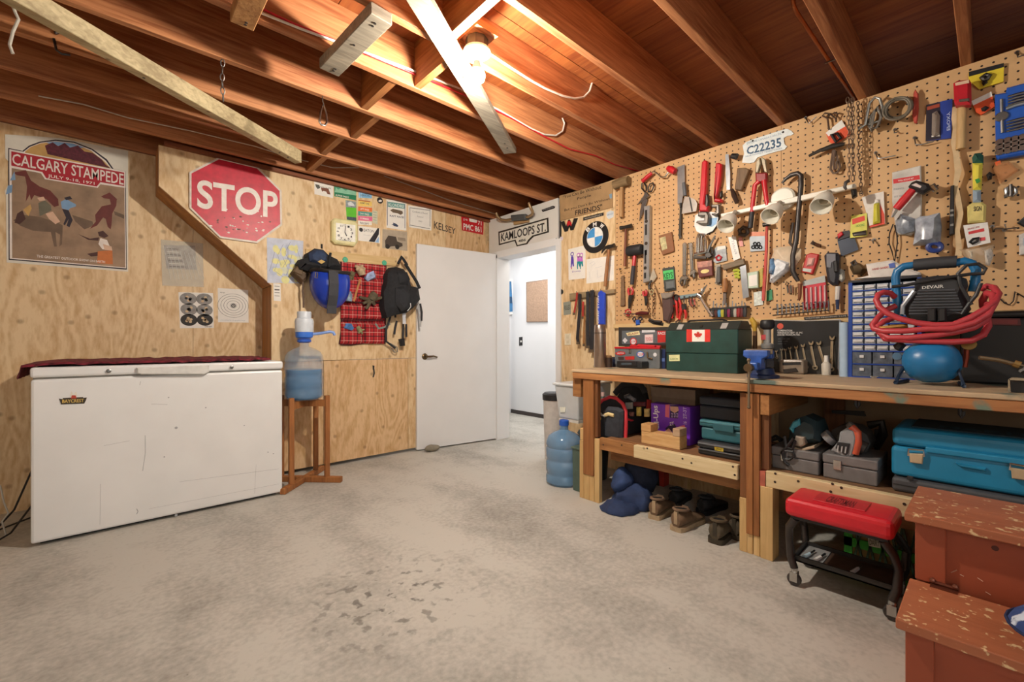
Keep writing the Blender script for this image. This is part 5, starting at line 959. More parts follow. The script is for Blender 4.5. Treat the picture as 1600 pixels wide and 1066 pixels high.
# right half
one2('licence_plate','white polar bear shaped licence plate with blue numbers','licence plate',('plate',sl(K7((135,515),(170,480),(230,455),(540,355),(600,342),(640,362),(668,392),(640,410),(600,415),(562,440),(570,500),(598,525),(570,560),(500,575),(380,610),(290,640),(255,690),(210,700),(130,695),(140,640),(150,600)),.004,.008),m('dfe6e6',.4)),
 ('number',MB().text(PR,'C22235',K7((178,615),(540,528),(535,430),(178,530)),.0086,.025),m('3a5a78',.5)),('lettering',MB().text(PR,"EXPLORE CANADA'S ARCTIC",K7((180,505),(545,400),(545,380),(180,482)),.0086,.0),m('6f8fa8',.5)),('lettering',MB().text(PR,'NORTHWEST TERRITORIES',K7((165,640),(545,552),(545,535),(165,622)),.0086,0),m('6f8fa8',.5)),
 ('bolt',MB().disc(PR,K7((240,466))[0],.006,.008,.012,n=8),BLACK),('bolt',MB().disc(PR,K7((555,376))[0],.006,.008,.012,n=8),BLACK))
def pair(l,pts): return ('loop',MB().rod(PR,pts,.03,.004,6,0,True),m('5a4030',.5,.4))
one2('orange_pack','tilted orange and white blister card with small pliers','packet',('card',sl(K7((1000,385),(1165,250),(1258,400),(1090,505),(1040,480)),.008,.016),m('e2552e',.45)),('header',sl(K7((1000,385),(1165,250),(1205,315),(1030,420)),.016,.0168),PAPER),('pliers',MB().rod(PR,K7((1060,400),(1120,390),(1160,440),(1110,480)),.03,.008,8,0,True),BLACK,SM))
one2('wire_hangers','pair of small triangular wire handles at the top of the pegboard','hanger',('loop',MB().rod(PR,K7((965,205),(990,180),(1050,185),(1020,235)),.03,.005,6,0,True),m('5a4538',.5,.5)),('loop',MB().rod(PR,K7((1055,195),(1090,175),(1130,185),(1105,235)),.03,.005,6,0,True),m('5a4538',.5,.5)),('stem',rd(K7((1020,235),(1035,350)),.03,.005),m('5a4538',.5,.5)),('stem',rd(K7((1105,235),(1110,270)),.03,.005),m('5a4538',.5,.5)))
one2('caulking_gun','dark slim caulking tool lying level below the orange card','tool',('body',MB().rod(PR,K7((955,565),(1080,520),(1195,500)),.05,[.012,.016,.010],8),m('33302e',.4,.3),SM),('nozzle',MB().rod(PR,K7((825,625),(955,560)),.05,[.008,.011],8),m('3f3a36',.4,.3),SM))
one('cord_loop','hanging loop of twisted brown cord below the orange card','cord',MB().rod(PR,K7((1080,560),(1060,680),(1050,760),(1080,805),(1120,800),(1150,740),(1120,640),(1090,560)),.03,.006,6)+MB().rod(PR,K7((1095,570),(1080,700),(1085,770),(1110,760),(1115,680)),.04,.006,6),m('6a5648',.7),smooth=True)
t=T('hanging_chain','long rusty chains hanging from the ceiling with a hook block','chain'); RU=m('7a6554',.45,.5)
t.part('chain',chain(PR,K7((1228,20),(1240,300),(1245,600),(1245,880)),.10,.034,.0021,.0075),RU); t.part('chain',chain(PR,K7((1282,20),(1290,300),(1285,600),(1280,880)),.10,.034,.0021,.0075),RU); t.part('chain',chain(PR,K7((1262,30),(1270,400),(1300,880)),.08,.034,.0021,.0075),RU)
t.part('hook',MB().rod(PR,K7((1250,880),(1210,900),(1198,950),(1215,975)),.11,[.010,.010,.008,.005],8),DKSTEEL,smooth=True); t.part('block',sl(K7((1255,970),(1310,960),(1318,1030),(1270,1060)),.09,.13,.01),DKSTEEL,smooth=True)
one('thin_chain','thin chain hanging from the rafters beside the hook block','chain',chain(PR,K7((1335,60),(1345,400),(1340,600),(1365,900),(1370,1040)),.03,.028,.0025,.007),RU)
one('grey_hanger','bent grey metal hanger rod at the pegboard top','hanger',MB().rod(PR,KO((555,800),(600,770),(625,640),(660,600),(690,610),(705,660),(690,745),(620,770)),.06,.007,8),m('8f8f8a',.4,.6),smooth=True)
mb=MB(); c0=KO((800,670))[0]
for k in range(9):
    rx,ry=22-1.2*(k%4),19+1.4*(k%3); ph=k*.5
    mb.rod(PR,[(c0[0]+rx*math.cos(a)+1.5*math.sin(ph),c0[1]+ry*.78*math.sin(a)-rx*.25*math.cos(a)+1.2*math.cos(ph*2)) for a in [j*math.pi/9 for j in range(18)]],.03+.006*k,.005,6,0,True)
one('cable_coil','large coil of grey cable hanging near the pegboard top','cable',mb,m('6d6557',.5,var=.25),smooth=True)
mb=MB()
for k in range(5): mb.rod(PR,KO((610+12*k,760-18*k),(650+6*k,690-8*k),(700,680+12*k),(690-6*k,760+8*k),(640,810-5*k)),.04+.008*k,.005,6,0,True)
one('cable_coil','smaller tangle of grey cable left of the large coil','cable',mb,m('77726a',.5,var=.25),smooth=True)
one('red_strip','faded red hanging strap right of the large cable coil','strap',sl(K8((445,430),(470,390),(498,440),(500,600),(485,745),(455,745),(432,680)),.02,.035,.004).lump(.004,20),m('b94a3c',.5),smooth=True)
one2('glue_pack','tall blue and black blister pack beside the wooden handle','packet',('card',sl(K8((582,560),(855,495),(840,905),(575,935)),.006,.014),m('25409a',.45)),('dark_side',sl(K8((582,560),(725,527),(735,910),(575,935)),.014,.0146),m('2a2430',.4)),('tube',sl(K8((640,640),(690,610),(722,660),(715,850),(660,880),(635,850)),.0146,.04,.012),m('8a8078',.3),SM),('header',sl(K8((590,580),(720,545),(720,580),(592,615)),.0148,.0155),m('a0442e',.5)),('lettering',MB().text(PR,'EPOXY',K8((795,830),(795,640),(830,625),(830,820)),.0152,.02),m('b9c4e4',.5)),('label',sl(K8((635,880),(720,865),(722,885),(637,895)),.0148,.0153),PAPER))
t=T('plastic_case','red plastic case hanging in front of a wooden handle','case'); t.part('shell',sl(K8((862,325),(900,300),(1030,285),(1048,320),(1052,520),(1040,548),(885,555),(870,520)),.05,.10,.012),m('b51f2c',.35),smooth=True); t.part('top_label',sl(K8((880,330),(1025,298),(1028,330),(885,360)),.10,.101),m('d8b89c',.5)); t.part('contents',sl(K8((920,500),(1030,485),(1032,515),(925,525)),.10,.106,.003),m('6a625a',.4,.4))
one('wooden_dowel','round pale wooden handle hanging below the red case','dowel',MB().rod(PR,K8((955,540),(950,780),(942,1020)),.045,[.018,.017,.018],12),wood('b48f5c','d2b07c',2,70,8),smooth=True)
one2('pulley_card','yellow and black hardware card at the pegboard top','packet',('card',sl(K8((1022,215),(1240,170),(1392,120),(1385,315),(1130,395),(1022,300)),.008,.016),m('e2c936',.45)),('header',sl(K8((1024,215),(1390,122),(1390,165),(1026,265)),.016,.0165),BLACK),('pulley',MB().rod(PR,K8((1160,270),(1200,245),(1240,255),(1215,290),(1190,300)),.03,.010,8,0,True),DKSTEEL,SM),('hook',MB().rod(PR,K8((1195,295),(1205,330),(1185,350),(1175,325)),.03,.006,6),DKSTEEL))
one2('orange_card','orange and white card tilted beside the blue tap set','packet',('card',sl(K8((1050,520),(1258,420),(1295,575),(1155,662),(1100,635)),.008,.018),m('ea5a2c',.45)),('header',sl(K8((1050,520),(1258,420),(1270,470),(1070,565)),.018,.0186),PAPER),('knob',sl(K8((1150,590),(1200,565),(1235,580),(1190,618),(1160,615)),.018,.034,.006),BLACK))
# blue tap and die set
t=T('tap_and_die_set','blue moulded tray of taps and dies at the pegboard right end','tool set')
tray=K8((1295,445),(1410,425),(1422,375),(1700,300))+KR((1700,40),(1382,98),(1365,70))
t.part('tray',sl(tray,.01,.05,.008),m('2156b4',.4))
for r in range(3):
    for c_ in range(4): x=1348+78*c_; y=945+50*r-17*c_; t.part('die',MB().disc(PR,K8((x,y))[0],.016,.05,.058,.002,n=14),CHROME,smooth=True); 
for r in range(4):
    y=445+30*r; t.part('tap',MB().rod(PR,K8((1430,y+30),(1520,y+5),(1680,y-35)),.055,[.004,.006,.005],6),STEEL)
for r in range(4):
    y=715+32*r; t.part('tap',MB().rod(PR,K8((1415,y+25),(1520,y),(1680,y-40)),.055,[.004,.006,.005],6),STEEL)
t.part('die_stock',MB().rod(PR,K8((1365,500),(1368,660),(1375,850)),.055,[.006,.005,.006],6),STEEL,smooth=True); t.part('die_stock',MB().disc(PR,K8((1368,675))[0],.022,.05,.06,.003,n=14),STEEL,smooth=True)
t.part('die_stock',MB().rod(PR,K8((1410,600),(1520,560),(1690,520)),.055,.009,8),m('a9b4bc',.3,.8),smooth=True)
mb=MB(); P=[PR.pt(p,.03+.012*(i%2)) for i,p in enumerate(K8((880,580),(870,700),(885,800),(865,950))+KR((1030,50),(1045,200),(1030,320),(1050,450),(1060,560),(1045,700),(1055,830),(1045,910)))]
mb.loft([[(x-.002,y-.008-.003*(i%3),z),(x-.002,y+.009,z),(x+.002,y+.009,z),(x+.002,y-.008-.003*(i%3),z)] for i,(x,y,z) in enumerate(P)])
one('cloth_strap','long beige cloth strap hanging down the pegboard right part','strap',mb,m('cdb48e',.8,var=.12),smooth=True)
one2('parts_bag','large clear hardware bag with a red banner and grey parts','bag',('sheet',sl(KR((500,210),(740,150),(748,400),(745,560),(700,700),(660,735),(535,725),(500,450)),.008,.02,.004),m('cbc7c0',.35,var=.2,scale=16)),('banner',sl(KR((508,268),(728,232),(732,268),(512,305)),.02,.0206),m('d0353a',.5)),('lettering',MB().text(PR,'WALL MOUNT KIT',KR((550,288),(680,266),(680,252),(550,274)),.021,.01),PAPER),('contents',sl(KR((525,600),(560,560),(680,590),(690,700),(600,720),(530,700)),.02,.06,.02).lump(.012,22),m('8a919c',.3,var=.5,scale=30),SM),('instructions',MB().text(PR,'FIXINGS',KR((515,360),(600,350),(600,335),(515,345)),.021,0),m('7f8a92',.5)),('instructions',MB().text(PR,'SEE INSIDE',KR((515,420),(630,408),(630,394),(515,406)),.021,0),m('7f8a92',.5)))
one2('rivet_gun','black and red rivet gun hanging tilted on the clear bag','rivet gun',('head',sl(KR((632,325),(660,290),(700,272),(805,300),(822,345),(760,385),(660,350)),.05,.09,.012),m('232124',.45),SM),('label',sl(KR((660,315),(700,300),(745,325),(735,340)),.09,.092),m('d8c8c4',.4)),('grip',MB().rod(PR,KR((672,355),(600,440),(535,515)),.07,[.017,.02,.018],10),m('c8232a',.4),SM),('nozzle',MB().rod(PR,KR((530,520),(498,585)),.07,[.013,.006],8),CHROME,SM),('shackle',MB().rod(PR,KR((810,330),(850,305),(880,350),(850,370)),.06,.005,6,0,True),CHROME))
one('grey_bag','grey plastic bag of fasteners hanging below the rivet gun','bag',sl(KR((690,590),(740,560),(800,565),(905,535),(905,650),(890,790),(800,815),(680,815),(690,700)),.03,.08,.025).lump(.012,16),m('9ba1ac',.25,var=.4,scale=26),smooth=True)
one('tape_roll','blue roll of tape hanging under the grey bag','tape',MB().rod(PR,[(1460.4+10*math.cos(a),386+6.2*math.sin(a)) for a in [k*math.pi/8 for k in range(16)]],.05,.012,8,0,True),m('2a3f84',.4),smooth=True)
one2('caulk_card','white and red card with a yellow tube at mid pegboard','packet',('card',sl(KR((248,420),(300,400),(430,368),(442,635),(315,670),(290,560)),.008,.016),m('ded8d0',.5)),('red_edge',sl(KR((400,470),(436,560),(440,640),(315,672),(312,655),(405,630)),.016,.0166),m('d2452e',.5)),('tube',sl(KR((345,470),(390,460),(398,625),(338,640)),.016,.036,.01),m('c9c23e',.45),SM),('cap',sl(KR((355,435),(385,430),(388,460),(352,468)),.016,.03,.005),PAPER))
one2('hook_card','small yellow card with a red stripe and metal hooks','packet',('card',sl(KR((160,572),(290,550),(292,738),(150,758)),.014,.022),m('d3cf5a',.5)),('stripe',sl(KR((165,600),(270,570),(275,610),(170,645)),.022,.0226),m('d8442e',.5)),('hooks',sl(KR((165,710),(285,690),(285,730),(170,740)),.022,.032,.005).lump(.006,40),STEEL,SM),('lettering',MB().text(PR,'HOOKS',KR((200,668),(270,655),(270,635),(200,648)),.0228,.02),m('5f9a3a',.5)))
t=T('spirit_level','short black torpedo level hanging beside the beige strap','level'); t.part('body',sl(KR((985,322),(1018,315),(1018,720),(975,735)),.02,.05,.003),BLACK)
for y in (520,560,640): t.part('vial',sl(KR((985,y),(1012,y-3),(1012,y+14),(983,y+17)),.05,.052),m('8a8a86',.3))
t=T('float_handle','yellow painted paddle with green end and rolled dark cap','paddle'); t.part('cap',sl(KR((1165,80),(1185,45),(1230,38),(1262,60),(1260,125),(1170,128)),.03,.075,.018),m('1f5448',.5),smooth=True)
t.part('upper_handle',sl(KR((1168,128),(1255,128),(1245,350),(1172,352)),.03,.07,.012),m('d8cc4a',.5),smooth=True); t.part('collar',sl(KR((1172,352),(1240,352),(1240,455),(1172,458)),.03,.068,.012),m('8fa4b8',.4),smooth=True); t.part('paddle',sl(KR((1170,458),(1250,455),(1285,480),(1278,620),(1128,632),(1125,490)),.03,.06,.008),m('d6c77a',.6,var=.15))
t.part('mark',MB().slab(PR,KR((1190,270),(1225,258),(1238,285),(1205,305)),.07,.0715),m('2f8a3a',.5)); t.part('mark',MB().text(PR,'SIGN',KR((1180,535),(1245,530),(1245,490),(1180,495)),.061,.02),BLACK)
one2('ring_card','white card with red band and a black ring below the yellow paddle','packet',('card',sl(KR((1093,652),(1296,625),(1320,795),(1130,838)),.05,.058),m('e4e2de',.45)),('band',sl(KR((1135,705),(1265,675),(1270,700),(1138,728)),.058,.0586),m('c8353a',.5)),('ring',MB().rod(PR,KR((1150,790),(1175,765),(1220,755),(1210,785),(1170,805)),.064,.006,6,0,True),BLACK,SM),('lettering',MB().text(PR,'BRAKE LINE',KR((1130,690),(1230,668),(1230,655),(1130,676)),.0588,.01),m('b0494a',.5)),('tag',sl(KR((1230,755),(1275,748),(1278,775),(1232,782)),.058,.06),m('d84a50',.5)))
one2('hardware_bag','clear bag of white clips under the card with black ring','bag',('bag',sl(KR((1060,850),(1130,840),(1345,800),(1330,900),(1290,990),(1200,960),(1110,930)),.02,.045,.012).lump(.008,18),glass_plastic('e0c8a8',.4),SM),('clips',sl(KR((1255,870),(1320,840),(1335,900),(1310,985),(1270,980)),.03,.055,.01).lump(.012,45),m('ddd8d0',.5,var=.4,scale=60),SM),('clips',sl(KR((1120,860),(1180,850),(1190,920),(1140,930)),.03,.05,.01).lump(.012,45),m('d8ccb8',.5,var=.4,scale=60),SM))
one2('hardware_bag','clear bag with an orange label and a black knob beside the paddle','bag',('bag',sl(KR((1345,160),(1370,115),(1470,110),(1560,190),(1400,300),(1360,220)),.01,.03,.008).lump(.006,20),glass_plastic('d89a68',.45),SM),('label',sl(KR((1355,125),(1400,110),(1410,140),(1365,155)),.03,.032),ORANGE),('knob',sl(KR((1285,225),(1310,200),(1338,215),(1330,255),(1298,265)),.02,.05,.01),BLACK,SM))
one2('pipe_clamp','small steel pipe clamp on the pegboard right side','clamp',('ring',MB().rod(PR,KR((1450,345),(1485,325),(1525,345),(1530,380),(1500,405),(1455,395)),.03,.008,8,0,True),STEEL,SM),('screw',rd(KR((1488,310),(1490,380),(1488,410)),.04,.006),DKSTEEL),('nut',sl(KR((1430,400),(1460,390),(1465,415),(1435,425)),.02,.045,.005),CHROME))
one2('black_pad','black diamond shaped pad at the frame edge','pad',('pad',sl(KR((1540,630),(1610,570),(1680,620),(1600,665)),.01,.025,.005),BLACK),('stitch',MB().rod(PR,KR((1552,630),(1610,582)),.026,.002,4),m('5a5a5c',.6)))
one2('clear_pack','clear blister pack below the black pad at the frame edge','packet',('card',sl(KR((1555,730),(1680,680),(1690,880),(1560,900)),.008,.02,.004),m('cfcac4',.4,var=.25,scale=30)),('label',sl(KR((1590,760),(1680,730),(1685,800),(1592,820)),.02,.0208),m('a8b4c0',.5)))
for i,(pts,lab) in enumerate(((K7((790,225),(815,270),(820,290),(905,215)),'empty wire hook near the top between the plate and triangle handles'),(K8((460,900),(470,970),(520,975),(660,940)),'small wire hooks and a modelled hook shadow under the blue epoxy pack'),(KR((362,45),(378,90),(400,95),(530,70)),'small wire hooks with a long peg right of the chains'),(KR((1335,660),(1340,700),(1360,680),(1450,680),(1440,640)),'double wire hook right of the yellow paddle'),(KR((1435,690),(1460,680),(1540,672)),'long straight peg hook near the frame edge'),(K8((1525,10),(1535,60),(1600,40)),'wire hook at the top end of the pegboard'),(K8((255,815),(250,850),(280,845)),'tiny empty wire hook below the cable coil'),(KR((350,770),(345,800),(330,770)),'bent wire hook below the yellow hook card'),(K4((655,270),(660,300),(680,285)),'small brass cup hook below the thin hammer handle'))):  # under the epoxy pack, the wire's long last leg traces a cast shadow
    t=T('peg_hook',lab,'hook'); t.part('wire',MB().rod(PR,pts,[.004]+[.03]*(len(pts)-1),.0032,6),STEEL if i!=8 else m('9a7a3a',.4,.7),smooth=True); t.part('back_plate',MB().disc(PR,pts[0],.008,.0,.004,n=8),STEEL)
one('thin_wire','thin wire loop hanging below the parts bag','wire',MB().rod(PR,KR((510,640),(480,720),(475,800),(500,870),(520,960))+KR((545,800),(540,720),(520,650)),.02,.003,5),DKSTEEL,smooth=True)
one('thin_wire','long drooping dark wire on the pegboard above the black case','wire',MB().rod(PR,K6((1390,400),(1440,450),(1480,460),(1510,430),(1525,350),(1560,375),(1640,420)),.01,.0025,5),DKSTEEL,smooth=True)
t=T('scissors','blue handled scissors standing behind the open grey toolbox','scissors')
t.part('loop',MB().rod(PR,K4((790,790),(810,768),(822,790),(805,818)),.03,.006,6,0,True),m('2c2f3a',.4),smooth=True); t.part('loop',MB().rod(PR,K4((850,785),(875,768),(890,790),(862,815)),.03,.006,6,0,True),m('2c2f3a',.4),smooth=True); t.part('grip',sl(K4((815,800),(855,798),(860,850),(818,855)),.02,.04,.006),m('2f62c4',.4),smooth=True)
t=T('pliers','dark pliers lying on the rail beside the blue scissors','pliers'); t.part('handle',MB().rod(PR,K4((960,790),(1010,815),(1090,825)),.04,[.007,.011,.013],8),DKSTEEL,smooth=True); t.part('handle',MB().rod(PR,K4((955,805),(1010,832),(1110,845)),.03,[.007,.011,.012],8),DKSTEEL,smooth=True)
t=T('wall_hook','small black latch hook on the lower plywood sheet','hook'); t.part('plate',MB().slab(PL,KT((540,388),(548,390),(547,410),(541,408)),0,.006),BLACK); t.part('hook_arm',MB().rod(PL,KT((545,405),(547,425),(542,443)),.012,.006,6),BLACK)
# =============== WORKBENCH ===============
BT=.87; XF=2.335
BW=wood('7d4f2a','ae7a48',1,55,12); BWV=wood('84522a','a86f3e',2,55,12); BWD=wood('5f381e','86552e',2,55,12); PALE=wood('c09a62','d8b780',2,55,12); PALEY=wood('cbb283','e2d0a8',1,50,12,knots=11)
TOPW=wood('a08a6e','c9b08e',1,40,8,.55,spots=('5f6f66',3.5,.60))
t=T('workbench','long wooden workbench along the pegboard wall with open shelves below','workbench',None,(2.7,.9,0))
t.part('top',MB().box(XF-.012,3.065,-.6,1.945,.851,BT),TOPW,bevel=.003,seg=1)
t.part('front_edge',MB().box(XF-.008,XF+.03,-.6,1.94,.808,.85),wood('8a552e','bd8450',1,50,12,.6,spots=('6a7a6a',5,.60)),bevel=.003,seg=1)
t.part('apron',MB().box(3.0,3.04,-.6,1.9,.76,.85),BW)
yy=lambda px:Yx(px,2.35)
def leg(px0,px1,z0,z1,mat,x0=2.345,d=.035): t.part('leg_board',MB().box(x0,x0+d,yy(px1)+.001,yy(px0)-.001,z0,z1),mat,bevel=.002,seg=1)
# end leg
leg(906,912.5,0,.39,PALE); leg(906,912.5,.392,.47,PALE,2.35)
leg(912.5,929,.17,.806,BWV,2.338); leg(912.5,921,0,.168,PALE); leg(921,929,0,.168,PALE); leg(929,937,0,.42,PALE); leg(929,934,.43,.806,BWD,2.35)
t.part('corner_block',MB().box(2.36,2.40,yy(906),yy(906)+.07,.68,.806),BW)
# middle leg
leg(1155.5,1168,0,.27,PALE); leg(1155.5,1168,.272,.80,BWD,2.352); leg(1167,1178,.10,.80,BWV,2.336); leg(1178,1188,.10,.80,BWV,2.338); leg(1167.5,1177,0,.098,PALE); leg(1177.5,1188,0,.098,PALE)
leg(1188.5,1209,0,.352,PALE,2.34,.09); leg(1188.5,1201,.43,.80,BWD,2.36)
t.part('cross_beam',MB().box(2.34,3.0,yy(1203),yy(1189),.70,.80),wood('8a5a30','b9824c',0,50,12),bevel=.002,seg=1)
t.part('brace',MB().beam((2.95,Yx(929,2.95),.80),(2.95,Yx(942,2.95),.60),.05,.035,(1,0,0)),m('8a8468',.6))
# shelves
t.part('shelf',MB().box(2.39,3.06,.86,1.70,.405,.43),wood('7a5436','a37750',1,50,10)); t.part('shelf',MB().box(2.39,3.06,-.55,.76,.405,.43),wood('5f4330','8a6848',1,50,10))
ym=Yx(992,2.36)
t.part('shelf_trim',MB().box(2.355,2.385,ym+.001,1.735,.352,.43),BW,bevel=.003,seg=1); t.part('shelf_trim',MB().box(2.345,2.384,.872,ym,.352,.428),PALEY,bevel=.003,seg=1)
t.part('shelf_trim',MB().box(2.345,2.384,-.55,.742,.352,.43),PALEY,bevel=.003,seg=1); t.part('trim_end',MB().box(2.343,2.384,.744,.772,.352,.425),m('b4604c',.7,var=.2))
t.part('shelf_bearer',MB().box(2.46,2.49,.9,1.72,.27,.404),BW); t.part('shelf_bearer',MB().box(2.46,2.49,-.5,.70,.27,.404),BW)
t.part('stud',MB().box(3.03,3.07,1.30,1.34,.43,.76),BWV); t.part('stud',MB().box(2.98,3.02,.55,.64,.43,.76),BWD)
PT=Pl('X',2.345)
nl=MB()
for q in KX((500,245),(628,248),(805,270),(1050,342),(1112,372),(1400,398),(1412,455))+KY((187,365),(185,412),(317,408),(512,423),(562,445),(502,467),(920,538)): nl.fdisc(PT,q,.006,.0015,0,8)
o=t.part('nail_heads',nl,m('3a2a20',.6)); o['kind']='stuff'
for i,(px,y0,y1) in enumerate(((1339,619,637),(1502,632,652))):
    k=T('bench_hook','black steel hook under the bench edge, '+('nearest the middle leg' if i==0 else 'above the large blue case'),'hook'); PH=Pl('X',2.37)
    k.part('wire',MB().rod(PH,[(px-2,y0-2),(px-2,y1-4),(px,y1),(px+3,y1-4),(px+3,y1-9)],0,.006,8),BLACK,smooth=True); k.part('plate',MB().slab(PH,[(px-4,y0-6),(px+3,y0-6),(px+3,y0+2),(px-4,y0+2)],-.004,.002),DKSTEEL)
# =============== ON THE BENCH ===============
def boxt(t,nm,x0,x1,y0,y1,z0,z1,mat,b=.006,**k): return t.part(nm,MB().box(x0,x1,y0,y1,z0,z1),mat,bevel=b,seg=2,**k)
# thermos
x,y,_=onZ(937.5,574,BT); t=T('thermos','tall brushed steel thermos flask at the bench end','flask'); 
zt=Zx(937,507.5,x)
t.part('body',MB().lathe([(.042,0),(.044,.006),(.044,(zt-BT)*.80)],(x,y,BT),(0,0,1),24),m('a5958a',.28,.9,var=.04),smooth=True); t.part('cup',MB().lathe([(.044,(zt-BT)*.81),(.042,(zt-BT)*.97),(.036,zt-BT)],(x,y,BT),(0,0,1),24),m('a5958a',.28,.9,var=.04),smooth=True); t.part('band',MB().lathe([(.0445,(zt-BT)*.797),(.0445,(zt-BT)*.812)],(x,y,BT),(0,0,1),24),BLACK)
# open grey toolbox with stickers
XT=2.80; PTB=Pl('X',XT)
y1=Yx(960.5,XT); y0=Yx(1031,XT); zb=Zx(990,545,XT)
t=T('open_toolbox','open grey metal toolbox covered in stickers with a red interior','toolbox'); GM=m('70767a',.45,.2)
t.part('body',MB().box(XT,XT+.012,y0,y1,BT,zb)+MB().box(XT+.15,XT+.162,y0,y1,BT,zb)+MB().box(XT,XT+.162,y0,y0+.01,BT,zb)+MB().box(XT,XT+.162,y1-.01,y1,BT,zb)+MB().box(XT,XT+.162,y0,y1,BT,BT+.01),GM,bevel=.002,seg=1)
t.part('tray',MB().box(XT+.014,XT+.148,y0+.012,y1-.012,zb-.03,zb-.01),RED); t.part('red_rim',MB().box(XT-.004,XT+.014,y0,y1,zb,zb+.012),RED)
t.part('tools',MB().tube([(XT+.03,y0+.05,zb+.012),(XT+.06,y1-.1,zb+.015)],.012,8).tube([(XT+.05,y0+.02,zb+.01),(XT+.05,y0+.2,zb+.02)],.014,8),RED,smooth=True)
XL=XT+.15; PLD=Pl('X',XL); ql=KU((768,62),(1178,62),(1178,215),(768,215)); 
t.part('lid',MB().slab(PLD,[(966.5,511.5),(1043,511.5),(1043,540),(966.5,541)],-.05,.0),m('33302e',.5)); t.part('lid_lining',MB().slab(PLD,KU((795,95),(1178,95),(1178,205),(795,212)),.0,.003),m('5f666b',.5))
SMT=[m('e2d9a8',.5),m('8a3a30',.5),m('d5d8dc',.5),m('e4cfcf',.5),m('c0302c',.5),m('1f5fb4',.5),m('4a3530',.5)]
p=MB(); p.flat(PLD,KU((830,115),(945,95),(955,130),(845,142)),.0035,0).text(PLD,'FLASH',KU((850,138),(938,122),(938,105),(850,120)),.0038,.02,1); t.part('sticker',p,SMT)
p=MB(); p.flat(PLD,KU((970,90),(1085,90),(1085,108),(970,112)),.0035,2); t.part('sticker',p,SMT)
p=MB(); p.flat(PLD,KU((995,130),(1068,126),(1068,200),(995,204)),.0035,3); p.text(PLD,'TOOLS',KU((1002,185),(1062,180),(1062,150),(1002,155)),.0038,.01,4); t.part('sticker',p,SMT)
p=MB(); p.fdisc(PLD,KU((895,190))[0],.030,.0036,4,16); p.fdisc(PLD,KU((895,190))[0],.022,.0039,2,16); p.text(PLD,'STP',KU((875,200),(915,198),(915,182),(875,184)),.0042,.02,4); t.part('sticker',p,SMT)
p=MB(); p.flat(PLD,KU((800,180),(822,155),(845,180),(822,205)),.0035,2); t.part('sticker',p,SMT)
p=MB(); p.flat(PLD,KU((1105,95),(1178,95),(1178,195),(1108,200)),.0035,4); p.text(PLD,'RACE',KU((1112,130),(1175,128),(1175,105),(1112,107)),.0038,.02,2); t.part('sticker',p,SMT)
p=MB(); p.flat(PTB,KU((735,290),(770,275),(820,280),(826,300),(785,312),(745,305)),.002,4); p.text(PTB,'AUTO',KU((752,300),(812,298),(812,285),(752,287)),.0025,.02,2); t.part('sticker',p,SMT)
p=MB(); p.fdisc(PTB,KU((957,302))[0],.032,.002,5,20,.023); p.fdisc(PTB,KU((957,302))[0],.025,.0024,2,20,.018); p.text(PTB,'CLUB',KU((930,312),(985,312),(985,292),(930,292)),.0028,.02,4); t.part('sticker',p,SMT)
p=MB(); p.fdisc(PTB,KU((1085,305))[0],.014,.002,2,12); t.part('sticker',p,SMT)
p=MB(); p.flat(PTB,KU((820,322),(905,318),(905,348),(825,350)),.002,4); t.part('sticker',p,SMT)
p=MB(); p.flat(PTB,KU((760,325),(812,325),(812,350),(765,350)),.0018,6); t.part('sticker',p,SMT)
t.part('latch',MB().slab(PTB,KU((850,258),(872,256),(872,290),(852,290)),0,.008,.002),STEEL); t.part('handle',MB().rod(PTB,KU((1015,280),(1020,330),(1060,340)),.012,.005,6),m('7a6040',.4,.7))
x=2.705; t=T('radio','small black car radio lying in front of the grey toolbox','radio'); boxt(t,'case',x,x+.09,Yx(1003,x),Yx(963,x),BT+.003,Zx(980,564.5,x),m('26282b',.45)); PQ2=Pl('X',x); t.part('fascia',MB().slab(PQ2,KU((752,366),(925,366),(925,405),(752,408)),0,.006,.002),BLACK); t.part('display',MB().slab(PQ2,KU((790,378),(880,376),(880,392),(790,394)),.006,.007),m('44505a',.2)); t.part('feet',MB().box(x+.01,x+.11,Yx(1000,x),Yx(966,x),BT,BT+.004),BLACK)
for i,(px,c,lab,h) in enumerate(((951,'3a2a24','short dark brown jar beside the thermos',.085),(957,'232a44','dark blue jar between the thermos and black radio',.07))):
    x,y,_=onZ(px,574-i*1,BT); t=T('jar',lab,'jar'); t.part('jar_body',MB().lathe([(.026,0),(.028,h*.8),(.022,h*.85)],(x,y,BT),(0,0,1),14),m(c,.3),smooth=True); t.part('lid',MB().lathe([(.024,h*.85),(.024,h),(.018,h+.004)],(x,y,BT),(0,0,1),14),m('7a5a3c' if i==0 else '3a3a3e',.4),smooth=True)
x,y,_=onZ(1014,574,BT); one('leaflet','white folded papers lying on the bench before the grey toolbox','paper',MB().box(x-.05,x+.05,y-.06,y+.06,BT,BT+.006).lump(.002,30),PAPER)
x=2.83; t=T('blue_book','narrow dark blue box standing between the two toolboxes','box'); boxt(t,'box',x,x+.1,Yx(1039.5,x),Yx(1032,x),BT,Zx(1035,546,x),m('1f2f5a',.5),.002); t.part('label',MB().slab(Pl('X',x),[(1033,560),(1038.5,560),(1038.5,565),(1033,565)],0,.001),m('5f78b4',.5))
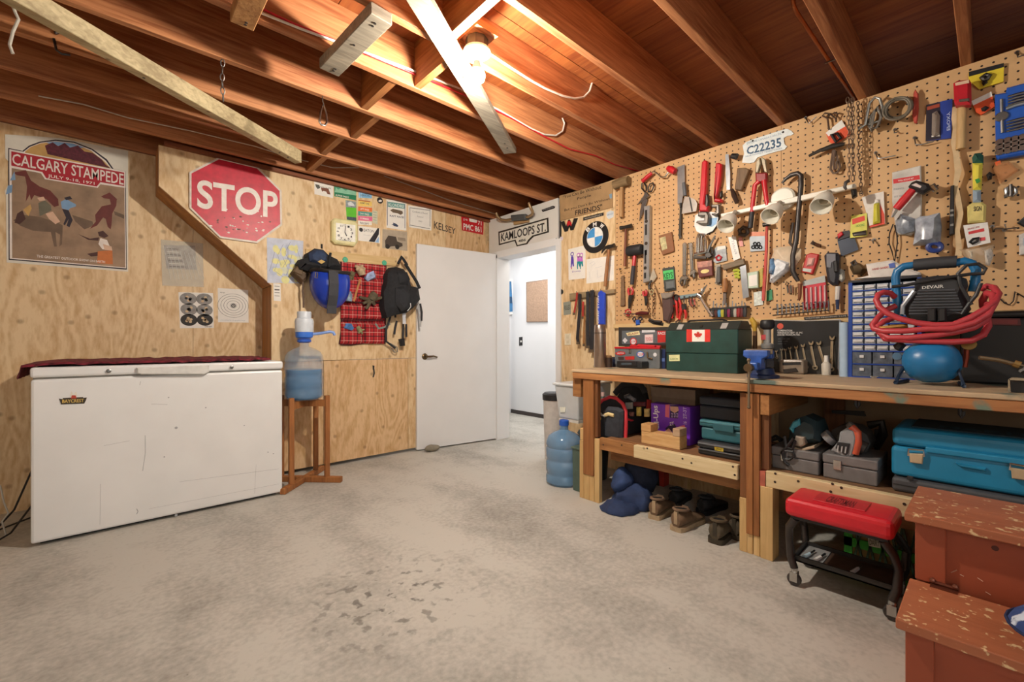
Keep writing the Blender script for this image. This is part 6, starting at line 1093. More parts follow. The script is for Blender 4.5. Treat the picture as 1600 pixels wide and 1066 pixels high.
# green toolbox
X0=2.70; y1=Yx(1041,X0); y0=Yx(1152.5,X0); zf=Zx(1100,516,X0); zt=zf+.035; dp=.22
GT=m('1f423d',.42,var=.22,scale=14)
t=T('green_toolbox','large dark green metal toolbox with a Canadian flag sticker','toolbox')
t.part('body',MB().box(X0,X0+dp,y0,y1,BT,BT+.115),GT,bevel=.004,seg=1); t.part('upper_body',MB().box(X0-.003,X0+dp+.003,y0-.003,y1+.003,BT+.116,zf),GT,bevel=.004,seg=1)
pr_=[(X0-.003,zf),(X0+.06,zt+.02),(X0+dp-.06,zt+.02),(X0+dp+.003,zf)]
t.part('lid',MB().add([(a,y0-.003,b) for a,b in pr_]+[(a,y1+.003,b) for a,b in pr_],[(0,1,2,3),(7,6,5,4),(0,4,5,1),(1,5,6,2),(2,6,7,3),(3,7,4,0)]),m('2a3230',.4,var=.15),bevel=.004,seg=1)
PGT=Pl('X',X0-.003); q=K9((290,670),(620,668),(622,833),(292,838))
for a,b in ((0,.235),(.765,1)): t.part('flag_bar',MB().flat(PGT,[(q[0][0]+(q[1][0]-q[0][0])*a,514.9+.0),(q[0][0]+(q[1][0]-q[0][0])*b,514.9),(q[0][0]+(q[1][0]-q[0][0])*b,534.2),(q[0][0]+(q[1][0]-q[0][0])*a,534.4)],.0012),m('d8352c',.5))
t.part('flag_field',MB().flat(PGT,[(q[0][0]+(q[1][0]-q[0][0])*a,515.4 if k<2 else 534) for k,a in enumerate((.235,.765,.765,.235))],.0012),PAPER)
lf_=[(0,1),(.12,.72),(.3,.8),(.24,.42),(.5,.62),(.55,.48),(.9,.5),(.8,.28),(.9,.2),(.5,-.15),(.56,-.32),(.08,-.25),(.06,-.62)]; lf_=lf_+[(-a,b) for a,b in lf_[::-1]][:-1]
c=K9((450,752))[0]; t.part('flag_leaf',MB().flat(PGT,[(c[0]+a*7.2,c[1]-b*7.2) for a,b in lf_],.0018),m('c4332a',.5)); t.part('sticker',MB().slab(PGT,KU((1207,308),(1300,305),(1302,360),(1210,362)),0,.0015),m('d8dca8',.5)); t.part('sticker_print',MB().text(PGT,'LOCK',KU((1220,350),(1290,348),(1290,335),(1220,337)),.0022,.02),m('5a7a40',.5))
t.part('lid_handle',MB().tube([(X0+.10,y0+.1,zt+.02),(X0+.085,y0+.12,zt+.03),(X0+.085,y1-.12,zt+.03),(X0+.10,y1-.1,zt+.02)],.007,8),DKSTEEL,smooth=True)
for yy_ in (y0+.085,y1-.085): t.part('latch',MB().hexa([(X0+.005,yy_-.018,zf+.008),(X0+.005,yy_+.018,zf+.008),(X0+.012,yy_+.018,zf+.004),(X0+.012,yy_-.018,zf+.004),(X0+.04,yy_-.018,zf+.042),(X0+.04,yy_+.018,zf+.042),(X0+.045,yy_+.018,zf+.035),(X0+.045,yy_-.018,zf+.035)]),m('b9b9b6',.35,.3))
t.part('latch_tab',MB().hexa([(X0+.014,(y0+y1)/2-.008,zf+.02),(X0+.014,(y0+y1)/2+.008,zf+.02),(X0+.02,(y0+y1)/2+.008,zf+.015),(X0+.02,(y0+y1)/2-.008,zf+.015),(X0+.03,(y0+y1)/2-.008,zf+.034),(X0+.03,(y0+y1)/2+.008,zf+.034),(X0+.036,(y0+y1)/2+.008,zf+.03),(X0+.036,(y0+y1)/2-.008,zf+.03)]),DKSTEEL)
x=2.95; t=T('glue_bottle','yellow handled clamp standing behind the green toolbox','clamp'); t.part('body',MB().rod(Pl('X',3.0),K9((1185,510),(1230,580),(1240,690)),0,[.014,.018,.012],8),m('c9a23c',.4),smooth=True); t.part('base',MB().rod(Pl('X',3.0),K9((1240,690),(1242,1160)),0,.014,8),m('7a5a38',.5))
x=2.88; t=T('white_box','small white card box lying between the toolbox and the vise','box'); boxt(t,'box',x,x+.08,Yx(1176,x),Yx(1164,x),BT,BT+.035,PAPER,.002); t.part('lid_flap',MB().box(x-.003,x+.03,Yx(1176,x),Yx(1164,x),BT+.036,BT+.04),m('c9c4b8',.6))
# vise
vx,vy=2.46,Yx(1187,2.46)
VB=m('27509c',.42,var=.3,scale=30)
t=T('bench_vise','blue bench vise bolted to the front edge of the workbench','vise',None,(vx,vy,BT))
t.part('base',MB().lathe([(.075,0),(.075,.014),(.055,.02),(.048,.05)],(vx+.05,vy,BT),(0,0,1),16),m('1f2f58',.45,var=.3),smooth=True)
t.part('body',MB().box(vx+.0,vx+.13,vy-.03,vy+.03,BT+.045,BT+.10),m('1c2436',.45),bevel=.012); t.part('fixed_jaw',MB().box(vx+.01,vx+.05,vy-.055,vy+.055,BT+.10,BT+.145),VB,bevel=.008)
t.part('moving_jaw',MB().loft([[(vx-.07,vy-.026,BT+.05),(vx-.025,vy-.026,BT+.05),(vx-.025,vy+.026,BT+.05),(vx-.07,vy+.026,BT+.05)],[(vx-.07,vy-.032,BT+.10),(vx-.025,vy-.032,BT+.10),(vx-.025,vy+.032,BT+.10),(vx-.07,vy+.032,BT+.10)],[(vx-.07,vy-.057,BT+.115),(vx-.025,vy-.057,BT+.115),(vx-.025,vy+.057,BT+.115),(vx-.07,vy+.057,BT+.115)],[(vx-.065,vy-.057,BT+.145),(vx-.025,vy-.057,BT+.145),(vx-.025,vy+.057,BT+.145),(vx-.065,vy+.057,BT+.145)]]),VB,bevel=.005); t.part('slide',MB().box(vx-.11,vx+.02,vy-.025,vy+.025,BT+.045,BT+.085),VB,bevel=.008)
for a in (vx-.027,vx+.002): t.part('jaw_plate',MB().box(a,a+.008,vy-.058,vy+.058,BT+.125,BT+.15),m('b0a08c',.35,.8))
t.part('screw',MB().lathe([(.02,0),(.02,.03),(.012,.032),(.012,.06)],(vx-.165,vy,BT+.06),(1,0,0),14),m('6a5a44',.4,.7),smooth=True); t.part('screw_handle',MB().tube([(vx-.15,vy,BT+.095),(vx-.15,vy,BT-.13)],.0065,8).ball((vx-.15,vy,BT-.135),.009).ball((vx-.15,vy,BT+.098),.009),m('8a7a64',.35,.8),smooth=True)
# cylinders, tool roll etc
x=2.86; t=T('hand_pump','upright grey and black hand pump beside the vise','pump'); yc=Yx(1199,x)
t.part('body',MB().lathe([(.028,0),(.03,.005),(.03,.145),(.026,.15)],(x,yc,BT),(0,0,1),16),m('34363a',.45),smooth=True); t.part('sleeve',MB().lathe([(.031,.15),(.034,.16),(.034,.175),(.02,.18),(.02,.26)],(x,yc,BT),(0,0,1),16),m('8f8f8e',.35,.3),smooth=True); t.part('cap',MB().lathe([(.02,.26),(.036,.27),(.04,.285),(.037,.31),(.03,.318)],(x,yc,BT),(0,0,1),16),BLACK,smooth=True); t.part('red_collar',MB().lathe([(.022,.2),(.022,.23)],(x,yc+.012,BT),(0,0,1),12),m('b8474a',.4))
XR_=3.03; PRL=Pl('X',XR_)
t=T('wrench_roll','black vinyl tool roll holding a row of combination wrenches','tool roll')
q=KS((188,402),(500,410),(885,398),(868,980),(190,990))
t.part('roll',MB().slab(PRL,q,-.012,.0,.0),m('222427',.35,var=.3,scale=8),smooth=False)
t.part('piping',MB().rod(PRL,KS((188,402),(500,410),(885,398)),.002,.004,6),m('b5b0a8',.5)); t.part('piping',MB().rod(PRL,KS((885,398),(868,980)),.002,.005,6),m('8a8c90',.4)); t.part('pocket',MB().slab(PRL,KS((195,760),(400,735),(620,700),(830,660),(850,975),(195,985)),.0,.004),m('3b3a38',.3,var=.3,scale=10))
p=MB().fdisc(PRL,KS((260,465))[0],.018,.001,1,14); p.text(PRL,'COMBINATION',KS((230,520),(385,522),(385,502),(230,500)),.0015,.02,0); p.text(PRL,'WRENCH SET 11 PC',KS((230,545),(495,542),(495,525),(230,526)),.0015,.015,0); p.text(PRL,'CHROME VANADIUM STEEL',KS((230,566),(468,563),(468,546),(230,548)),.0015,.01,0)
for k in range(3): p.text(PRL,'10MM  11MM  12MM'[:16-4*k],KS((235,605+25*k),(360-20*k,604+25*k),(360-20*k,592+25*k),(235,593+25*k)),.0015,0,2)
t.part('lettering',p,[m('d8d6d2',.5),m('d0523c',.5),m('77797c',.5)])
for i,(tx,ty,bx_,by,s) in enumerate(((218,722,225,800,.8),(272,705,280,850,.9),(312,705,318,850,.9),(358,690,380,860,1),(425,680,450,850,1.1),(495,660,530,900,1.3),(580,635,622,905,1.5),(662,635,725,900,1.5),(800,580,790,920,1.6))):
    w_=T('combination_wrench','x','wrench'); w_.e['label']='combination wrench in the black roll, %s from the vise end'%['first','second','third','fourth','fifth','sixth','seventh','eighth','ninth'][i]; w_.e['group']='wrenches in the tool roll'
    w_.part('shaft',MB().rod(PRL,KS((tx,ty+25*s),(bx_,by-15)),.010,.0045*s,6,flatk=.6),m('b4a68e',.3,.8),smooth=True)
    c=KS((tx,ty))[0]; a0=math.atan2(bx_-tx,by-ty); hd=[]
    for a in range(-120,121,30): aa=math.radians(a)+a0; hd.append((c[0]+2.6*s*math.sin(aa),c[1]+2.9*s*math.cos(aa)))
    for a in (100,0,-100): aa=math.radians(a)+a0; hd.append((c[0]+1.2*s*math.sin(aa),c[1]+1.1*s*math.cos(aa)))
    w_.part('open_end',MB().slab(PRL,hd,.006,.013),m('b4a68e',.3,.8))
    w_.part('ring_end',MB().ring(PRL,KS((bx_,by-10))[0],.005*s,.010*s,.012,0,12),m('b4a68e',.3,.8))
x=2.93; t=T('label_gun','small clear brown box leaning before the wrench roll','box'); boxt(t,'case',x,x+.09,Yx(1256,x),Yx(1217,x),BT,Zx(1235,562,x),m('8a7c6c',.3,var=.3,scale=12),.012); t.part('dark_slot',MB().slab(Pl('X',x),KS((285,845),(470,840),(475,865),(285,872)),0,.002),BLACK); t.part('grip',MB().slab(Pl('X',x),KS((290,915),(420,900),(450,940),(300,960)),0,.006,.003),m('2d2622',.4))
x,y,_=onZ(1291,586,BT); t=T('glue_tube','small white bottle standing at the foot of the wrench roll','bottle'); t.part('bottle_body',MB().lathe([(.022,0),(.024,.06),(.012,.075)],(x,y,BT),(0,0,1),12),m('c9c2b4',.4),smooth=True); t.part('nozzle',MB().lathe([(.012,.075),(.01,.11)],(x,y,BT),(0,0,1),10),PAPER,smooth=True)
x=2.92; t=T('blue_tube','pale blue cardboard tube standing beside the parts cabinet','tube'); yc=(Yx(1311.5,x)+Yx(1327,x))/2; r_=(Yx(1311.5,x)-Yx(1327,x))/2
t.part('tube_wall',MB().lathe([(r_,0),(r_,Zx(1320,504,x)-BT),(r_*.85,Zx(1320,504,x)-BT),(r_*.85,.01)],(x,yc,BT),(0,0,1),24),m('a9c4dc',.5,var=.05),smooth=True); t.part('end_cap',MB().lathe([(r_*.84,.005),(r_*.84,Zx(1320,506,x)-BT)],(x,yc,BT),(0,0,1),20),m('7f9fbf',.5))
# parts cabinet
XC=2.90; PC=Pl('X',XC); y1=Yx(1325.5,XC); y0=Yx(1440,XC); zt=Zx(1330,442,XC); CB=m('1f47a0',.4); W_=y1-y0; H_=zt-BT
t=T('parts_cabinet','blue small parts cabinet with rows of clear drawers','cabinet')
t.part('frame',MB().box(XC,XC+.15,y1-.016,y1,BT,zt)+MB().box(XC,XC+.15,y0,y0+.016,BT,zt)+MB().box(XC+.14,XC+.15,y0,y1,BT,zt),CB)
t.part('top_panel',MB().box(XC,XC+.15,y0,y1,zt,zt+.012),m('2a2c34',.45)); hs=[.062]*2+[.0395]*0
zz=BT+.004; rows=[(1,.068),(1,.068)]+[(0,(H_-.15)/10)]*10
for r_i,(big,hh) in enumerate(rows):
    n_=3 if big else 5; 
    t.part('divider',MB().box(XC-.002,XC+.14,y0+.016,y1-.016,zz-.004,zz+.002),CB)
    for k in range(n_):
        a=y1-.018-(W_-.036)*k/n_; b=y1-.018-(W_-.036)*(k+1)/n_+.006
        d=t.part('drawer',MB().box(XC+.002,XC+.12,b,a,zz+.003,zz+hh-.006),m('5a6472' if big else 'aeb6c0',.25,var=.35,scale=40)); 
        t.part('label' if big else 'drawer_front',MB().box(XC-.004,XC+.002,b+(.03 if big else .004),a-(.03 if big else .004),zz+.012+(.02 if big else 0),zz+hh-.012-(.01 if big else 0)),m('d8dade',.3,var=.1),d)
    zz+=hh
t=T('plastic_bag','white bag with red printing lying on top of the parts cabinet','bag'); t.part('bag',MB().slab(Pl('X',XC+.05),K6((280,120),(500,85),(620,150),(735,190),(740,225),(180,245),(300,215)),-.04,.0,.01),m('dcd6cf',.45,var=.12,scale=20)); t.part('lettering',MB().text(Pl('X',XC+.05),'HAND SAVERS',K6((335,175),(470,155),(470,138),(335,158)),.001,.02),m('b84a48',.5)); t.part('blue_mark',MB().slab(Pl('X',XC+.05),K6((470,120),(520,108),(525,150),(480,155)),0,.004),m('4a63b0',.5))
t=T('brass_valve','dull metal valve fitting hanging above the parts cabinet','valve'); t.part('valve_body',MB().slab(PR,K6((140,140),(180,95),(240,115),(285,160),(240,200),(170,205)),.02,.06,.012).lump(.01,30),m('6a5a44',.4,.6),smooth=True); t.part('wheel',MB().rod(PR,K6((160,110),(190,90),(205,120),(175,135)),.06,.006,6,0,True),STEEL,smooth=True); t.part('coupling',MB().slab(PR,K6((55,210),(85,185),(105,240),(80,270),(50,250)),.02,.05,.008),m('b4b4ac',.35,.5),smooth=True)
# compressor
XCp=2.62; PCp=Pl('X',XCp); CBL=m('1c6ea4',.35,var=.15,scale=12)
t=T('air_compressor','blue portable air compressor wrapped in a red hose','air compressor')
tk=onX(1455,568,XCp); sR=abs(Zx(1455,536,XCp)-Zx(1455,601,XCp))/2; tl=abs(Yx(1407,XCp)-Yx(1503,XCp))/2
tz=BT+.010+sR
rings=[]
for s_ in [math.sin(math.pi*(k/12-.5)) for k in range(13)]:
    r_=sR*math.sqrt(max(0.0004,1-abs(s_)**2.6)); rings.append([(XCp+.0+r_*math.cos(a),tk[1]-tl*s_,tz+r_*math.sin(a)) for a in [j*math.pi/12 for j in range(24)]])
t.part('tank',MB().loft(rings),CBL,smooth=True)
for py in (1413,1497):
    y=Yx(py,XCp); t.part('foot',MB().tube([(XCp-.03,y,BT+.075),(XCp-.09,y+(.02 if py<1450 else -.02),BT+.008),(XCp+.12,y,BT+.008)],.008,6),m('1f2f44',.4)); 
t.part('frame_tube',MB().rod(PCp,K6((560,560),(545,470),(535,330),(530,230),(545,180),(600,140),(690,128)),-.06,.0165,10),CBL,smooth=True); t.part('frame_tube',MB().rod(PCp,K6((1030,112),(1100,95),(1165,115),(1200,170),(1195,250),(1175,350)),-.06,.0165,10),CBL,smooth=True)
t.part('grip',MB().rod(PCp,K6((680,130),(850,112),(1040,100)),-.06,.026,12),m('35363a',.6),smooth=True)
sh=K6((590,520),(600,450),(700,340),(680,310),(700,240),(850,215),(1040,210),(1120,240),(1130,300),(1100,370),(1150,480),(1100,540),(980,590),(640,590))
t.part('motor_shroud',MB().slab(PCp,sh,-.20,-.02,.02),m('2b2d31',.45),smooth=True)
for k in range(9):
    y_=345+24*k; xa=700-12*k if k<7 else 620; xb=1035+10*k
    t.part('vent_fin',MB().rod(PCp,K6((xa+20,y_),(xb-10,y_-8)),-.017,.0045,6),m('4a4d52',.4))
t.part('lettering',MB().text(PCp,'DEVAIR',K6((750,330),(930,318),(930,292),(750,305)),-.018,.02),m('c9c9c6',.5))
t.part('shroud_edge',MB().rod(PCp,K6((585,540),(590,470),(685,345)),-.015,.009,8),m('8a8c90',.35,.5),smooth=True)
for xa in (795,880): t.part('switch_box',MB().slab(PCp,K6((xa,490),(xa+70,485),(xa+72,600),(xa,605)),-.02,.03,.005),BLACK)
t.part('gauge',MB().lathe([(.016,0),(.018,.01),(.016,.014)],PCp.pt(K6((545,890))[0],.0),(-1,0,0),14),m('4a6a84',.4),smooth=True); t.part('regulator',MB().slab(PCp,K6((505,800),(560,760),(610,800),(560,850),(520,830)),-.03,.02,.008),BLACK,smooth=True); t.part('brass_fitting',MB().rod(PCp,K6((395,655),(500,650),(630,635)),.03,[.008,.012,.010],8),m('b08a4a',.35,.8),smooth=True)
t.part('drain_valve',MB().lathe([(.012,0),(.024,.006),(.024,.012)],PCp.pt(K6((1140,795))[0],-.02),(-1,0,.3),12),m('b99a5c',.35,.7),smooth=True); t.part('pressure_pipe',MB().rod(PCp,K6((1120,810),(1115,900),(1100,980)),-.04,.010,8),m('8a3a24',.4,.6),smooth=True)
t.part('motor_cord',MB().rod(PCp,K6((500,310),(600,300),(750,270),(950,235),(1150,205),(1260,200),(1280,160),(1220,120),(1120,130),(1050,200),(1070,300),(1140,420),(1160,460)),-.01,.007,8)+MB().rod(PCp,K6((1240,280),(1200,380),(1150,440),(1080,540)),-.01,.007,8),BLACK,smooth=True)
HOSE=m('b23840',.45,var=.08)
P_=K6((520,395),(490,365),(430,355),(385,375),(368,420),(395,480),(460,530),(560,575),(700,610),(860,630),(1010,625),(1150,570),(1270,500),(1360,430),(1385,370),(1350,320),(1290,305),(1240,330))
t2=T('air_hose','red rubber air hose coiled around the compressor','hose')
t2.part('coil',MB().rod(PCp,P_,[-.04,-.02,.0,.02,.03,.045,.055,.06,.065,.065,.065,.06,.05,.03,.0,-.02,-.05,-.06],.0125,10),HOSE,smooth=True)
P_=K6((530,470),(440,510),(380,570),(335,630),(350,660),(430,680),(600,680),(800,660),(1000,660),(1180,610),(1300,540),(1350,450),(1340,380),(1290,360),(1255,420),(1260,480))
t2.part('coil',MB().rod(PCp,P_,[-.04,-.02,.0,.02,.03,.05,.06,.065,.07,.06,.05,.03,.01,-.02,-.04,-.05],.0125,10),HOSE,smooth=True)
P_=K6((540,560),(430,600),(380,640),(390,690),(470,735),(650,735),(850,715),(1020,690),(1180,650),(1280,590),(1310,520),(1300,450))
t2.part('coil',MB().rod(PCp,P_,[-.03,-.0,.02,.03,.05,.06,.06,.05,.04,.02,.0,-.03],.0125,10),HOSE,smooth=True)
P_=K6((400,690),(440,745),(600,755),(800,765),(1000,770),(1160,760),(1260,710),(1300,640),(1290,570))
t2.part('coil',MB().rod(PCp,P_,[.02,.04,.05,.05,.045,.03,.01,-.01,-.03],.0125,10),HOSE,smooth=True)
one('white_wire','loose white and black wires lying before the parts cabinet','wire',MB().tube([onZ(*p,BT+.006) for p in KW((105,120),(160,140),(240,165),(330,165),(420,160),(470,175))],.005,6),m('cfc8bc',.5),smooth=True)
one('wood_scrap','small flat wood scrap under the compressor tank','wood',MB().slab(Pl('X',2.45),KW((500,222),(720,235),(720,245),(505,240)),-.08,0),PINE) if 0 else None
# right end: black case, wheel, rod, bracket
x=2.86; t=T('black_case','large black case with a dark red front recess behind the compressor','case'); y1=Yx(1500,x); zt=Zx(1550,487,x)
t.part('case_body',MB().box(x,x+.2,-.45,y1,BT,zt-.03),m('141314',.5),bevel=.01); t.part('case_lid',MB().box(x-.006,x+.2,-.45,y1+.004,zt-.028,zt),m('1c1a1a',.5),bevel=.01); PX=Pl('X',x); t.part('red_recess',MB().slab(PX,[(1546,497),(1594,497.5),(1596,509),(1546,508)],.0,.004,.001),m('5a1a1c',.4)); t.part('handle_slot',MB().slab(PX,[(1550,499),(1590,499.5),(1590,507),(1550,506)],.004,.006),m('7f2426',.4))
x,y,_=onZ(1529,597,BT); t=T('grinding_wheel','grey grinding wheel leaning on the case behind the compressor','wheel'); t.part('wheel',MB().lathe([(.012,0),(.060,0),(.060,.018),(.012,.018)],(x+.02,y,BT+.06),(-1,0,.15),26),m('8a827c',.8,var=.15),smooth=True); t.part('hub',MB().lathe([(.018,0),(.018,.022)],(x+.02,y,BT+.06),(-1,0,.15),14),m('26211f',.5))
t=T('tube_wrench','long brass coloured steel rod lying across the grinding wheel','rod'); PW2=Pl('X',2.62); t.part('rod',MB().rod(PW2,[(1530,559),(1560,563),(1600,573)],[.02,.0,-.02],.008,8),m('9a8468',.35,.8),smooth=True); t.part('collar',MB().rod(PW2,[(1584,568),(1594,571)],-.012,.014,8),m('b0905a',.35,.8),smooth=True); t.part('ratchet',MB().rod(PW2,[(1594,582),(1604,576)],.0,.012,8),DKSTEEL)
x=2.43; t=T('steel_bracket','bent steel bracket at the front of the bench near the frame edge','bracket'); PB2=Pl('X',x); t.part('upright',MB().slab(PB2,[(1575,594),(1578,591),(1578.5,613),(1575,613)],-.02,0),CHROME); t.part('arm',MB().slab(PB2,[(1576,594),(1580,590),(1620,592),(1620,596)],-.02,0),CHROME); t.part('dark_body',MB().slab(PB2,[(1580,597),(1625,598),(1625,615),(1580,613)],-.10,-.02),BLACK)
# =============== LEFT BAY ===============
SZ=.431
x=2.49; t=T('tool_bag','open black canvas tool bag with red piping and a yellow handled tool','bag'); PBg=Pl('X',x)
arch=KM((300,820),(295,500),(325,420),(390,350),(480,315),(560,330),(630,390),(665,470),(668,820))
fr_=[PBg.pt(p,0) for p in arch]; dz=SZ+.002-fr_[0][2]
fr_=[(a,b,c if c>SZ+.06 else SZ+.002) for a,b,c in fr_]
t.part('front_panel',MB().prism(PBg,[PBg.xyz(*PBg.uv(p),.0) for p in fr_],-.02,0,.004),m('26272c',.85,var=.2,scale=40))
yA=max(p[1] for p in fr_); yB=min(p[1] for p in fr_); zA=Zx(1000,655,x)
t.part('body',MB().box(x+.02,x+.42,yB,yA,SZ+.002,SZ+.14),m('1d1d20',.85),bevel=.02)
t.part('front_pocket',MB().slab(PBg,KM((370,790),(375,480),(440,425),(560,430),(620,480),(610,815),(500,825)),.0,.05,.02).lump(.006,16),m('33353c',.85,var=.25,scale=30),smooth=True)
t.part('side_pouch',MB().slab(PBg,KM((265,600),(290,520),(375,520),(390,600),(400,780),(345,855),(265,820)),.0,.07,.025).lump(.008,16),BLACKF,smooth=True)
t.part('piping',MB().rod(PBg,KM((300,480),(325,415),(390,345),(480,308),(560,325),(632,388),(668,470),(672,640),(665,820)),.006,.012,8),m('d43a44',.5),smooth=True); t.part('piping',MB().tube([PBg.pt(KM((668,560))[0],0),onX(985,657,2.55),onX(1000,656,2.7),onX(1015,650,2.8)],.008,8),m('d43a44',.5),smooth=True)
t.part('red_strap',MB().rod(Pl('X',2.80),KM((945,340),(940,420),(920,500)),0,.018,8,flatk=.5),m('d43a34',.5),smooth=True); t.part('carry_strap',MB().rod(Pl('X',2.62),KM((540,270),(570,230),(630,170),(760,140),(850,170),(900,260)),0,.022,8,flatk=.5),m('222327',.8),smooth=True)
t.part('back_flap',MB().slab(Pl('X',2.80),KM((560,300),(640,170),(800,140),(900,200),(940,380),(930,560),(560,560)),-.02,0,.01).lump(.012,14),BLACKF,smooth=True)
for pts,c in ((((700,300),(780,350)),'7f8288'),(((660,310),(720,290)),'55585e')): t.part('tool_grip',MB().rod(Pl('X',2.58),KM(*pts),0,.014,8),m(c,.4),smooth=True)
t.part('clip_board',MB().slab(Pl('X',2.56),KM((660,375),(745,372),(745,450),(665,455)),-.01,.0,.002),m('9a9c98',.5)); 
for q,c in (((790,430,835,535),'c9b45a'),((880,450,935,545),'c8b070'),((750,370,890,420),'5a1c26'),((700,490,750,540),'8a5a50')): t.part('tool_handle',MB().slab(Pl('X',2.55),KM((q[0],q[1]),(q[2],q[1]),(q[2],q[3]),(q[0],q[3])),-.02,0,.006),m(c,.5,var=.3,scale=40))
t.part('yellow_handle',MB().rod(PBg,KM((285,570),(320,560),(358,572)),.075,.016,10),m('d8c050',.4),smooth=True); t.part('brush_handle',MB().rod(PBg,KM((410,530),(460,510),(525,530)),.055,.012,8,flatk=.5),m('e0c890',.5),smooth=True); t.part('wire_bundle',MB().rod(PBg,KM((300,490),(350,485),(385,520),(420,540)),.07,.006,6)+MB().rod(PBg,KM((310,505),(355,500),(390,530)),.08,.006,6),m('a8a29a',.4))
x=2.56; PP=Pl('X',x); y1=Yx(1017,x); y0=Yx(1078,x); zt=Zx(1045,633,x); PU=m('7a38c6',.45,var=.06)
t=T('diaper_box','purple cardboard box with white sideways lettering on the shelf','box'); t.part('carton',MB().box(x,x+.22,y0,y1,SZ,zt),PU,bevel=.003,seg=1)
p=MB(); p.text(PP,'Pull-Ups',KM((1088,735),(1065,415),(985,405),(1012,740)),.0012,.025,0); p.flat(PP,KM((1140,400),(1190,395),(1185,555),(1135,545)),.001,1); p.flat(PP,KM((1200,410),(1295,415),(1290,565),(1195,555)),.0012,2); p.flat(PP,KM((1195,420),(1290,425),(1300,470),(1250,500),(1200,470)),.0015,3)
for k in range(3): p.text(PP,'23',KM((1210+30*k,550),(1230+30*k,552),(1230+30*k,500),(1210+30*k,498)),.0016,.02,4)
p.text(PP,'2T-3T',KM((1395,570),(1390,430),(1350,425),(1350,565)),.0012,.03,4); p.text(PP,'16',KM((1395,635),(1393,600),(1352,595),(1352,630)),.0012,.03,4)
p.flat(PP,KM((1140,680),(1190,640),(1250,630),(1280,690),(1220,720),(1150,725)),.001,2); p.flat(PP,KM((1100,740),(1180,680),(1230,740)),.0012,3); p.flat(PP,KM((1240,735),(1270,670),(1370,640),(1380,700),(1300,740)),.0012,1); p.text(PP,'2T',KM((1190,650),(1245,645),(1240,600),(1190,610)),.0014,.03,0)
t.part('print',p,[m('eee8f2',.5),m('e0708a',.5),m('2f2350',.5),m('d8a890',.5),m('c9b0e8',.5)]); t.part('tape',MB().box(x-.001,x+.221,(y0+y1)/2-.02,(y0+y1)/2+.02,zt,zt+.001),m('b9a0d0',.3))
x=2.62; t=T('cardboard_box','grey brown carton resting on top of the purple box','box'); boxt(t,'carton',x,x+.2,Yx(1086,x),Yx(1018,x),zt+.002,Zx(1050,608,x),m('6a5c4e',.7,var=.1),.003); t.part('lid_edge',MB().box(x-.003,x+.203,Yx(1086,x)-.003,Yx(1018,x)+.003,Zx(1050,622,x),Zx(1050,607,x)),m('74665a',.7,var=.1))
x=2.42; PWF=Pl('X',x); t=T('wood_cradle','small wooden cradle block of three pieces before the purple box','wood block'); q0=Yx(1002,x); q1=Yx(1062,x); zc=Zx(1030,678,x)
t.part('base_board',MB().box(x,x+.09,q1,q0,SZ,zc),wood('c2955e','dcb884',1,60,8),bevel=.002,seg=1); t.part('end_block',MB().box(x-.002,x+.085,Yx(1017,x),q0+.001,zc+.001,zc+.045),wood('b5844e','cfa26c',1,60,8),bevel=.002,seg=1); t.part('end_block',MB().box(x-.002,x+.085,q1-.001,Yx(1051,x),zc+.001,zc+.045),wood('a8886a','c2a688',1,60,8),bevel=.002,seg=1)
x=2.42; PDC=Pl('X',x); t=T('flat_case','low black tool case with a yellow label at the bottom of the stack','case'); a,b=Yx(1167,x),Yx(1090,x); t.part('lower_shell',MB().box(x,x+.3,a,b,SZ,SZ+.035),m('26272a',.5),bevel=.01); t.part('upper_shell',MB().box(x-.002,x+.3,a,b+.002,SZ+.037,SZ+.075),m('2e2f33',.5),bevel=.01)
t.part('ridge',MB().tube([(x-.004,a+.01,SZ+.062),(x-.004,b-.005,SZ+.062)],.005,6),m('6a6c70',.4)); t.part('ridge',MB().tube([(x-.004,a+.01,SZ+.03),(x-.004,b-.005,SZ+.03)],.004,6),m('5a5c60',.4)); p=MB().slab(PDC,KX((1272,258),(1333,268),(1333,293),(1275,283)),0,.003); t.part('label',p,m('d4b83a',.5)); t.part('lettering',MB().text(PDC,'DEWALT',KX((1280,280),(1328,288),(1328,274),(1280,266)),.0036,.02),BLACK)
x=2.46; t=T('teal_case','teal plastic tool case in the middle of the stack','case'); a,b=Yx(1166,x),Yx(1093,x); z0=SZ+.078; zm=z0+.07; TL=m('2f6570',.45,var=.12,scale=14); t.part('lower_shell',MB().box(x+.004,x+.3,a,b-.006,z0,zm),TL,bevel=.012); t.part('lid',MB().box(x-.004,x+.302,a,b+.002,zm+.002,z0+.112),TL,bevel=.012); t.part('latch',MB().box(x-.012,x,a+.06,b-.08,zm-.01,zm+.03),m('2a5a64',.45),bevel=.003); t.part('ridge',MB().tube([(x-.004,a+.01,z0+.1),(x-.004,b-.005,z0+.1)],.005,6),m('4f8690',.4))
x=2.48; t=T('dark_case','dark navy plastic case on top of the teal case','case'); a,b=Yx(1166,x),Yx(1093,x); z0=z0+.114; t.part('lower_shell',MB().box(x,x+.3,a,b,z0,z0+.075),m('1f2530',.5),bevel=.01); t.part('lid',MB().box(x-.003,x+.302,a,b+.002,z0+.077,z0+.125),m('242b38',.5),bevel=.01)
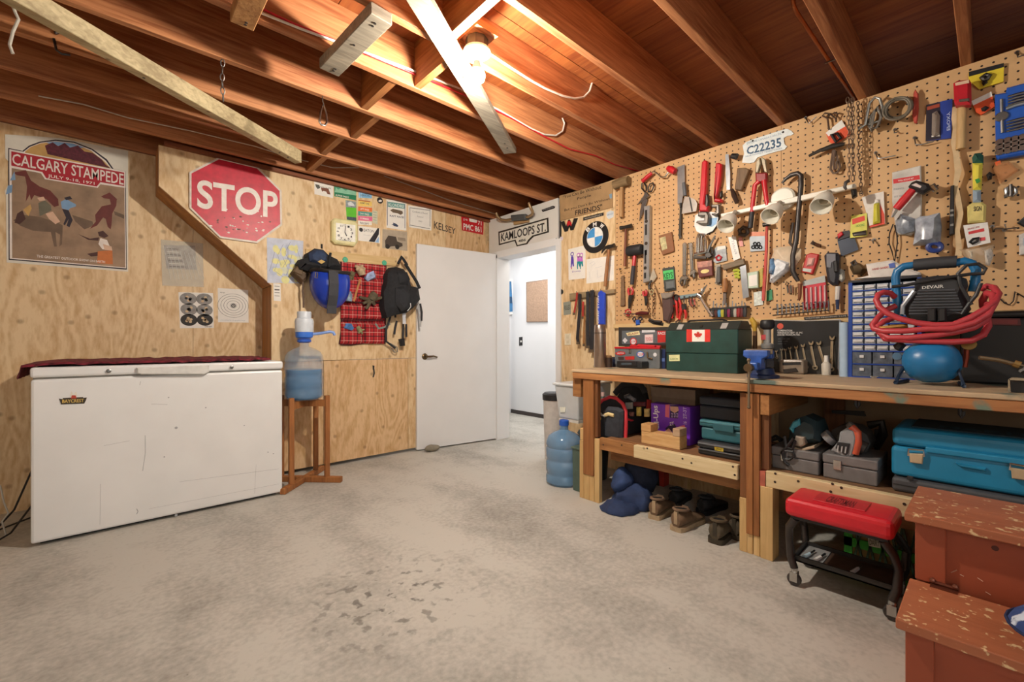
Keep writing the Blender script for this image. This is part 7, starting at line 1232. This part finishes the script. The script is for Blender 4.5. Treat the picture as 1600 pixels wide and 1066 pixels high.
t=T('green_bottle','dark green bottle with a pale cap behind the black tool bag','bottle'); PGb=Pl('X',2.78); p0=PGb.pt(KM((395,300))[0]); t.part('bottle_body',MB().lathe([(.035,0),(.037,p0[2]-SZ-.03),(.014,p0[2]-SZ)],(2.78,p0[1],SZ),(0,0,1),14),m('2f4a40',.4),smooth=True); t.part('cap',MB().lathe([(.014,0),(.014,.03)],(2.78,p0[1],p0[2]),(0,0,1),10),m('d8b0a8',.5))
# =============== RIGHT BAY ===============
def case2(label,px0,px1,zt,x,mat): 
    t=T('metal_case',label,'case'); a,b=Yx(px1,x),Yx(px0,x); t.part('body',MB().box(x,x+.26,a,b,SZ,SZ+(zt-SZ)*.6),mat,bevel=.006); t.part('lid',MB().box(x-.003,x+.262,a-.002,b+.002,SZ+(zt-SZ)*.62,zt),mat,bevel=.006); t.part('catch',MB().box(x-.008,x,b-.07,b-.04,SZ+(zt-SZ)*.4,SZ+(zt-SZ)*.8),CHROME,bevel=.002); return a,b
GC=m('6f6c6c',.45,var=.15)
x=2.43; zt1=Zx(1240,702,x); case2('scuffed grey case under the teal jigsaw',1206,1279,zt1,x,GC); zt2=Zx(1320,713,x); a,b=case2('scuffed grey case under the grey and orange sander',1286,1371,zt2,x,GC)
yc=Yx(1252,2.50); t=T('jigsaw','teal power jigsaw with a black coiled cord on the grey case','jigsaw'); PJ=Pl('X',2.47)
t.part('body',MB().slab(PJ,KY((255,180),(260,110),(290,60),(350,40),(420,75),(440,130),(435,190),(380,200)),-.16,0,.025).lump(.004,16),m('1f3238',.5),smooth=True); t.part('teal_shell',MB().slab(PJ,KY((262,110),(285,70),(320,55),(325,90),(290,110),(285,135)),.0,.02,.006),m('3f93a8',.4),smooth=True); t.part('shoe_plate',MB().slab(PJ,KY((285,215),(330,225),(410,205),(410,222),(330,240),(285,228)),-.12,.03,.003),m('c9b49a',.35,.5)); t.part('metal_guard',MB().slab(PJ,KY((300,150),(350,160),(355,200),(330,215),(290,205)),-.02,.03,.006),m('b0a294',.35,.6),smooth=True)
t.part('power_cord',MB().rod(PJ,KY((240,150),(245,190),(250,215),(285,225),(300,180),(290,165),(255,210),(225,245),(235,280),(270,285),(295,265),(285,240),(245,235),(240,300),(265,320)),.05,.007,6),BLACK,smooth=True)
t=T('belt_sander','grey and orange power sander standing on the second grey case','sander'); PS=Pl('X',2.46); gq=KY((545,180),(555,130),(590,105),(635,120),(648,160),(635,220),(600,245))
t.part('body',MB().slab(PS,KY((490,180),(500,120),(560,95),(640,110),(700,150),(720,200),(700,250),(640,265),(540,230)),-.2,-.03,.03),m('3a3836',.5),smooth=True); t.part('grey_plate',MB().slab(PS,KY((545,180),(552,130),(590,105),(635,118),(650,165),(640,215),(628,262),(590,285),(500,235)),-.01,.02,.008),m('8a8c8e',.45),smooth=True); t.part('vent_plate',MB().slab(PS,KY((528,220),(540,185),(610,195),(600,250),(585,262)),.02,.026,.002),m('26272a',.5))
for k in range(3): t.part('vent_slot',MB().rod(PS,KY((540+22*k,240+4*k),(545+22*k,205+4*k)),.028,.003,6),m('b0b0b0',.4))
t.part('orange_grip',MB().rod(PS,KY((615,100),(650,130),(652,190),(635,250)),-.0,.018,10),m('c8583a',.45),smooth=True); t.part('knob',MB().rod(PS,KY((610,105),(630,85)),-.03,.02,10),m('6a6864',.5),smooth=True); t.part('motor',MB().rod(PS,KY((480,170),(510,150)),-.05,.035,14),m('8f9296',.4,.4),smooth=True); t.part('dust_port',MB().rod(PS,KY((650,200),(700,225)),-.04,.03,12),m('3f3c3a',.5),smooth=True)
t=T('black_pipe_tool','dark bar clamp leaning behind the sander','clamp'); t.part('bar',MB().slab(Pl('X',2.85),KY((505,5),(690,12),(700,40),(510,22)),-.02,0),BLACK); t.part('coil',MB().rod(Pl('X',2.80),KY((715,90),(790,75),(800,140),(760,210),(720,180)),0,.02,8),m('26221f',.5),smooth=True); t.part('post',MB().box(2.80,2.83,Yx(1372,2.8),Yx(1366,2.8),SZ,.62),BLACK)
one('coiled_cord','black coiled cord lying in the dark left of the jigsaw','cord',MB().rod(Pl('X',2.62),KY((150,170),(190,150),(225,170),(215,200),(170,205),(150,185),(200,165),(230,195)),0,.008,6),BLACK,smooth=True)
x=2.44; PM=Pl('X',x); a=-.42; b=Yx(1392,x); zm0=SZ+.062; zt=Zx(1400,668,x); MK=m('1f7fa8',.42,var=.1,scale=10)
t=T('grey_flat_case','long flat dark grey case beneath the large blue case','case'); t.part('shell',MB().box(x-.015,x+.3,a,Yx(1394,x),SZ,SZ+.058),m('47494d',.5,var=.12),bevel=.012); PN=Pl('X',x-.015); t.part('catch',MB().slab(PN,KW((545,1030),(600,1040),(600,1075),(545,1065)),-.0,.008,.002),m('2a2b2e',.5)); t.part('groove',MB().box(x-.017,x-.014,a,Yx(1396,x),SZ+.028,SZ+.032),m('2a2b2e',.5))
t=T('tool_case','large bright blue plastic tool case with two tan latches','case'); zs=zm0+(zt-zm0)*.62
t.part('lower_shell',MB().box(x,x+.34,a,b,zm0,zs-.001),MK,bevel=.018,seg=3); t.part('upper_shell',MB().box(x+.002,x+.34,a,b-.002,zs+.001,zt),MK,bevel=.022,seg=3); t.part('top_panel',MB().box(x+.05,x+.32,a,b-.06,zt,zt+.006),m('14303c',.5),bevel=.002,seg=1); t.part('seam_rib',MB().box(x-.012,x+.02,a,Yx(1446,x),zs-.01,zs+.014),MK,bevel=.005)
for q in (((563,835),(690,842),(680,930),(570,915)),((1455,960),(1600,985),(1600,1075),(1465,1055))): t.part('latch',MB().slab(PM,KW(*q),.006,.018,.003),m('b8a282',.5)); r=q; t.part('latch_bracket',MB().rod(PM,KW((r[0][0]-6,r[0][1]+20),(r[0][0]-4,r[0][1]-38),(r[1][0],r[1][1]-36),(r[1][0]+4,r[1][1]+20)),.012,.004,6),CHROME)
t.part('grip_recess',MB().slab(PM,KW((970,920),(1240,965),(1240,995),(1010,955)),.0,.012,.004),MK); t.part('lid_lettering',MB().text3('MAKITA',[(x+.09,b-.14,zt+.0065),(x+.09,b-.46,zt+.0065),(x+.16,b-.46,zt+.0065),(x+.16,b-.14,zt+.0065)],.02),m('27505e',.5))
# =============== BELOW THE SHELVES ===============
t=T('cloth_bag','crumpled navy blue cloth bag slumped against the end leg','bag'); PCB=Pl('X',2.37)
x,y,_=onZ(965,800,0)
mb=MB().ball((2.50,1.575,.0),.15,.13,.16,28,0,-.0,1).lump(.035,7).lump(.018,22); mb.v=[(a,b,max(c,.003)) for a,b,c in mb.v]; DN=m('26365a',.85,var=.3,scale=14,bump=.3)
t.part('body',mb,DN,smooth=True); mb=MB().ball((2.45,1.63,.15),.08,.07,.075,24).lump(.03,9).lump(.014,28); t.part('folded_top',mb,m('2f4470',.85,var=.3,scale=14),smooth=True); mb=MB().ball((2.58,1.56,.19),.10,.11,.12,24).lump(.03,9).lump(.016,24); t.part('neck',mb,m('1a2338',.9,var=.3),smooth=True)
mb=MB().ball((2.36,1.585,.0),.12,.12,.07,24,0,0,1).lump(.02,11).lump(.014,26); mb.v=[(a,b,max(c,.003)) for a,b,c in mb.v]; t.part('fold',mb,DN,smooth=True)
def shoe(label,x,y,rz,L,c1,c2,c3,h=.1):
    t=T('shoe',label,'shoe',None,(x,y,0)); ca,sa=math.cos(rz),math.sin(rz)
    W=lambda u,v,z:(x+u*ca-v*sa,y+u*sa+v*ca,z)
    out=[(-.03,.020),(-.01,.034),(.06,.042),(.25,.043),(.5,.043),(.68,.053),(.85,.050),(.96,.034),(1.02,.012)]
    ring=[(u*L,w) for u,w in out]+[(u*L,-w) for u,w in out[::-1]]
    t.part('sole',MB().loft([[W(u,v,z) for u,v in ring] for z in (.0,.012,.026)]),m(c2,.7,var=.2),smooth=True)
    secs=[(-.01,.026,h*.80),(.03,.036,h*.92),(.12,.041,h*.93),(.25,.041,h*.90),(.36,.042,h*.86),(.46,.044,h*.74),(.58,.047,h*.60),(.72,.050,h*.50),(.86,.046,h*.42),(.95,.034,h*.34),(1.0,.016,h*.26)]; n=12; R=[]
    for s_,w_,hh in secs:
        R.append([W(s_*L,w_*math.cos(a)*(1 if math.sin(a)<.5 else .85),.02+(hh-.02)*(.5+.5*math.sin(a))) for a in [2*math.pi*k/n for k in range(n)]])
    t.part('upper',MB().loft(R),m(c1,.75,var=.25,scale=40),smooth=True)
    op=[W(L*(.20+.20*math.cos(a)),.034*math.sin(a),h*.93+.004-(.010*math.cos(a))) for a in [k*math.pi/8 for k in range(16)]]
    t.part('collar',MB().tube(op,.0075,6,True),m(c3,.8),smooth=True); t.part('lining',MB().add(op,[tuple(range(16))]),m('121110',.9)); t.part('tongue',MB().loft([[W(L*.36+a*.0,b,z) for a,b,z in ((0,-.022,h*.92),(0,.022,h*.92),(.01,.018,h*1.04),(.01,-.018,h*1.04))],[W(L*.52,b,z) for b,z in ((-.022,h*.66),(.022,h*.66),(.018,h*.72),(-.018,h*.72))]]),m(c3,.8)); t.part('heel_tab',MB().loft([[W(-.004,b,z) for b,z in ((-.010,.04),(.010,.04),(.010,h*.95),(-.010,h*.95))],[W(.01,b,z) for b,z in ((-.010,.04),(.010,.04),(.010,h*.98),(-.010,h*.98))]]),m(c2,.7))
SB=('6e5640','a89274','7d6450')
x,y,_=onZ(1033,812,0); shoe('brown walking shoe farther from the middle leg with tan sole',x-.03,y+.03,.15,.28,*SB,h=.115)
x,y,_=onZ(1060,828,0); shoe('brown walking shoe nearer to the middle leg with tan sole',x-.03,y-.0,-.05,.28,*SB,h=.115)
x,y,_=onZ(1117,850,0); shoe('olive clog beside the brown shoes',x,y,.05,.27,'4f4534','3a3226','5a4c38',h=.115)
x,y=2.455,Yx(1147,2.455); shoe('olive clog half hidden behind the middle leg',x-.0,y+.0,-.05,.27,'4a4234','3a3226','55493a',h=.115)
shoe('dark sneaker lying in the shadow behind the brown shoes',2.66,1.38,.15,.27,'232326','1a1a1c','2f2f33'); shoe('second dark sneaker in the shadow under the shelf',2.66,1.20,-.1,.27,'26262a','1a1a1c','2f2f33')
x=2.96; t=T('red_carton','red and white carton standing under the left shelf','box'); boxt(t,'carton',x,x+.08,Yx(1037,x),Yx(1008,x),0,.33,m('b4352a',.5),.003); t.part('print',MB().slab(Pl('X',x),KX((830,470),(885,440),(890,540),(850,560)),0,.001),m('26201e',.5))
x=3.045; t=T('plywood_offcut','plain wood offcut leaning under the left shelf','wood'); t.part('board',MB().box(x,x+.02,1.45,1.75,0,.36),PLY2); t.part('edge',MB().box(x-.003,x,1.45,1.47,0,.36),PINE)
# red topped stool
XS=2.10; PSt=Pl('X',XS); y1=Yx(1225,XS)-.0; y0=Yx(1397,XS); zs0=Zx(1228,806,XS); zs1=Zx(1232,779,XS)
t=T('creeper_stool','red cushioned low mechanic stool on casters with a tool tray','stool',None,((XS+2.3)/2,(y0+y1)/2,0)); FR=m('4a4442',.3,.7)
t.part('cushion',MB().box(XS,XS+.225,y0,y1,zs0,zs1),m('cc2230',.38,var=.06),bevel=.022,seg=3); t.part('stitch',MB().box(XS+.05,XS+.18,y0+.09,y1-.09,zs1-.001,zs1+.004),m('b81c2a',.4),bevel=.002,seg=1)
t.part('lettering',MB().text3('CRAFTSMAN',[(XS+.06,y1-.13,zs1+.0045),(XS+.06,y0+.13,zs1+.0045),(XS+.15,y0+.13,zs1+.0045),(XS+.15,y1-.13,zs1+.0045)],.02),m('6a1018',.5)); t.part('seat_plate',MB().box(XS+.02,XS+.2,y0+.02,y1-.02,zs0-.012,zs0),BLACK)
for k,(ya,yo) in enumerate(((y1-.035,.028),(y0+.035,-.028))):
    for xx,xo in ((XS+.03,.055),(XS+.19,.12)):
        t.part('leg',MB().tube([(xx,ya,zs0-.01),(xx+xo*.3,ya+yo,zs0-.06),(xx+xo,ya+yo*1.4,.2),(xx+xo,ya+yo*1.2,.12),(xx+xo,ya+yo*.7,.075)],.0155,10),FR,smooth=True)
        cst=t.part('caster',MB().lathe([(.012,.055),(.014,.08)],(xx+xo,ya+yo*.7,0),(0,0,1),10)+MB().box(xx+xo-.016,xx+xo-.012,ya+yo*.7-.014,ya+yo*.7+.014,.02,.06)+MB().box(xx+xo+.012,xx+xo+.016,ya+yo*.7-.014,ya+yo*.7+.014,.02,.06),CHROME)
        t.part('wheel',MB().lathe([(.001,-.012),(.024,-.012),(.027,-.006),(.027,.006),(.024,.012),(.001,.012)],(xx+xo,ya+yo*.7,.0275),(1,0,0),16),m('3a3634',.5),cst,smooth=True)
tz=.10
tx0,tx1,ty0,ty1=XS+.10,XS+.30,y0+.005,y1-.005
tr=MB().box(tx0,tx1,ty0,ty1,tz,tz+.006)+MB().box(tx0,tx0+.008,ty0,ty1,tz,tz+.025)+MB().box(tx1-.008,tx1,ty0,ty1,tz,tz+.025)+MB().box(tx0,tx1,ty0,ty0+.008,tz,tz+.025)+MB().box(tx0,tx1,ty1-.008,ty1,tz,tz+.025)
t.part('tray',tr,m('2c2a29',.45)); t.part('tray_mat',MB().box(tx0+.01,tx1-.01,ty1-.10,ty1-.012,tz+.006,tz+.009),m('8f9090',.4)); t.part('tray_mat',MB().box(tx0+.01,tx1-.01,ty0+.012,ty1-.104,tz+.006,tz+.008),m('4a372c',.6,var=.3))
yt=ty1-.035
for i,(dx,dy,c,lab) in enumerate(((.12,0,'b9d4e4','toothbrush like scraper with a pale blue handle in the stool tray'),(.12,-.04,'e8e8e6','white handled pick lying in the stool tray'),(.12,-.17,'c9ccd0','steel and black tool lying alone near the far end of the stool tray'))):
    k=T('tray_tool',lab,'tool'); k.part('handle',MB().tube([(XS+dx,yt+dy,tz+.018),(XS+dx+.06,yt+dy-.01,tz+.018)],[.008,.007],8),m(c,.4),smooth=True); k.part('tip',MB().tube([(XS+dx+.06,yt+dy-.01,tz+.018),(XS+dx+.11,yt+dy-.016,tz+.018)],.004,6),BLACK if i!=2 else STEEL)
# green crate
x=2.50; PG=Pl('X',x); t=T('milk_crate','green plastic lattice crate under the right shelf','crate'); a,b=Yx(1430,x)-.12,Yx(1319,x); GCm=m('2f9a2c',.45)
t.part('rim',MB().box(x-.004,x+.3,a,b,.262,.285)+MB().box(x-.004,x+.3,a,b,.0,.03),GCm); t.part('post',MB().box(x-.003,x+.01,b-.03,b,.03,.262),GCm); t.part('post',MB().box(x-.003,x+.01,a,a+.03,.03,.262),GCm); t.part('mid_band',MB().box(x-.003,x+.006,a,b,.12,.16),GCm)
n_=7
for k in range(n_):
    ya=b-.03-(b-a-.06)*k/n_; yb=b-.03-(b-a-.06)*(k+1)/n_
    t.part('lattice_bar',MB().beam((x,ya,.03),(x,yb,.262),.008,.012,(1,0,0)),m('26402a',.5)); t.part('lattice_bar',MB().beam((x,yb,.03),(x,ya,.262),.008,.012,(1,0,0)),m('26402a',.5))
t.part('contents',MB().box(x+.02,x+.29,a+.01,b-.01,.005,.25),m('b59a62',.7,var=.25,scale=9)); t.part('label',MB().slab(PG,KY((712,728),(780,735),(785,790),(718,775)),.006,.008,.0),m('d8dcd4',.5)); t.part('lettering',MB().text(PG,'DAIRY',KY((722,770),(778,780),(778,745),(722,738)),.0086,.02),m('5a6a5a',.5))
# =============== LEFT OF THE BENCH ===============
t=T('water_jug','blue water jug with a blue cap on the floor by the bench end','water jug'); jx2,jy2=2.50,2.165; jug(t,jx2,jy2,.0,glass_plastic('6f9cc4',.62,.12),1.0,m('2458b8',.4))
t=T('storage_bin','grey green bin standing between the water jug and the bench leg','bin'); t.part('body',MB().loft([[(2.52+s_*.1-.0,1.965+q*.055*k_,z) for s_,q in ((-1,-1),(1,-1),(1,1),(-1,1))] for z,k_ in ((0,.9),(.30,1))]),m('4f6258',.5),bevel=.006); t.part('rim',MB().box(2.41,2.63,1.905,2.025,.298,.312),m('56695e',.5),bevel=.004)
t=T('dust_pan','dark teal lidded pail behind the blue water jug','pail'); t.part('pail',MB().lathe([(.10,0),(.12,.33),(.125,.34)],(2.78,2.10,0),(0,0,1),20),m('26343a',.5),smooth=True); t.part('lid',MB().lathe([(.13,.342),(.12,.36),(.06,.385),(.02,.395)],(2.78,2.10,0),(0,0,1),20),m('2f4a50',.5),smooth=True); t.part('bail_handle',MB().tube([(2.70,2.0,.33),(2.68,1.97,.2)],.006,6),BLACK)
x=2.50; t=T('plastic_tote','translucent clear plastic storage tote beside the bench end','tote'); yA=Yx(866,x);yB=Yx(906,x)+.03
TT=glass_plastic('d4dade',.72,.3); zt=Zx(880,603,x); zb=Zx(880,655,x)
t.part('body',MB().loft([[(x+.02,yA-.03,zb),(x+.40,yA-.03,zb),(x+.40,yB,zb),(x+.02,yB,zb)],[(x,yA,zt),(x+.42,yA,zt),(x+.42,yB-.01,zt),(x,yB-.01,zt)]]),TT,bevel=.012); t.part('rim',MB().box(x-.012,x+.43,yB-.015,yA+.012,zt,zt+.018),glass_plastic('e2e6e8',.8,.3),bevel=.006); t.part('label',MB().slab(Pl('X',x+.01),KU((250,765),(300,765),(295,810),(255,810)),0,.002),m('dfe2d6',.5))
t=T('wall_shelf','low white board shelf holding the clear tote','shelf'); t.part('board',MB().box(x+.02,3.078,yB,yA-.03,zb-.02,zb-.001),m('cfcac0',.6))
for b_ in (yB+.03,yA-.08): t.part('bracket',MB().beam((3.07,b_,zb-.16),(2.93,b_,zb-.025),.03,.02,(0,0,1)),BWD)
bx_,by_=3.02,2.66; t=T('waste_bin','tall slim white waste bin with a black lid beside the doorway','bin'); zl=Zx(860,625,2.92); t.part('body',MB().lathe([(.085,0),(.10,zl)],(bx_-.06,by_+.02,0),(0,0,1),24),m('c9c4c0',.5),smooth=True); t.part('lid',MB().lathe([(.106,zl),(.108,zl+.05),(.09,zl+.065),(.08,zl+.06)],(bx_-.06,by_+.02,0),(0,0,1),24),m('1d1e22',.5),smooth=True)
# =============== FRONT RIGHT: RED STEP CHEST ===============
k_=.89
def cf(px,py,Xr): 
    d=D(px,py); tt=Xr*k_/d[0]; return (tt*d[0],tt*d[1],H+tt*d[2])
CH=m('97492f',.5,var=.10,scale=5); CHT=wood('9c5a3c','b26d4a',1,30,10,.5,spots=('d8b98c',42,.60))
A0=cf(1399,966,1.78); A1=cf(1418,900,2.13); U0=cf(1413,800,2.10); U1=cf(1425,755,2.53)
t=T('step_chest','worn red painted wooden step chest with hinged lids','chest',None,(1.9,-.2,0)); yl=A0[1]; yr=-.75
t.part('lower_front',MB().box(A0[0]+.035,A0[0]+.055,yr,yl-.022,0,A0[2]-.045),CH); t.part('lower_stile',MB().box(A0[0]+.022,A0[0]+.055,yl-.075,yl-.018,0,A0[2]-.03),CH,bevel=.002,seg=1); t.part('lower_side',MB().box(A0[0]+.056,A1[0]+.03,yl-.045,yl-.02,0,A0[2]-.03),CH); t.part('lower_rail',MB().box(A0[0]+.025,A0[0]+.055,yr,yl-.076,A0[2]-.06,A0[2]-.03),CH)
t.part('lower_lid',MB().box(A0[0],A1[0]-.005,yr,yl,A0[2]-.028,A0[2]),CHT,bevel=.004)
ux=A1[0]; yu=U0[1]-.008
t.part('upper_front',MB().box(ux+.012,ux+.03,yr,yu-.022,A0[2]-.028,U0[2]-.03),CH); t.part('upper_stile',MB().box(ux-.002,ux+.03,yu-.085,yu-.015,A0[2]+.001,U0[2]-.03),CH,bevel=.002,seg=1); t.part('upper_side',MB().box(ux+.031,U1[0]-.02,yu-.04,yu-.016,0,U0[2]-.03),CH); t.part('back',MB().box(U1[0]-.03,U1[0]-.012,yr,yu-.016,0,U0[2]-.03),CH)
t.part('upper_lid',MB().box(U0[0],U1[0],yr,U0[1],U0[2]-.028,U0[2]),CHT,bevel=.004)
hg=onX(1475,912,ux); t.part('hinge',MB().box(ux-.03,ux+.0,hg[1]-.03,hg[1]+.03,A0[2],A0[2]+.003)+MB().tube([(ux-.004,hg[1]-.032,A0[2]+.008),(ux-.004,hg[1]+.032,A0[2]+.008)],.006,8),m('6a3a2a',.4,.5))
for dy in (-.025,.025): t.part('screw_head',MB().ball((ux-.008,hg[1]+dy,A0[2]+.014),.008,.008,.008,8),m('7a4a38',.4,.5))
PK=Pl('X',ux+.012); t.part('knot',MB().fdisc(PK,(1555,857),.008,.001,0,8),m('4a2016',.6)); sc_=MB()
for a,b in (((1500,898),(1506,901)),((1486,895),(1495,891)),((1527,903),(1536,909)),((1540,925),(1548,930)),((1470,885),(1474,888))): sc_.rod(PK,[a,b],.001,.0012,4)
t.part('scratches',sc_,m('c9a088',.6))
c=onZ(1712,1014,A0[2]+.05); t=T('denim_cushion','dark blue patterned cushion lying on the lower chest lid','cushion'); mb=MB().ball((c[0],c[1],c[2]+.012),.13,.135,.045,20); t.part('cushion_body',mb.lump(.010,10),wood('22386c','34508c',1,30,4,.9,spots=('c4d0e0',16,.57)),smooth=True); t.part('seam',MB().tube([(c[0]+.132*math.cos(a),c[1]+.137*math.sin(a),c[2]+.012) for a in [j*math.pi/12 for j in range(24)]],.004,6,True),m('1c2a50',.9))
